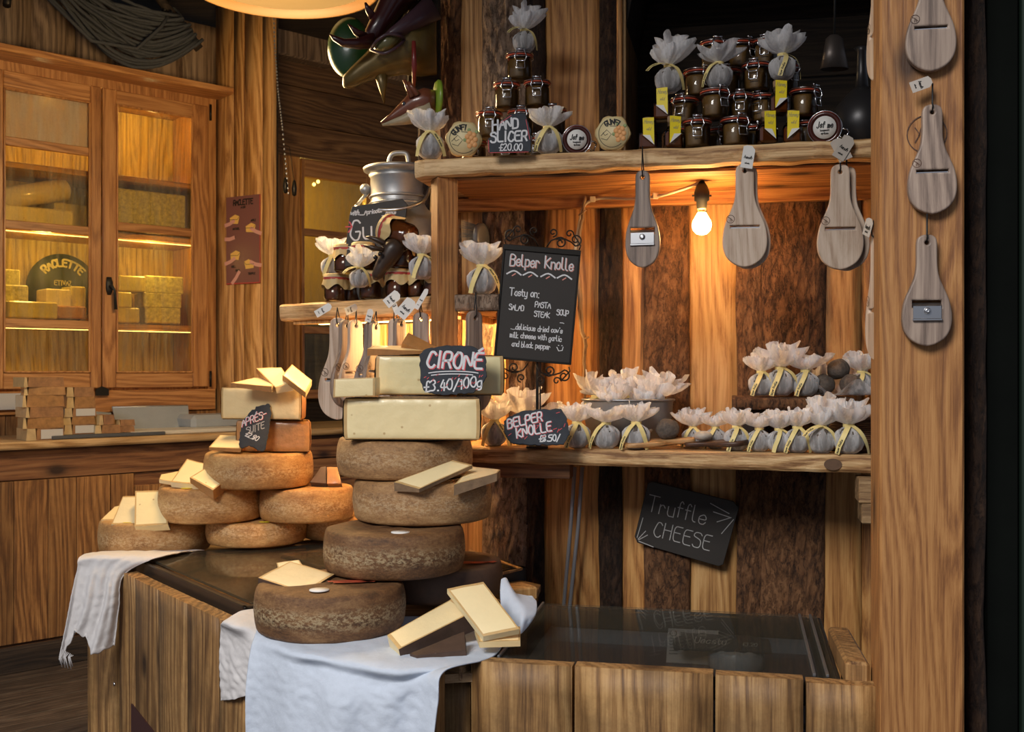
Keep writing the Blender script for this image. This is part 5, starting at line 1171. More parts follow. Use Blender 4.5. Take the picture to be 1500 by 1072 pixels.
for a, b, c in ((842, 826, .0), (853, 835, 0)):
    obj('pipe', MB().tube([FU.w(FU.hit(a, 684, .66)), FU.w(FU.hit(a-6, 770, .665)), FU.w(FU.hit(b, 884, .67)), FU.w(FU.hit(b-3, 960, .67))], .0058, 8), M['metalpipe'], cdt)
us = obj('under_light', MB().box(-.60, -.06, .10, .115, ZS-.070, ZS-.062), M['led'], side)
for s_ in (-.5, -.3, -.12): lamp('POINT', 'under_glow', FS.w((s_, .12, ZS-.10)), 2.6, WARM2, .03)
# ------------------------------------------------------------- gauze bags
def bag_proto(seed, tails, flare=1.0, top=1.0, tiltx=0.0):
    r = .03; rnd = random.Random(seed)
    t = thing('gauze_cheese_bag', 'x', 'cheese', (0, 0, -9))
    def bf(p, a, j): return p*(1+.05*nz(p.x*70+seed, p.y*70, p.z*70))
    obj('cheese_ball', MB().lathe([(r*1.0*sin(pi*i/14), r*1.02-r*.98*cos(pi*i/14)) for i in range(15)], 20, fn=bf, cap=False), M['ball'], t)
    prof = [(.02, 0), (.55, .02), (.9, .30), (1.06, .68), (1.10, 1.0), (1.03, 1.36), (.82, 1.66), (.5, 1.88), (.30, 2.0), (.27, 2.10), (.42, 2.24), (.78, 2.45), (1.12, 2.74), (1.32, 3.05), (1.36, 3.32)]
    prof = [(a*(1 if b < 2.3 else flare*1.08), b if b < 2.3 else 2.3+(b-2.3)*top) for a, b in prof]
    n1 = rnd.choice((7, 8, 9)); ph = rnd.uniform(0, 6)
    def gf(p, a, j):
        z = p.z/r
        if z < 1.3: A = .015+.02*z
        elif z < 2.3: A = .10
        else: A = .10+.11*(z-2.3)
        f = 1+A*(sin(n1*a+ph)+.5*sin((n1*2+1)*a+ph*2))+ (.26*nz(cos(a)*1.1+seed, sin(a)*1.1, 1)*(z-2.1) if z > 2.3 else 0)
        q = V((p.x*f, p.y*f, p.z))
        if z > 2.3:
            u = z-2.3; q.z += r*u*(.62*nz(cos(a)*1.9+seed*2, sin(a)*1.9, 5)+.10*sin(n1*a*1.0+ph+1)); q.x += r*u*(.35*tiltx+.3*nz(a*1.5, seed, u)); q.y -= r*u*(.14+.25*nz(seed+a, u, 4))
        return q
    obj('gauze_wrap', MB().lathe([(a*r, b*r) for a, b in prof], 56, fn=gf, cap=False), M['gauze'], t, fix=True)
    def gi(p, a, j):
        u = max(0, p.z/r-2.1); f = 1+.30*sin((n1-2)*a+ph*3)*u+.3*nz(cos(a)*1.4+seed*3, sin(a)*1.4, 7)*u; return V((p.x*f+.25*r*u*nz(seed*5.1, a), p.y*f, p.z+r*u*.5*nz(cos(a)*2+seed, sin(a)*2, 9)))
    obj('gauze_ruffle', MB().lathe([(.22*r, 2.05*r), (.34*r, 2.3*r), (.62*r, 2.7*r*top), (.85*r, 3.15*r*top), (.92*r, 3.5*r*top)], 48, fn=gi, cap=False), M['gauze'], t, fix=True)
    rb = MB().lathe([(.34*r, 1.92*r), (.41*r, 1.97*r), (.42*r, 2.16*r), (.34*r, 2.2*r)], 20, cap=False)
    ink = MB(); cen = V((0, 0, r*1.0))
    for kx, (dx, ln, txt) in enumerate(tails):
        P = [V((dx*.12, -.40, 2.1)), V((dx*.50, -.92, 1.72)), V((dx*.84, -1.06, 1.15)), V((dx*1.10, -.94, .55)), V((dx*1.22, -.86, .02))]
        if ln == 2: P = [V((dx*.15, -.34, 2.2)), V((dx*.9, -.75, 2.1)), V((dx*1.6, -.95, 1.8)), V((dx*2.0, -1.0, 1.4))]
        P = [p*r for p in P]; P = [catm(P, i/16*(1 if ln else .7)) for i in range(17)]
        def fr(i, off, y):
            i = max(0, min(16-1e-6, i)); a = int(i); p = P[a].lerp(P[a+1], i-a); tn = (P[a+1]-P[a]).normalized(); out = (p-cen*1.0); out.z *= .4; out = (out-tn*out.dot(tn)).normalized(); w = tn.cross(out)
            return p+w*off+out*y
        g = []; w = .19*r
        rb.grid(16, 1, lambda u, v: fr(u*16, (v-.5)*2*w, 0)); L = sum((P[i+1]-P[i]).length for i in range(16))
        if txt: 
            st = strokes('Belper Knolle', w*.85, cen=False, cond=.75); sg = 1 if dx > 0 else -1
            if dx > 0: ribbon(ink, st, w*.17, .0004, fn=lambda p, y: fr((p.x/L*1.0+.22)*16, -(p.y-w*.42), y))
            else: ribbon(ink, st, w*.17, .0004, fn=lambda p, y: fr((.97-p.x/L)*16, (p.y-w*.42), y))
    o = obj('ribbon', rb, M['ribbon'], t, fix=False)
    if ink.v: obj('lettering', ink, M['ink'], o, fix=False)
    return t
BP = [bag_proto(1, [(-1, 1, True), (.7, 1, False)], 1.0, 1.0, .2), bag_proto(2, [(-1, 1, True)], 1.15, .9, .5), bag_proto(3, [(-.9, 1, True), (1.0, 1, False)], 1.2, 1.1, -.3), bag_proto(4, [(-1, 2, True), (.8, 1, False)], 1.0, 1.25, .6), bag_proto(5, [(1, 1, True), (-.8, 1, False)], .95, 1.05, -.4)]
used = set()
def bag(i, p, rz, s, label, group, tilt=(0, 0)):
    pr = BP[i]
    if i not in used:
        used.add(i); pr.location = p; pr.rotation_euler = (tilt[0], tilt[1], rz); pr['label'] = label; pr['group'] = group; pr.scale = (s,)*3; return pr
    return dup(pr, p, (tilt[0], tilt[1], rz), label, group, s)
s2v = sat(FU, 672, DS+.117)
def edge_low(px): s = sat(FU, px, DS+.05); return DS+.10*(1-(s-s2v)/(sb-s2v))
def low_at(px, off): q = FU.hit(px, 540, edge_low(px)+off); p = FU.w((q.x, q.y)); p.z = ZL+.001; return p
def up_at(px, off): q = FU.hit(px, 540, DS+off); p = FU.w((q.x, q.y)); p.z = Zsh+.0015; return p
gL = 'gauze bags of cheese on the lower shelf'
rw_ = [(1015, 31, .13, 2, 'small gauze bag beside the dark cheese ball, leftmost of the right-hand row'), (1048, 32, .11, 1, 'gauze bag just behind the dark wooden spoon board'), (1079, 36, .055, 0, 'gauze bag right behind the tip of the dark wooden board'),
       (1112, 34, .05, 1, 'fourth gauze bag from the left of the right-hand row, below the bark slab end'), (1141, 34, .045, 4, 'fifth gauze bag from the left in the right-hand row'), (1168, 38, .04, 0, 'gauze bag third from the right end of the lower shelf'),
       (1203, 40, .036, 3, 'gauze bag second from the right end of the lower shelf'), (1243, 43, .036, 2, 'largest gauze bag at the right end of the lower shelf next to the timber post')]
for k, (px, w, off, v, lab) in enumerate(rw_):
    p = low_at(px, off); bag(v, p, R(-10+(k*37) % 25), w/2*mpp(p.y)/.0325, lab, gL)
for k, (px, w, off, v, lab) in enumerate(((845, 38, .035, 0, 'gauze bag right of the BELPER KNOLLE slate, in front of the tin tub'), (888, 38, .03, 1, 'middle gauze bag of three in front of the tin tub'), (932, 40, .03, 0, 'right gauze bag of three in front of the tin tub'),
      (724, 38, .045, 4, 'gauze bag at the left end of the lower shelf, beside the cheese stack'), (765, 44, .13, 2, 'pink-lit gauze bag behind the BELPER KNOLLE slate'), (797, 36, .22, 1, 'gauze bag far back behind the chalkboard stand pole'))):
    p = low_at(px, off); bag(v, p, R(15-(k*31) % 40), w/2*mpp(p.y)/.0325, lab, gL)
# bark slab with three bags and the nest of dark balls
q = FU.hz(1180, 582, 1.17); dsb = .62; zs_ = FU.hit(1180, 581, dsb).z
ls, rs_ = FU.hit(1072, 590, dsb-.08).x, .93
bs = thing('bark_slab_shelf', 'thick bark-covered slab raised above the right-hand row of gauze bags', 'slab', FU.w((0, 0, 0)), FU.a)
obj('wood', board_mesh(ls, rs_, dsb-.10, dsb-.10, DW-.035, zs_-.034, zs_, 61, .008, 50, .003, .02), M['bark'], bs)
for k, x in enumerate((ls+.06, rs_-.06)): obj('support_block', MB().box(x-.03, x+.03, dsb-.04, DW-.04, ZL+.002, zs_-.035, .002), M['darkwood'], bs)
gU = 'gauze bags on the bark slab'
for px, w, v, lab in ((1115, 36, 0, 'gauze bag at the left end of the raised bark slab'), (1143, 42, 2, 'wide gauze bag second from the left on the bark slab'), (1180, 38, 1, 'gauze bag touching the nest of dark balls on the bark slab'), (1262, 36, 4, 'gauze bag behind the dark balls at the right of the bark slab')):
    qq = FU.hit(px, 540, dsb-.055+(.07 if px == 1262 else 0)); p = FU.w((qq.x, qq.y)); p.z = zs_+.004; bag(v, p, R(10), w/2*mpp(p.y)/.0325, lab, gU)
def dark_ball(label, p, r, seed, mat='ball', sq=.92, name='cheese_ball', grp=None):
    mb = MB().lathe([(r*sin(pi*i/16), -r*sq*cos(pi*i/16)) for i in range(17)], 26, fn=lambda p, a, j: p*(1+.13*nz(p.x*45+seed, p.y*45, p.z*45)+.03*nz(p.x*160, p.y*160, p.z*160)), cap=False)
    return tag(obj(name, mb, M[mat], loc=p), label, 'cheese', grp)
def slabp(px, d, z): qq = FU.hit(px, 540, d); p = FU.w((qq.x, qq.y)); p.z = z; return p
rr = 17*mpp(2.85)
gz = thing('gauze_nest', 'open sheet of white gauze spread on the bark slab under three dark balls', 'cloth', slabp(1228, dsb-.03, zs_+.003), FU.a)
def nest(u, v):
    a = 2*pi*u; rad = (.004+.092*v); z = .003+.040*max(0, v-.45)*(1+.8*sin(5*a+1)+.7*nz(cos(a)*2, sin(a)*2, 3)); return (rad*cos(a)*(1.15+.08*sin(7*a)), rad*.72*sin(a)*(1+.1*sin(6*a)), z)
obj('gauze_sheet', MB().grid(64, 14, nest), M['gauze'], gz, fix=False)
obj('gauze_crest', MB().grid(40, 12, lambda u, v: (-.085+.17*u, .045+.014*sin(u*19)+.02*v, .01+v*(.075+.035*nz(u*5, 2)+.01*sin(u*30)))), M['gauze'], gz, fix=False)
gb = 'dark pepper-coated cheese balls in the gauze nest'
for k, (px, dd, zz, lab) in enumerate(((1206, -.035, 0, 'left of three dark pepper-coated balls in the gauze nest'), (1247, -.035, 0, 'right of three dark pepper-coated balls in the gauze nest'), (1228, -.02, 1, 'topmost of three dark pepper-coated balls in the gauze nest'))):
    dark_ball(lab, slabp(px, dsb+dd, zs_+.006+rr*.92+zz*rr*1.35), rr, k*5+1, grp=gb)
# wicker basket behind the right end
bw = thing('wicker_basket', 'small brown wicker basket behind the bags at the right end of the lower shelf', 'basket', slabp(1253, .42, ZL+.002), FU.a)
wk_ = MB(); rb_ = .062
for k in range(15):
    z = .006+k*.0052; wk_.tube([((rb_+.0022*cos(9*a+pi*(k % 2)))*cos(a), (rb_+.0022*cos(9*a+pi*(k % 2)))*.6*sin(a), z) for a in [2*pi*i/54 for i in range(54)]], .0028, 5, closed=True)
obj('weave', wk_, M['wicker'], bw, kind='stuff')
obj('rim', MB().tube([(rb_*1.06*cos(2*pi*i/36), rb_*.64*sin(2*pi*i/36), .086) for i in range(36)], .0052, 7, closed=True), M['wicker'], bw)
obj('base', MB().lathe([(.001, 0), (rb_, 0), (rb_, .004), (.001, .004)], 30, fn=lambda p, a, j: V((p.x, p.y*.6, p.z))), M['wicker'], bw)
# tin tub with bags
tb0 = slabp(920, .55, ZL+.001); kt = mpp(tb0.y); a_, b_, ht = 66*kt, 50*kt, 66*kt
tub = thing('tin_tub', 'oval galvanised tin tub heaped with gauze bags on the lower shelf', 'tub', tb0, FU.a)
el = lambda f: (lambda p, a, j: V((p.x, p.y*f, p.z)))
obj('body', MB().lathe([(a_*.88, 0), (a_*.95, ht*.5), (a_, ht), (a_*1.02, ht+.002), (a_*1.02, ht-.004), (a_*.98, ht-.002), (a_*.86, .004), (.001, .003)], 48, fn=el(b_/a_)), M['galv'], tub)
obj('rim', MB().tube([(a_*1.015*cos(2*pi*i/48), b_*1.015*sin(2*pi*i/48), ht) for i in range(48)], .0035, 7, closed=True), M['alud'], tub)
obj('rivet', MB().lathe([(.001, 0), (.005, 0), (.005, .003), (.001, .004)], 12), M['steel'], tub, loc=(a_*.55, -b_*.82, ht*.35), rot=(pi/2, 0, R(20)))
gT = 'gauze bags heaped in the tin tub'
for k, (px, dd, zz, v, sc, lab) in enumerate(((866, -.01, .60, 2, 1.15, 'gauze bag at the left of the tin tub'), (893, .03, .62, 1, 1.15, 'gauze bag left of centre in the tin tub, behind'), (925, .05, .62, 3, 1.1, 'gauze bag at the back of the tin tub with the tallest ruffle'), (958, .0, .60, 2, 1.2, 'gauze bag at the right of the tin tub'), (905, -.045, .50, 4, 1.1, 'front gauze bag left of centre in the tin tub'), (937, -.05, .42, 0, 1.1, 'front gauze bag at the right of the tin tub'))):
    bag(v, slabp(px, .55+dd, ZL+ht*zz-.012), R(k*50), sc, lab, gT, (R(-8), R((-1)**k*12)))
# ------------------------------------------------------------- jars
def clip_proto():
    r, h = .0345, .083; t = thing('clip_jar', 'x', 'jar', (0, 0, -9))
    obj('glass', MB().lathe([(r*.86, 0), (r*.95, .003), (r, .008), (r, h*.62), (r*.93, h*.70), (r*.93, h*.74), (r*1.04, h*.76), (r*1.04, h*.79)], 30, cap=False), M['glass'], t)
    obj('contents', MB().lathe([(.001, .004), (r*.9, .004), (r*.945, .009), (r*.945, h*.62), (r*.88, h*.68), (.001, h*.68)], 26), M['mustard'], t)
    obj('rubber_seal', MB().lathe([(r*.9, h*.79), (r*1.1, h*.792), (r*1.12, h*.81), (r*1.1, h*.828), (r*.9, h*.83)], 30, cap=False), M['rubber'], t)
    obj('glass_lid', MB().lathe([(r*1.05, h*.83), (r*1.07, h*.86), (r*1.0, h*.90), (r*.8, h*.935), (r*.7, h*.93), (.001, h*.93)], 30, cap=False), M['glass'], t)
    obj('lid_shadow_fill', MB().lathe([(.001, h*.84), (r*.95, h*.84), (r*.9, h*.89), (.001, h*.90)], 24), plain('lid_shadow', (.05, .035, .02), .3), t)  # dark fill painted as the shadow inside the clear lid
    w = MB(); R1 = r*1.13
    w.tube([(R1*cos(2*pi*i/32), R1*sin(2*pi*i/32), h*.735) for i in range(32)], .0011, 5, closed=True)
    w.tube([(R1*cos(2*pi*i/32), R1*sin(2*pi*i/32), h*.87) for i in range(32)], .0011, 5, closed=True)
    obj('wire_band', w, M['wire'], t, kind='stuff')
    c = MB(); y = -r*1.2
    c.tube([(-.011, y, h*.48), (-.011, y-.002, h*.30), (.011, y-.002, h*.30), (.011, y, h*.48), (.011, y, h*.56), (-.011, y, h*.56)], .0018, 5, closed=True)
    for s in (-1, 1): c.tube([(s*.011, y, h*.55), (s*.017, y-.001, h*.68), (s*.014, y, h*.80), (s*.009, y+.003, h*.93)], .0018, 5)
    c.tube([(-.012, y+.006, h*.96), (.012, y+.006, h*.96)], .0036, 7)
    obj('wire_clasp', c, M['wire'], t); return t
CJ = clip_proto(); cju = []
def clipjar(px, py_or_row, off, rz, lab, grp, sc=1.0):
    p = up_at(px, off); p.z = Zsh+.0015+.0795*py_or_row*sc
    if not cju: cju.append(1); CJ.location = p; CJ.rotation_euler = (0, 0, rz); CJ['label'] = lab; CJ['group'] = grp; return CJ
    return dup(CJ, p, (0, 0, rz), lab, grp, sc)
gJ = 'clip jars stacked at the left of the upper shelf'
for row, xs_, names in ((0, (694, 740, 786, 833), ('far left jar of the hidden bottom row, orange seal just showing', 'jar hidden behind the HAND SLICER slate, bottom row', 'jar behind the gauze bag, bottom row of the left pyramid', 'right jar of the bottom row, behind the small round label')),
                         (1, (717, 763, 810), ('left clip jar above the HAND SLICER slate', 'middle clip jar right above the HAND SLICER slate', 'right clip jar above the middle gauze bag')), (2, (742.5, 787), ('left clip jar of the upper pair in the left pyramid', 'right clip jar of the upper pair in the left pyramid')), (3, (761,), ('single clip jar at the top of the left pyramid under a gauze bag',))):
    for px, nm in zip(xs_, names): clipjar(px, row, .17, R(-4+(px*7) % 9), nm, gJ)
gN = 'clip jars in the dark display niche'
def nj(px, row, off, rz, nm): clipjar(px, row, off, rz, nm, gN, 1.0)
for px, row, off, rz, nm in ((1021, 0, .045, -8, 'clip jar in the front row of the niche beside the honey bottle'), (1077, 0, .045, 16, 'clip jar in the front row of the niche, second from its left'), (1000, 0, .14, -20, 'clip jar half hidden in the bottom row behind the front bottles'), (1052, 0, .16, 10, 'clip jar between and behind the two front clip jars'), (1103, 0, .15, 20, 'clip jar behind the folded yellow label, bottom row'), (1180, 0, .13, 30, 'clip jar behind the white-labelled lying jar'),
    (1003, 1, .13, -30, 'clip jar right of the corked bottle, second row'), (1047, 1, .06, 25, 'front clip jar of the second row with an open wire clasp'), (1085, 1, .12, -15, 'clip jar in the middle of the second row'), (1117, 1, .14, -40, 'clip jar left of the corked bottle on the second row'), (1178, 1, .10, 40, 'clip jar at the right end of the second row'),
    (1022, 2, .15, 30, 'clip jar behind the leftmost gauze bag, third row'), (1066, 2, .16, -20, 'clip jar behind the middle gauze bag, third row'), (1108, 2, .12, -25, 'clip jar left of the rightmost gauze bag, third row'), (1150, 2, .15, 20, 'clip jar behind the rightmost gauze bag, third row'),
    (1046, 3, .17, 5, 'left clip jar of the topmost row in shadow'), (1084, 3, .18, 40, 'middle clip jar of the topmost row in shadow'), (1122, 3, .18, -20, 'right clip jar of the topmost row in shadow')):
    nj(px, row, off, R(rz), nm)
def honey_proto(flip):
    t = thing('honey_bottle', 'x', 'bottle', (0, 0, -9)); w, h = .024, .050
    obj('glass', MB().box(-w, w, -w, w, 0, h, .007), M['glass'], t)
    obj('honey', MB().box(-w+.002, w-.002, -w+.002, w-.002, .003, h-.006, .006), M['honey'], t)
    obj('neck', MB().lathe([(w*.9, h-.002), (w*.6, h+.006), (w*.55, h+.018), (w*.62, h+.019), (w*.62, h+.022)], 20, cap=False), M['glass'], t)
    obj('cork', MB().lathe([(.001, h+.010), (w*.54, h+.010), (w*.58, h+.034), (w*.5, h+.037), (.001, h+.037)], 18), M['cork'], t)
    s = -1 if flip else 1
    lb = obj('yellow_label', MB().prism([(-s*.015, h+.030), (s*.014, h+.032), (s*.015, h*.22), (-s*.001, h*.66), (-s*.014, h*.70)], -w-.006, -w-.0052), M['ylabel'], t)
    obj('folded_corner', MB().prism([(-s*.016, h*.72), (s*.004, h*.70), (s*.015, h*.20)], -w-.0085, -w-.0078), M['white'], t)
    rb = MB(); ribbon(rb, strokes('Honey', .010, x=0, z=h+.016, cen=True, slant=.3, cond=.6), .0012, -w-.0066); ribbon(rb, strokes('wild', .008, x=0, z=h-.002, cen=True, slant=.3, cond=.6), .0010, -w-.0066)
    obj('lettering', rb, M['inkgold'], t)
    return t
HP = [honey_proto(0), honey_proto(1)]; hu = set()
def honey(i, px, row, off, rz, lab):
    p = up_at(px, off); p.z = Zsh+.0015+.080*row
    if i not in hu: hu.add(i); o = HP[i]; o.location = p; o.rotation_euler = (0, 0, rz); o['label'] = lab; o['group'] = 'corked honey bottles in the niche'; return
    dup(HP[i], p, (0, 0, rz), lab, 'corked honey bottles in the niche')
for i, px, row, off, rz, lab in ((0, 949, 0, .045, -4, 'small corked honey bottle with a yellow label, leftmost in the front row of the niche'), (1, 985, 0, .04, 6, 'corked honey bottle with a folded yellow label, second from the left in the front row'), (0, 1123, 0, .035, 4, 'corked honey bottle with a long pointed yellow label, right of the two front clip jars'), (1, 1160, 0, .045, -8, 'corked honey bottle with a small folded yellow label beside the lying jar'),
    (0, 971, 1, .06, -12, 'corked honey bottle standing in the second row at the far left of the niche'), (1, 1140, 1, .05, 0, 'corked honey bottle under the rightmost gauze bag, second row')): honey(i, px, row, off, R(rz), lab)
def kraft_proto(pts6=True):
    t = thing('paper_capped_jar', 'x', 'jar', (0, 0, -9)); r, h = .034, .082
    obj('glass', MB().lathe([(r*.88, 0), (r, .006), (r, h*.75), (r*.85, h*.84), (r*.86, h*.98)], 26, cap=False), M['glass'], t)
    obj('contents', MB().lathe([(.001, .003), (r*.9, .003), (r*.95, .008), (r*.95, h*.74), (.001, h*.78)], 22), M['honey'], t)
    def pf(p, a, j):
        if j >= 3: k = j-3; f = 1+.04*k*sin(4*a)+.02*sin(13*a); return V((p.x*f, p.y*f, p.z-(.016*k/2*(1+cos(4*a+.6))/2)+.002*nz(cos(a)*3, sin(a)*3, k)))
        return p
    cp = obj('paper_cap', MB().lathe([(.001, h*1.03), (r*.9, h*1.025), (r*1.03, h*.99), (r*1.02, h*.86), (r*1.10, h*.74), (r*1.16, h*.62)], 48, fn=pf, cap=False), M['kraft'], t)
    obj('red_band', MB().lathe([(r*1.03, h*.80), (r*1.06, h*.81), (r*1.06, h*.88), (r*1.03, h*.89)], 30, cap=False), M['redband'], t)
    obj('twine', MB().tube([(r*1.07*cos(2*pi*i/30), r*1.07*sin(2*pi*i/30), h*.90) for i in range(30)], .0012, 5, closed=True), M['cord'], t)
    return t
KJ = kraft_proto(); ku = []
def kraft(p, rot, lab, grp, s=1.0):
    if not ku: ku.append(1); KJ.location = p; KJ.rotation_euler = rot; KJ['label'] = lab; KJ['group'] = grp; KJ.scale = (s,)*3; return KJ
    return dup(KJ, p, rot, lab, grp, s)
# round-faced jars lying on the shelf, tops to the viewer
def face_jar(label, px, off, R_, kind, roll=0, yaw=0, cy=None):
    p = up_at(px, off); p.z += R_; t = thing('lying_jar', label, 'jar', p, rot=Euler((R(6), 0, FU.a+yaw)))
    X = Matrix.Rotation(pi/2, 4, 'X')
    if kind == 'g':
        obj('jar_body', MB().lathe([(.001, -.075), (R_*.66, -.072), (R_*.7, -.066), (R_*.7, -.03), (R_*.6, -.02)], 28, M=X), M['honey'], t)
        def hx(p, a, j): f = 1 if j < 2 else .95+.05*cos(6*a+.5)+.012*sin(17*a+j); return V((p.x*f, p.y*f, p.z))
        obj('paper_cap', MB().lathe([(.001, 0), (R_*.6, .0005), (R_*.94, -.001), (R_, -.006), (R_*.92, -.024), (R_*.80, -.034), (R_*.84, -.046)], 60, M=X, fn=hx), M['kraft'], t)
        obj('paper_face', MB().lathe([(.001, .0017), (R_*.87, .0014), (R_*.87, .0003), (.001, .0003)], 48, M=X), plain('cream_printed_face', (.80, .66, .36), .5, nscale=20, namt=.5, dark=.9), t)
        ink = MB(); ribbon(ink, strokes('GUNFI', R_*.27, cen=True), R_*.065, -.0026, fn=lambda p, y: ((R_*.47+p.y)*sin(p.x/(R_*.56)+roll), y, (R_*.47+p.y)*cos(p.x/(R_*.56)+roll)))
        circ = [V((R_*.74*cos(a), R_*.74*sin(a))) for a in [pi*.62+i*pi*1.1/26 for i in range(27)]]
        ribbon(ink, [circ, [V((-R_*.62, -R_*.1)), V((-R_*.3, R_*.2)), V((-R_*.05, -R_*.05)), V((-R_*.3, -R_*.35)), V((-R_*.6, -R_*.25))], [V((-R_*.1, R_*.38)), V((R_*.22, R_*.36))], [V((-R_*.5, R_*.05)), V((-R_*.4, -R_*.1)), V((-R_*.25, -R_*.02))]], R_*.028, -.0022)
        obj('lettering', ink, M['ink'], t)
        for k, (ax, az) in enumerate(((.36, .28), (.58, .20), (.22, .12), (.44, .06), (.66, -.04), (.28, -.12), (.50, -.20), (.34, -.36), (.62, -.30))):
            obj('printed_fruit', MB().lathe([(.001, .0022), (R_*.14, .0020), (R_*.14, .0012), (.001, .0012)], 16, M=X, c=(R_*ax*.95, 0, R_*az)), M['apricot'], t)
        for ax, az in ((.30, .46), (.08, -.05), (.70, .36)): obj('printed_leaf', MB().lathe([(.001, .0019), (R_*.10, .0018), (R_*.10, .0012), (.001, .0012)], 8, M=X, c=(R_*ax, 0, R_*az)), M['leafp'], t)
    else:
        obj('jar_body', MB().lathe([(.001, -.07), (R_*.85, -.068), (R_*.9, -.06), (R_*.9, -.014), (R_*.8, -.008)], 28, M=X), M['jam'], t)
        obj('lid', MB().lathe([(.001, -.002), (R_*.80, -.002), (R_*.84, .001), (R_*.98, -.002), (R_, -.010), (R_*.9, -.014)], 36, M=X), plain('brown_glass_lid', (.07, .02, .015), .15, coat=.5), t)
        obj('rubber_seal', MB().lathe([(R_*.9, -.010), (R_*1.03, -.011), (R_*1.03, -.015), (R_*.9, -.016)], 36, M=X, cap=False), M['rubber'], t)
        obj('round_label', MB().lathe([(.001, .0022), (R_*.70, .0020), (R_*.70, .001), (.001, .001)], 36, M=X), M['white'], t)
        ink = MB(); ribbon(ink, strokes('Jsf me', R_*.36, z=-R_*.0, cen=True, slant=.15, cond=.6, jit=.1), R_*.06, -.0032); ribbon(ink, strokes('hausgemacht', R_*.11, z=-R_*.22, cen=True, cond=.6), R_*.022, -.0032); ribbon(ink, strokes('aprikose', R_*.13, z=-R_*.42, cen=True, cond=.6), R_*.025, -.0032)
        obj('lettering', ink, M['ink'], t)
        c = MB()
        for s in (-1, 1): c.tube([(R_*1.05, .004, s*.010), (R_*1.30, .010, s*.012), (R_*1.42, .022, s*.009), (R_*1.20, .032, s*.012)], .0018, 5)
        c.tube([(R_*1.42, .022, -.010), (R_*1.42, .022, .010)], .0018, 5); c.tube([(R_*1.03*cos(2*pi*i/32), .004, R_*1.03*sin(2*pi*i/32)) for i in range(32)], .0012, 5, closed=True)
        obj('wire_clasp', c, M['wire'], t, rot=(0, R(20), 0))
    return t
kk = mpp(2.78)
face_jar('left round GUNFI paper-capped jar lying beside the HAND SLICER slate', 679, .035, 29*kk, 'g', -.45, R(8))
face_jar('right round GUNFI paper-capped jar lying near the left edge of the niche', 897, .035, 27.5*kk, 'g', 0, R(-4))
face_jar('white-labelled jar lying left of the right GUNFI jar', 845, .04, 21*kk, 'w', 0, R(10))
face_jar('white-labelled jar lying at the right end of the niche', 1208, .045, 23*kk, 'w', 0, R(-6))
gA = 'gauze bags among the jars on the upper shelf'
for px, off, row, w, v, rz, lab in ((630, .03, 0, 40, 4, 0, 'gauze bag at the far left end of the upper shelf'), (803, .035, 0, 40, 0, 10, 'gauze bag between the HAND SLICER slate and the lying white-labelled jar'), (768, .17, 4, 33, 3, 20, 'gauze bag on the very top of the left jar pyramid'),
    (980, .08, 2, 40, 3, 180-175, 'leftmost gauze bag perched on the niche jars'), (1053, .07, 2.02, 38, 1, -20, 'middle gauze bag perched on the niche jars'), (1146, .06, 2.15, 38, 2, 30, 'rightmost gauze bag perched on the niche jars')):
    p = up_at(px, off); p.z += .0795*row+.001; bag(v, p, R(rz), w/2*mpp(p.y)/.0325, lab, gA)
# dark things in the depth of the niche
gd = up_at(1262, .19); fl_ = thing('dark_flask', 'round dark metal flask in the shadow at the right of the niche', 'flask', gd)
obj('body', MB().lathe([(.02, 0), (.06, .02), (.078, .07), (.07, .12), (.04, .155), (.018, .175)], 28, cap=True), M['copper'], fl_); obj('neck', MB().lathe([(.018, .17), (.013, .22), (.012, .27), (.02, .28)], 16), M['copper'], fl_)
hb = FU.w(FU.hit(1222, 75, .62)); bl = thing('hanging_cow_bell', 'small dull bell hanging in the shadowed right side of the niche', 'bell', hb)
obj('bell', MB().lathe([(.012, .045), (.024, .035), (.030, 0), (.040, -.05), (.038, -.05), (.026, 0)], 20, cap=False, fn=lambda p, a, j: V((p.x, p.y*.6, p.z))), plain('dull_bell_metal', (.12, .10, .09), .4, .6), bl); obj('strap', MB().tube([(0, 0, .045), (.004, 0, .30)], .003, 6), M['black'], bl)
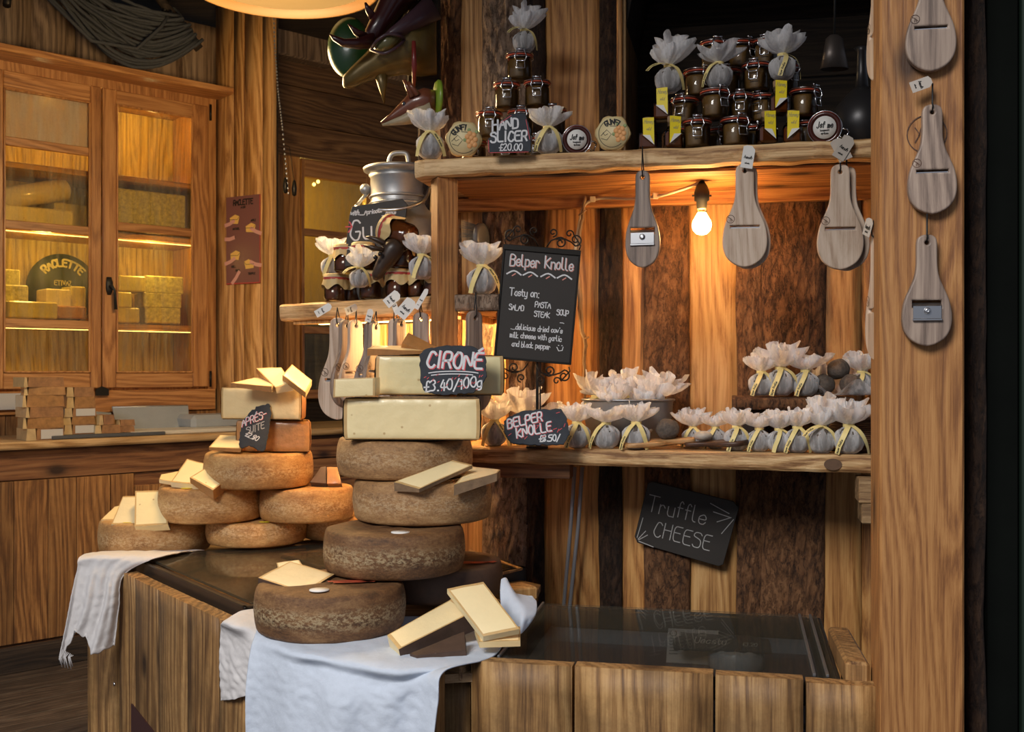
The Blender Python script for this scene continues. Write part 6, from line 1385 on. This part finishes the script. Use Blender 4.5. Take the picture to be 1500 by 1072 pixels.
# ------------------------------------------------------------- wooden hand slicers
PR = [(0, .0), (.006, .04), (.03, .074), (.075, .087), (.15, .088), (.28, .090), (.38, .106), (.48, .145), (.58, .186), (.68, .208), (.78, .211), (.87, .190), (.94, .140), (.985, .065), (1, 0)]
def slicer(label, top, h, rz, mat, kind='slot', card=None, grp=None, cordup=.03, tiltx=0, emblem=True, th=.016, cardcol='white', wide=1.0, rot=None, roll=0):
    t = thing('hand_slicer', label, 'slicer', top, rot=rot or Euler((tiltx, roll, rz)))
    pr = [catm([V(p) for p in PR], i/60) for i in range(61)]
    out = [(p.y*h*wide, -p.x*h) for p in pr]+[(-p.y*h*wide, -p.x*h) for p in pr[-2:0:-1]]
    lo = [out]; cz = -.075*h
    lo.append([(.019*h*cos(2*pi*i/14), cz+.019*h*sin(2*pi*i/14)) for i in range(14)])
    sw, sh, sz = .138*h, .015*h, -.61*h
    if kind == 'blade': sh = .034*h; sw = .125*h; sz = -.62*h
    lo.append([(-sw, sz-sh), (sw, sz-sh), (sw, sz+sh), (-sw, sz+sh)])
    me = shape2d(lo, th, .003, 2); me.materials.append(M[mat]); link('board', me, t)
    if kind == 'blade':
        b = MB().box(-.12*h, .12*h, -.003, -.001, -.755*h, -.64*h, .0005); b.add([(-.12*h, -.003, -.64*h), (.12*h, -.003, -.64*h), (.13*h, .008, -.61*h), (-.13*h, .008, -.61*h)], [(0, 1, 2, 3)]); b.box(-.125*h, .125*h, -.006, -.001, -.775*h, -.752*h, .001)
        bl = obj('steel_blade', b, M['steel'], t)
        obj('screw', MB().lathe([(.001, 0), (.030*h, 0), (.028*h, .004), (.012*h, .006), (.001, .005)], 18, M=Matrix.Rotation(pi/2, 4, 'X'), c=(0, -.003, -.685*h)), M['steel'], bl)
    else:
        obj('slot_steel', MB().box(-sw, sw, .007, .012, sz-sh, sz-sh*.1), M['steel'], t)
    if emblem and kind != 'blade':
        e = MB(); ex, ez, er = -.135*h, -.535*h, .038*h
        ribbon(e, [[V((ex+er*cos(a), ez+er*sin(a))) for a in [2*pi*i/20 for i in range(21)]], [V((ex-er*.6, ez+er*.5)), V((ex+er*.1, ez+er*.1)), V((ex+er*.6, ez-er*.4))], [V((ex, ez+er*.1)), V((ex-er*.1, ez-er*.6))], [V((ex+er*.2, ez)), V((ex+er*.3, ez-er*.6))]], .006*h, -.0006)
        obj('burnt_emblem', e, M['dkspoon'], t)
    obj('hanging_cord', MB().tube([(0, th*.5, cz), (0, -.004, cz+.01), (-.001, -.004, .0), (0, 0, cordup)], .0016, 5).tube([(0, th*.5, cz), (.002, th+.002, cz+.01), (.002, th*.7, 0), (0, 0, cordup)], .0016, 5), M['black'], t)
    if card:
        for (dx, dz, ang, w_, h_) in card:
            c = obj('card_tag', MB().prism([(-w_/2, 0), (-w_/2, -h_), (w_/2, -h_), (w_/2, -h_*.1), (w_*.2, .004), (-w_*.2, .004)], 0, .0008), M[cardcol], t, loc=(dx, -.008, cordup+dz), rot=(R(-6), ang, R(8)))
            e = MB(); ribbon(e, strokes('handh', w_*.24, z=-h_*.55, cen=True, slant=.3, cond=.7, jit=.1), w_*.05, -.0006); ribbon(e, strokes('schweiz', w_*.13, z=-h_*.8, cen=True, cond=.6), w_*.03, -.0006)
            obj('lettering', e, M['ink'], c)
    return t
def shelf_front(px, py, off=-.022): return FU.w(FU.hit(px, py, DS+off))
gS = 'wooden hand slicers hung from the upper shelf'
p = shelf_front(941, 249); kf = mpp(p.y)
o = slicer('grey wooden slicer with a steel blade, left of the glowing bulb', p, 143*kf, R(-14), 'walnut', 'blade', cordup=35*kf, wide=.84)
p = shelf_front(1091, 239); slicer('pale maple slicer with a slot, right of the glowing bulb', p, 149*kf, R(-12), 'boardwood', card=[(.012, .0, R(10), .030, .055)], cordup=22*kf)
p2 = shelf_front(1096, 243, -.002); slicer('second maple slicer hanging directly behind the one by the bulb', p2, 149*kf, R(-12), 'boardwood', cordup=20*kf, emblem=False)
p = shelf_front(1231, 240); slicer('pale maple slicer with a dark streak, nearest the timber post under the shelf', p, 149*kf, R(-12), 'boardwood', card=[(-.010, .008, R(-24), .034, .055), (.022, .012, R(32), .032, .060)], cordup=28*kf, cardcol='taupe')
p2 = shelf_front(1240, 243, .004); slicer('maple slicer hanging behind the one nearest the post', p2, 149*kf, R(-12), 'boardwood', cordup=20*kf, emblem=False)
def on_post(px, py): return FR.w(FR.hit(px, py, -.092))
kp_ = mpp(on_post(1360, 300).y)
slicer('grey walnut slicer cut off by the top edge, highest on the timber post', on_post(1364, -62), 166*kp_, R(-12), 'walnut', emblem=True, cordup=.02)
slicer('two-tone walnut slicer in the middle of the timber post', on_post(1366, 152), 161*kp_, R(-12), 'walnut', cordup=30*kp_, card=[(-.006, .002, R(70), .020, .036)], cardcol='taupe')
slicer('grey walnut slicer with a shiny steel blade, lowest on the timber post', on_post(1358, 343), 164*kp_, R(-12), 'walnut', 'blade', cordup=30*kp_)
rg = MB(); qc = FR.hit(1358, 196, -.0735)
for rad, w in ((.034, .002),): ribbon(rg, [[V((rad*cos(a), rad*sin(a))) for a in [2*pi*i/30 for i in range(31)]], [V((-.02, .012)), V((-.012, 0)), V((-.02, -.014))], [V((-.008, .016)), V((-.014, -.002))], [V((.012, .012)), V((.02, 0)), V((.016, -.012))]], w, 0)
obj('burnt_round_mark', rg, M['dkspoon'], tpost, loc=(qc.x-tp.x, -.0015, qc.z))
# edge-on slicers hanging on the left face of the timber post
for px, y0, y1, dd, lab in ((1278, 338, 528, .02, 'slicer seen edge-on hanging on the left side of the timber post'), (1279, -60, 118, .02, 'slicer seen edge-on in the top right of the niche beside the post')):
    q = FR.hit(px+2, y0, dd); p = FR.w(q); kq = mpp(p.y); slicer(lab, p, (y1-y0)*kq, R(-12-78), 'boardwood', cordup=.02, card=[(0, .0, R(20), .03, .03)] if y0 > 0 else None, cardcol='taupe', th=.014)
# row on the side shelf
gR = 'slicers hanging from the side shelf'
for px, py, hp, rz, m, lab, cd_ in ((494, 465, 150, -18, 'boardwood', 'pale slicer with a slot hanging at the left end of the side shelf', [(-.02, .004, R(60), .022, .05)]), (509, 468, 130, 50, 'walnut', 'dark slicer turned edge-on, second along the side shelf', None), (522, 468, 128, 38, 'boardwood', 'narrow pale slicer turned sideways, third along the side shelf', [(-.005, .006, R(70), .022, .045)]),
    (544, 470, 130, -5, 'walnut', 'brown slicer with an emblem, fourth along the side shelf', [(.0, .0, R(15), .018, .035)]), (551, 471, 120, 60, 'walnut', 'slicer turned edge-on behind the fourth one', None), (578, 466, 130, -20, 'boardwood', 'pale brown slicer handle under the white card tags', [(-.008, .03, R(-25), .016, .055), (.014, .038, R(50), .030, .045)]),
    (588, 467, 120, 50, 'walnut', 'slicer turned edge-on right behind the card tags', None), (616, 457, 140, -10, 'walnut', 'dark slicer handle just left of the front post', [(-.022, .0, R(40), .036, .055), (.02, .03, R(30), .014, .06)])):
    q = FS.hit(px, py, -.03); p = FS.w(q); slicer(lab, p, hp*mpp(p.y), R(rz), m, card=cd_, cordup=.03, th=.015, cardcol='white')
p = FU.w(FU.hit(697, 455, .33)); slicer('dark slicer handle hanging below the bark-edged slab, right of the post', p, 150*mpp(p.y), R(40), 'walnut', cordup=.05, th=.015)
# flat boards with balls on the lower shelf
def flat_board(label, px, off, L, rz, mat, wide):
    p = low_at(px, off); t = thing('wooden_slicer_board', label, 'board', p+V((0, 0, .002)), FU.a+rz)
    pr = [catm([V(a) for a in PR], i/50) for i in range(51)]
    out = [(p_.y*L*wide, -p_.x*L) for p_ in pr]+[(-p_.y*L*wide, -p_.x*L) for p_ in pr[-2:0:-1]]
    out = [(z, x) for x, z in out]; me = shape2d([[(a+L*.5, b) for a, b in out]], .013, .004, 2); me.transform(Matrix.Rotation(-pi/2, 4, 'X')); me.transform(Matrix.Translation((0, 0, .013))); me.materials.append(M[mat]); link('board', me, t)
    t.rotation_euler = Euler((R(7), R(-4), FU.a+rz)) if abs(rz) < 1 else Euler((R(-7), R(4), FU.a+rz)); t.location.z += .010; return t
kl = mpp(2.72)
flat_board('honey-coloured wooden slicer board lying on the lower shelf under a dark ball', 966, .040, 112*kl, R(192-180+3), 'olive', .72)
flat_board('dark walnut slicer board lying on the lower shelf with a pale nugget on it', 1050, .045, 98*kl, R(-12+180), 'dkspoon', .85)
p = low_at(978, .055); dark_ball('round dark pepper-coated ball on the honey-coloured board', p+V((0, 0, .024+.029)), 18*kl, 9)
p = low_at(1030, .06); dark_ball('flat pale grey nugget on the dark walnut board', p+V((0, 0, .026+.010)), 14*kl, 20, 'stone', .55, 'cheese_nugget')
# ------------------------------------------------------------- side shelf goods
def ss(px, off): q = FS.hit(px, 540, off); p = FS.w((q.x, q.y)); p.z = ZS-.004; return p
gK = 'paper-capped honey jars on the side shelf'
for px, off, row, lab in ((491, .03, 0, 'paper-capped jar at the left end of the lower tier'), (512, .09, 0, 'paper-capped jar second from the left, lower tier'), (543, .03, 0, 'paper-capped jar under the cow head'), (582, .03, 0, 'paper-capped jar right of the cow head, lower tier'), (612, .07, 0, 'paper-capped jar fourth from the left, lower tier'), (637, .06, 0, 'paper-capped jar hidden against the post, lower tier'),
    (506, .02, 1, 'paper-capped jar at the left end of the upper tier'), (532, .02, 1, 'paper-capped jar behind the cow head, upper tier'), (588, .03, 1, 'paper-capped jar with a pointed cap right of the cow head, upper tier'), (609, .10, 1, 'paper-capped jar at the right of the upper tier')):
    p = ss(px, off); p.z += row*.086; kraft(p, (0, 0, px*.7), lab, gK)
p = at(560, 353, 3.12); kraft(p, (R(-12), R(-66), R(-14)), 'paper-capped jar lying tilted on top above the cow head', gK, 1.0)
KJ2 = [o for o in bpy.data.objects if o.get('label') == 'paper-capped jar lying tilted on top above the cow head'][0]; KJ2.location = at(602, 350, 3.06); KJ2.scale = (1.2,)*3
for px, py, Yv, v, w, lab in ((487, 392, 3.33, 4, 30, 'gauze bag at the left end of the side shelf, upper tier'), (527, 407, 3.14, 3, 27, 'gauze bag slumped in front of the paper-capped jars'), (618, 395, 3.02, 4, 34, 'gauze bag leaning on the jars just left of the post')):
    p = at(px, py+14, Yv); bag(v, p, R(20), w/2*mpp(Yv)/.03, lab, 'gauze bags on the side shelf')
p = FU.w(FU.hit(706, 429, .41)); p.z = FU.hit(676, 430, .35).z+.001; bag(4, p, R(10), 40/2*mpp(p.y)/.03, 'gauze bag on the bark-edged slab right of the post', 'gauze bags on the side shelf')
# milk can
cp = ss(585, .21); kc = mpp(cp.y); yb = HOR-(cp.z-EYE)/cp.y*FPX
can = thing('milk_can', 'old dull aluminium milk can with a lid behind the jars on the side shelf', 'can', cp)
pf = [(1, yb), (50, yb), (60, yb-4), (64, yb-14), (66, 372), (64, 345), (58, 328), (49, 312), (44, 302), (42, 296), (42, 262), (45, 258)]
obj('body', MB().lathe([(a*kc, (yb-y)*kc) for a, y in pf], 48), M['alu'], can)
for y in (300, 290): obj('ring', MB().lathe([(43*kc, (yb-y-2)*kc), (45*kc, (yb-y)*kc), (43*kc, (yb-y+2)*kc)], 40, cap=False), M['alu'], can)
obj('lid', MB().lathe([(38*kc, (yb-262)*kc), (44*kc, (yb-256)*kc), (52*kc, (yb-252)*kc), (53*kc, (yb-248)*kc), (50*kc, (yb-246)*kc), (40*kc, (yb-244)*kc), (1*kc, (yb-242)*kc)], 44), M['alu'], can)
zc = lambda y: (yb-y)*kc
obj('lid_handle', MB().tube([catm([V((-15*kc, 0, zc(244))), V((-14*kc, 0, zc(232))), V((-8*kc, 0, zc(225))), V((6*kc, 0, zc(224))), V((12*kc, 0, zc(228))), V((14*kc, 0, zc(244)))], i/24) for i in range(25)], 3.6*kc, 10), M['alu'], can)
obj('bail_handle', MB().tube([catm([V((-46*kc, -2*kc, zc(283))), V((-56*kc, -20*kc, zc(300))), V((-52*kc, -52*kc, zc(312))), V((0, -72*kc, zc(318))), V((38*kc, -60*kc, zc(305))), V((46*kc, -20*kc, zc(278)))], i/40) for i in range(41)], 2.6*kc, 8), M['steel'], can)
for s in (-1, 1): obj('lug', MB().lathe([(2*kc, -5*kc), (8*kc, -3*kc), (8*kc, 3*kc), (2*kc, 5*kc)], 16, M=Matrix.Rotation(pi/2, 4, 'X'), c=(s*49*kc, -4*kc, zc(278))), M['alu'], can)
# cow head and leather cap, brush
Yc = 3.06; kc2 = mpp(Yc); P2 = lambda x, y, dy=0: at(x, y, Yc+dy)
cw = thing('cow_head_figure', 'dark brown cow head figure hanging nose down in front of the paper-capped jars', 'figure', (0, 0, 0))
dr = V((-.42, -.15, -1))
obj('head', MB().loft([(P2(584, 350), 5*kc2, 4*kc2, dr), (P2(580, 357), 15*kc2, 14*kc2, dr), (P2(574, 368), 17*kc2, 16*kc2, dr), (P2(566, 382), 13*kc2, 13*kc2, dr), (P2(558, 393), 10*kc2, 10*kc2, dr), (P2(552, 404), 9*kc2, 8*kc2, dr), (P2(549, 410), 3*kc2, 3*kc2, dr)], 20), M['cow'], cw)
obj('ear', MB().loft([(P2(570, 360), 5*kc2, 4*kc2, (-1, 0, .3)), (P2(556, 353), 8*kc2, 5*kc2, (-1, 0, .2)), (P2(542, 348), 6*kc2, 3*kc2, (-1, 0, .2)), (P2(536, 347), 1*kc2, 1*kc2, (-1, 0, 0))], 12), M['cow'], cw)
obj('ear', MB().loft([(P2(562, 366, -.02), 5*kc2, 3*kc2, (-1, 0, .2)), (P2(545, 363, -.02), 7*kc2, 4*kc2, (-1, 0, .2)), (P2(532, 359, -.02), 1*kc2, 1*kc2, (-1, 0, .2))], 12), M['cow'], cw)
for x, y in ((552, 372), (545, 377)): obj('eye', MB().lathe([(3.4*kc2*sin(pi*i/8), -3.4*kc2*cos(pi*i/8)) for i in range(9)], 12, cap=False), plain('glossy_black_eye', (.01, .008, .008), .1), cw, loc=P2(x+5, y, -.035))
for k in range(5): obj('horn_finger', MB().tube([P2(594+k*3, 358-k, -.01), P2(598+k*4, 350-k*.5, -.015), P2(602+k*4.5, 345+k*1.5, -.02)], [4*kc2, 3*kc2, 1.5*kc2], 7), M['cow'], cw)
obj('mane_base', MB().loft([(P2(584, 352, .01), 6*kc2, 6*kc2, (1, 0, -.1)), (P2(598, 358, .0), 10*kc2, 8*kc2, (1, 0, -.1)), (P2(612, 358, 0), 3*kc2, 3*kc2, (1, 0, -.1))], 12), M['cow'], cw)
lcap = MB().loft([(at(607, 350, 3.16), .01, .01, (0, 0, -1)), (at(606, 360, 3.16), .040, .04, (0, 0, -1)), (at(606, 380, 3.16), .052, .05, (0, 0, -1)), (at(607, 402, 3.16), .045, .045, (0, 0, -1))], 24)
tag(obj('leather_cap', lcap, M['cow']), 'brown leather cap shape behind the gauze bag left of the post', 'cap')
bh = thing('round_brush', 'round brush with grey bristles and a pale wooden back, right of the post', 'brush', (0, 0, 0))
pc = at(690, 350, 3.25); ax = V((.45, -.25, 0)).normalized()
bm_ = MB(); rb2 = random.Random(5)
for k in range(420):
    a, r0 = rb2.uniform(0, 2*pi), sqrt(rb2.random())*.034; u_ = V((-ax.y, ax.x, 0)); b0 = pc+ax*.030+u_*r0*cos(a)+V((0, 0, r0*sin(a)*1.2)); b1 = b0-ax*.055+u_*r0*.45*cos(a)+V((0, 0, r0*.5*sin(a)))
    sd = V((.0012, 0, .0006)); bm_.add([b0-sd, b0+sd, b1], [(0, 1, 2)])
obj('bristles', bm_, M['bristle'], bh, kind='stuff', fix=False)
obj('back', MB().loft([(pc+ax*.028, .034, .040, ax), (pc+ax*.030, .040, .046, ax), (pc+ax*.042, .040, .046, ax), (pc+ax*.046, .030, .036, ax)], 26), M['galv'], bh)
# ------------------------------------------------------------- carved masks
Ym = 3.15; km = mpp(Ym); Q = lambda x, y, dy=0: at(x, y, Ym+dy)
mk = thing('carved_beast_mask', 'large lacquered wooden beast mask with gold snout and dark red horns, top centre', 'mask', (0, 0, 0))
d1 = (-1, -.15, -.55)
obj('snout', MB().loft([(Q(640, 62, .05), 30*km, 48*km, (-1, 0, 0)), (Q(608, 66), 36*km, 46*km, (-1, 0, -.2)), (Q(575, 78), 30*km, 34*km, d1), (Q(545, 96), 20*km, 20*km, d1), (Q(520, 112), 14*km, 14*km, d1), (Q(507, 121), 10*km, 10*km, d1), (Q(503, 126), 3*km, 3*km, d1)], 24), M['maskgold'], mk)
obj('brow', MB().loft([(Q(636, 10), 18*km, 20*km, (-1, 0, -.6)), (Q(610, 28, -.05), 16*km, 14*km, (-1, 0, -.6)), (Q(575, 50, -.09), 12*km, 8*km, (-1, 0, -.7)), (Q(549, 70, -.08), 3*km, 3*km, (-1, 0, -.7))], 16), M['maskplum'], mk)
eye = MB().loft([(Q(545, 72, -.06), 1*km, 1*km, (1, 0, .2)), (Q(556, 66, -.09), 8*km, 9*km, (1, 0, .2)), (Q(568, 61, -.10), 9*km, 11*km, (1, 0, .2)), (Q(580, 56, -.09), 6*km, 6*km, (1, 0, .2)), (Q(588, 53, -.07), 1*km, 1*km, (1, 0, .2))], 16)
obj('eye', eye, plain('dim_gold_eye', (.16, .14, .05), .3, coat=.4), mk)
obj('eyelid', MB().tube([catm([Q(543, 73, -.08), Q(552, 60, -.115), Q(568, 50, -.12), Q(584, 52, -.11), Q(592, 58, -.08), Q(580, 70, -.11), Q(562, 78, -.115), Q(543, 73, -.08)], i/40) for i in range(41)], 2.4*km, 7), M['maskplum'], mk)
for secs in ([(Q(602, -30), 34*km, 28*km, (-.6, 0, -1)), (Q(580, 0), 32*km, 22*km, (-.6, 0, -1)), (Q(562, 30, -.03), 24*km, 18*km, (-.6, 0, -1)), (Q(547, 52, -.05), 16*km, 14*km, (-.6, 0, -1)), (Q(541, 68, -.05), 6*km, 6*km, (-.4, 0, -1))],
             [(Q(550, 58, -.06), 12*km, 12*km, (-1, 0, 0)), (Q(525, 64, -.09), 9*km, 8*km, (-1, 0, 0)), (Q(504, 63, -.11), 6*km, 6*km, (-1, 0, .3)), (Q(490, 56, -.12), 4*km, 4*km, (-1, 0, .8)), (Q(483, 50, -.12), 1*km, 1*km, (-1, 0, 1))],
             [(Q(535, 55, -.07), 8*km, 8*km, (-.8, 0, 1)), (Q(522, 47, -.10), 5*km, 5*km, (-.8, 0, .8)), (Q(510, 35, -.11), 1*km, 1*km, (-.8, 0, 1))],
             [(Q(548, 28, -.05), 7*km, 7*km, (-.5, 0, 1)), (Q(540, 15, -.07), 5*km, 5*km, (-.5, 0, 1)), (Q(535, 4, -.08), 1.5*km, 1.5*km, (-.5, 0, 1))]):
    obj('horn', MB().loft(secs, 16), M['maskred'], mk)
obj('green_collar', MB().loft([(Q(512, 70, .10), 30*km, 42*km, (0, 1, 0)), (Q(512, 70, .07), 33*km, 46*km, (0, 1, 0)), (Q(514, 70, .05), 26*km, 38*km, (0, 1, 0))], 36), M['maskgreen'], mk)
for x, y, r0 in ((556, 108, 9), (563, 128, 6), (535, 112, 8)): pass
obj('tooth', MB().loft([(Q(558, 100), 12*km, 10*km, (0, 0, -1)), (Q(560, 125), 7*km, 6*km, (0, 0, -1)), (Q(563, 153), 1*km, 1*km, (.1, 0, -1))], 12), M['maskgold'], mk)
obj('red_lip', MB().tube([Q(606, 60, -.09), Q(607, 95, -.08), Q(606, 132, -.05)], [3*km, 4*km, 2*km], 8), plain('red_lip_lacquer', (.22, .025, .02), .35, coat=.3), mk)
obj('wall_plate', MB().box(0, .10, 0, .04, 0, .35, .006), M['darkwood'], mk, loc=Q(596, 150, .06))
Yf = 2.98; kf2 = mpp(Yf); F = lambda x, y, dy=0: at(x, y, Yf+dy)
fx = thing('carved_fox_mask', 'small carved red-brown fox head with a lime green disc behind its neck', 'mask', (0, 0, 0))
obj('lower_jaw', MB().loft([(F(632, 160), 18*kf2, 14*kf2, (-1, 0, -.3)), (F(612, 168), 17*kf2, 12*kf2, (-1, 0, -.3)), (F(590, 176), 10*kf2, 7*kf2, (-1, 0, -.2)), (F(560, 183), 1.5*kf2, 1.5*kf2, (-1, 0, -.2))], 18), M['foxpale'], fx)
obj('head', MB().loft([(F(638, 148), 14*kf2, 15*kf2, (-1, 0, 0)), (F(622, 148), 19*kf2, 19*kf2, (-1, 0, 0)), (F(605, 153), 15*kf2, 17*kf2, (-1, 0, -.4)), (F(590, 162), 9*kf2, 11*kf2, (-1, 0, -.6)), (F(575, 171), 5.5*kf2, 6*kf2, (-1, 0, -.5)), (F(558, 180), 1.5*kf2, 1.5*kf2, (-1, 0, -.5))], 20), M['fox'], fx)
for x0, y0, x1_, y1_ in ((604, 142, 592, 117), (612, 140, 598, 120)): obj('ear', MB().loft([(F(x0, y0, -.03), 5*kf2, 5*kf2, (-.5, 0, 1)), (F((x0+x1_)/2, (y0+y1_)/2, -.04), 5*kf2, 4*kf2, (-.5, 0, 1)), (F(x1_, y1_, -.04), 3*kf2, 2.5*kf2, (-.5, 0, 1))], 10), M['fox'], fx)
obj('eye', MB().lathe([(3*kf2*sin(pi*i/8), -3*kf2*cos(pi*i/8)) for i in range(9)], 12, cap=False), plain('glass_eye', (.03, .04, .06), .08, coat=1), fx, loc=F(592, 152, -.018))
obj('green_disc', MB().loft([(F(645, 143), 22*kf2, 25*kf2, (-1, -.25, 0)), (F(641, 143), 22*kf2, 26*kf2, (-1, -.25, 0)), (F(637, 143), 18*kf2, 22*kf2, (-1, -.25, 0))], 30), M['lime'], fx)
# ------------------------------------------------------------- inside the right-hand freezer
def fin_(px, py, z): q = FR.hz(px, py, z); return FR.w(q)
pk = thing('wrapped_round_cheese', 'film-wrapped white round cheese seen through the freezer lid', 'cheese', fin_(1085, 985, .556)+V((0, .05, 0)), FR.a)
pk.location.z = .556
obj('round', MB().lathe([(.001, 0), (.062, 0), (.066, .006), (.066, .040), (.060, .046), (.001, .047)], 36, fn=lambda p, a, j: p*(1+.03*sin(11*a)*(j > 2))), plain('grey_white_round', (.42, .42, .44), .3, nscale=40, namt=.5, coat=.6), pk)
sl = slate('long dark slate lying on the wrapped round inside the freezer', [(-.11, 0), (.11, .004), (.105, .05), (.06, .06), (-.09, .058), (-.115, .03)], pk.location+V((-.04, -.045, .049)), FR.a, R(-66), [('Uecstu', .022, -.03, .022, .0022, ('chalkdim',), .2, None), ('£3.20', .012, .06, .02, .0014, ('chalkdim',), .1, None)])
cdp = thing('printed_card', 'pale printed card with a round logo standing inside the freezer', 'card', pk.location+V((-.115, .02, .002)), rot=Euler((R(-52), 0, FR.a)))
obj('card', MB().box(-.045, .075, 0, .002, 0, .10), plain('dim_white_card', (.34, .34, .36), .5), cdp)
cm = MB(); ribbon(cm, [[V((-.032+.008*cos(a), .085+.008*sin(a))) for a in [2.2+5*i/16 for i in range(17)]]]+[[V((-.038, .07-.009*i)), V((-.02, .07-.009*i))] for i in range(6)], .002, -.0006); ribbon(cm, strokes('GUR Swiss Mountain Gold', .007, x=-.015, z=.082, cond=.5), .0012, -.0006)
obj('lettering', cm, M['ink'], cdp)
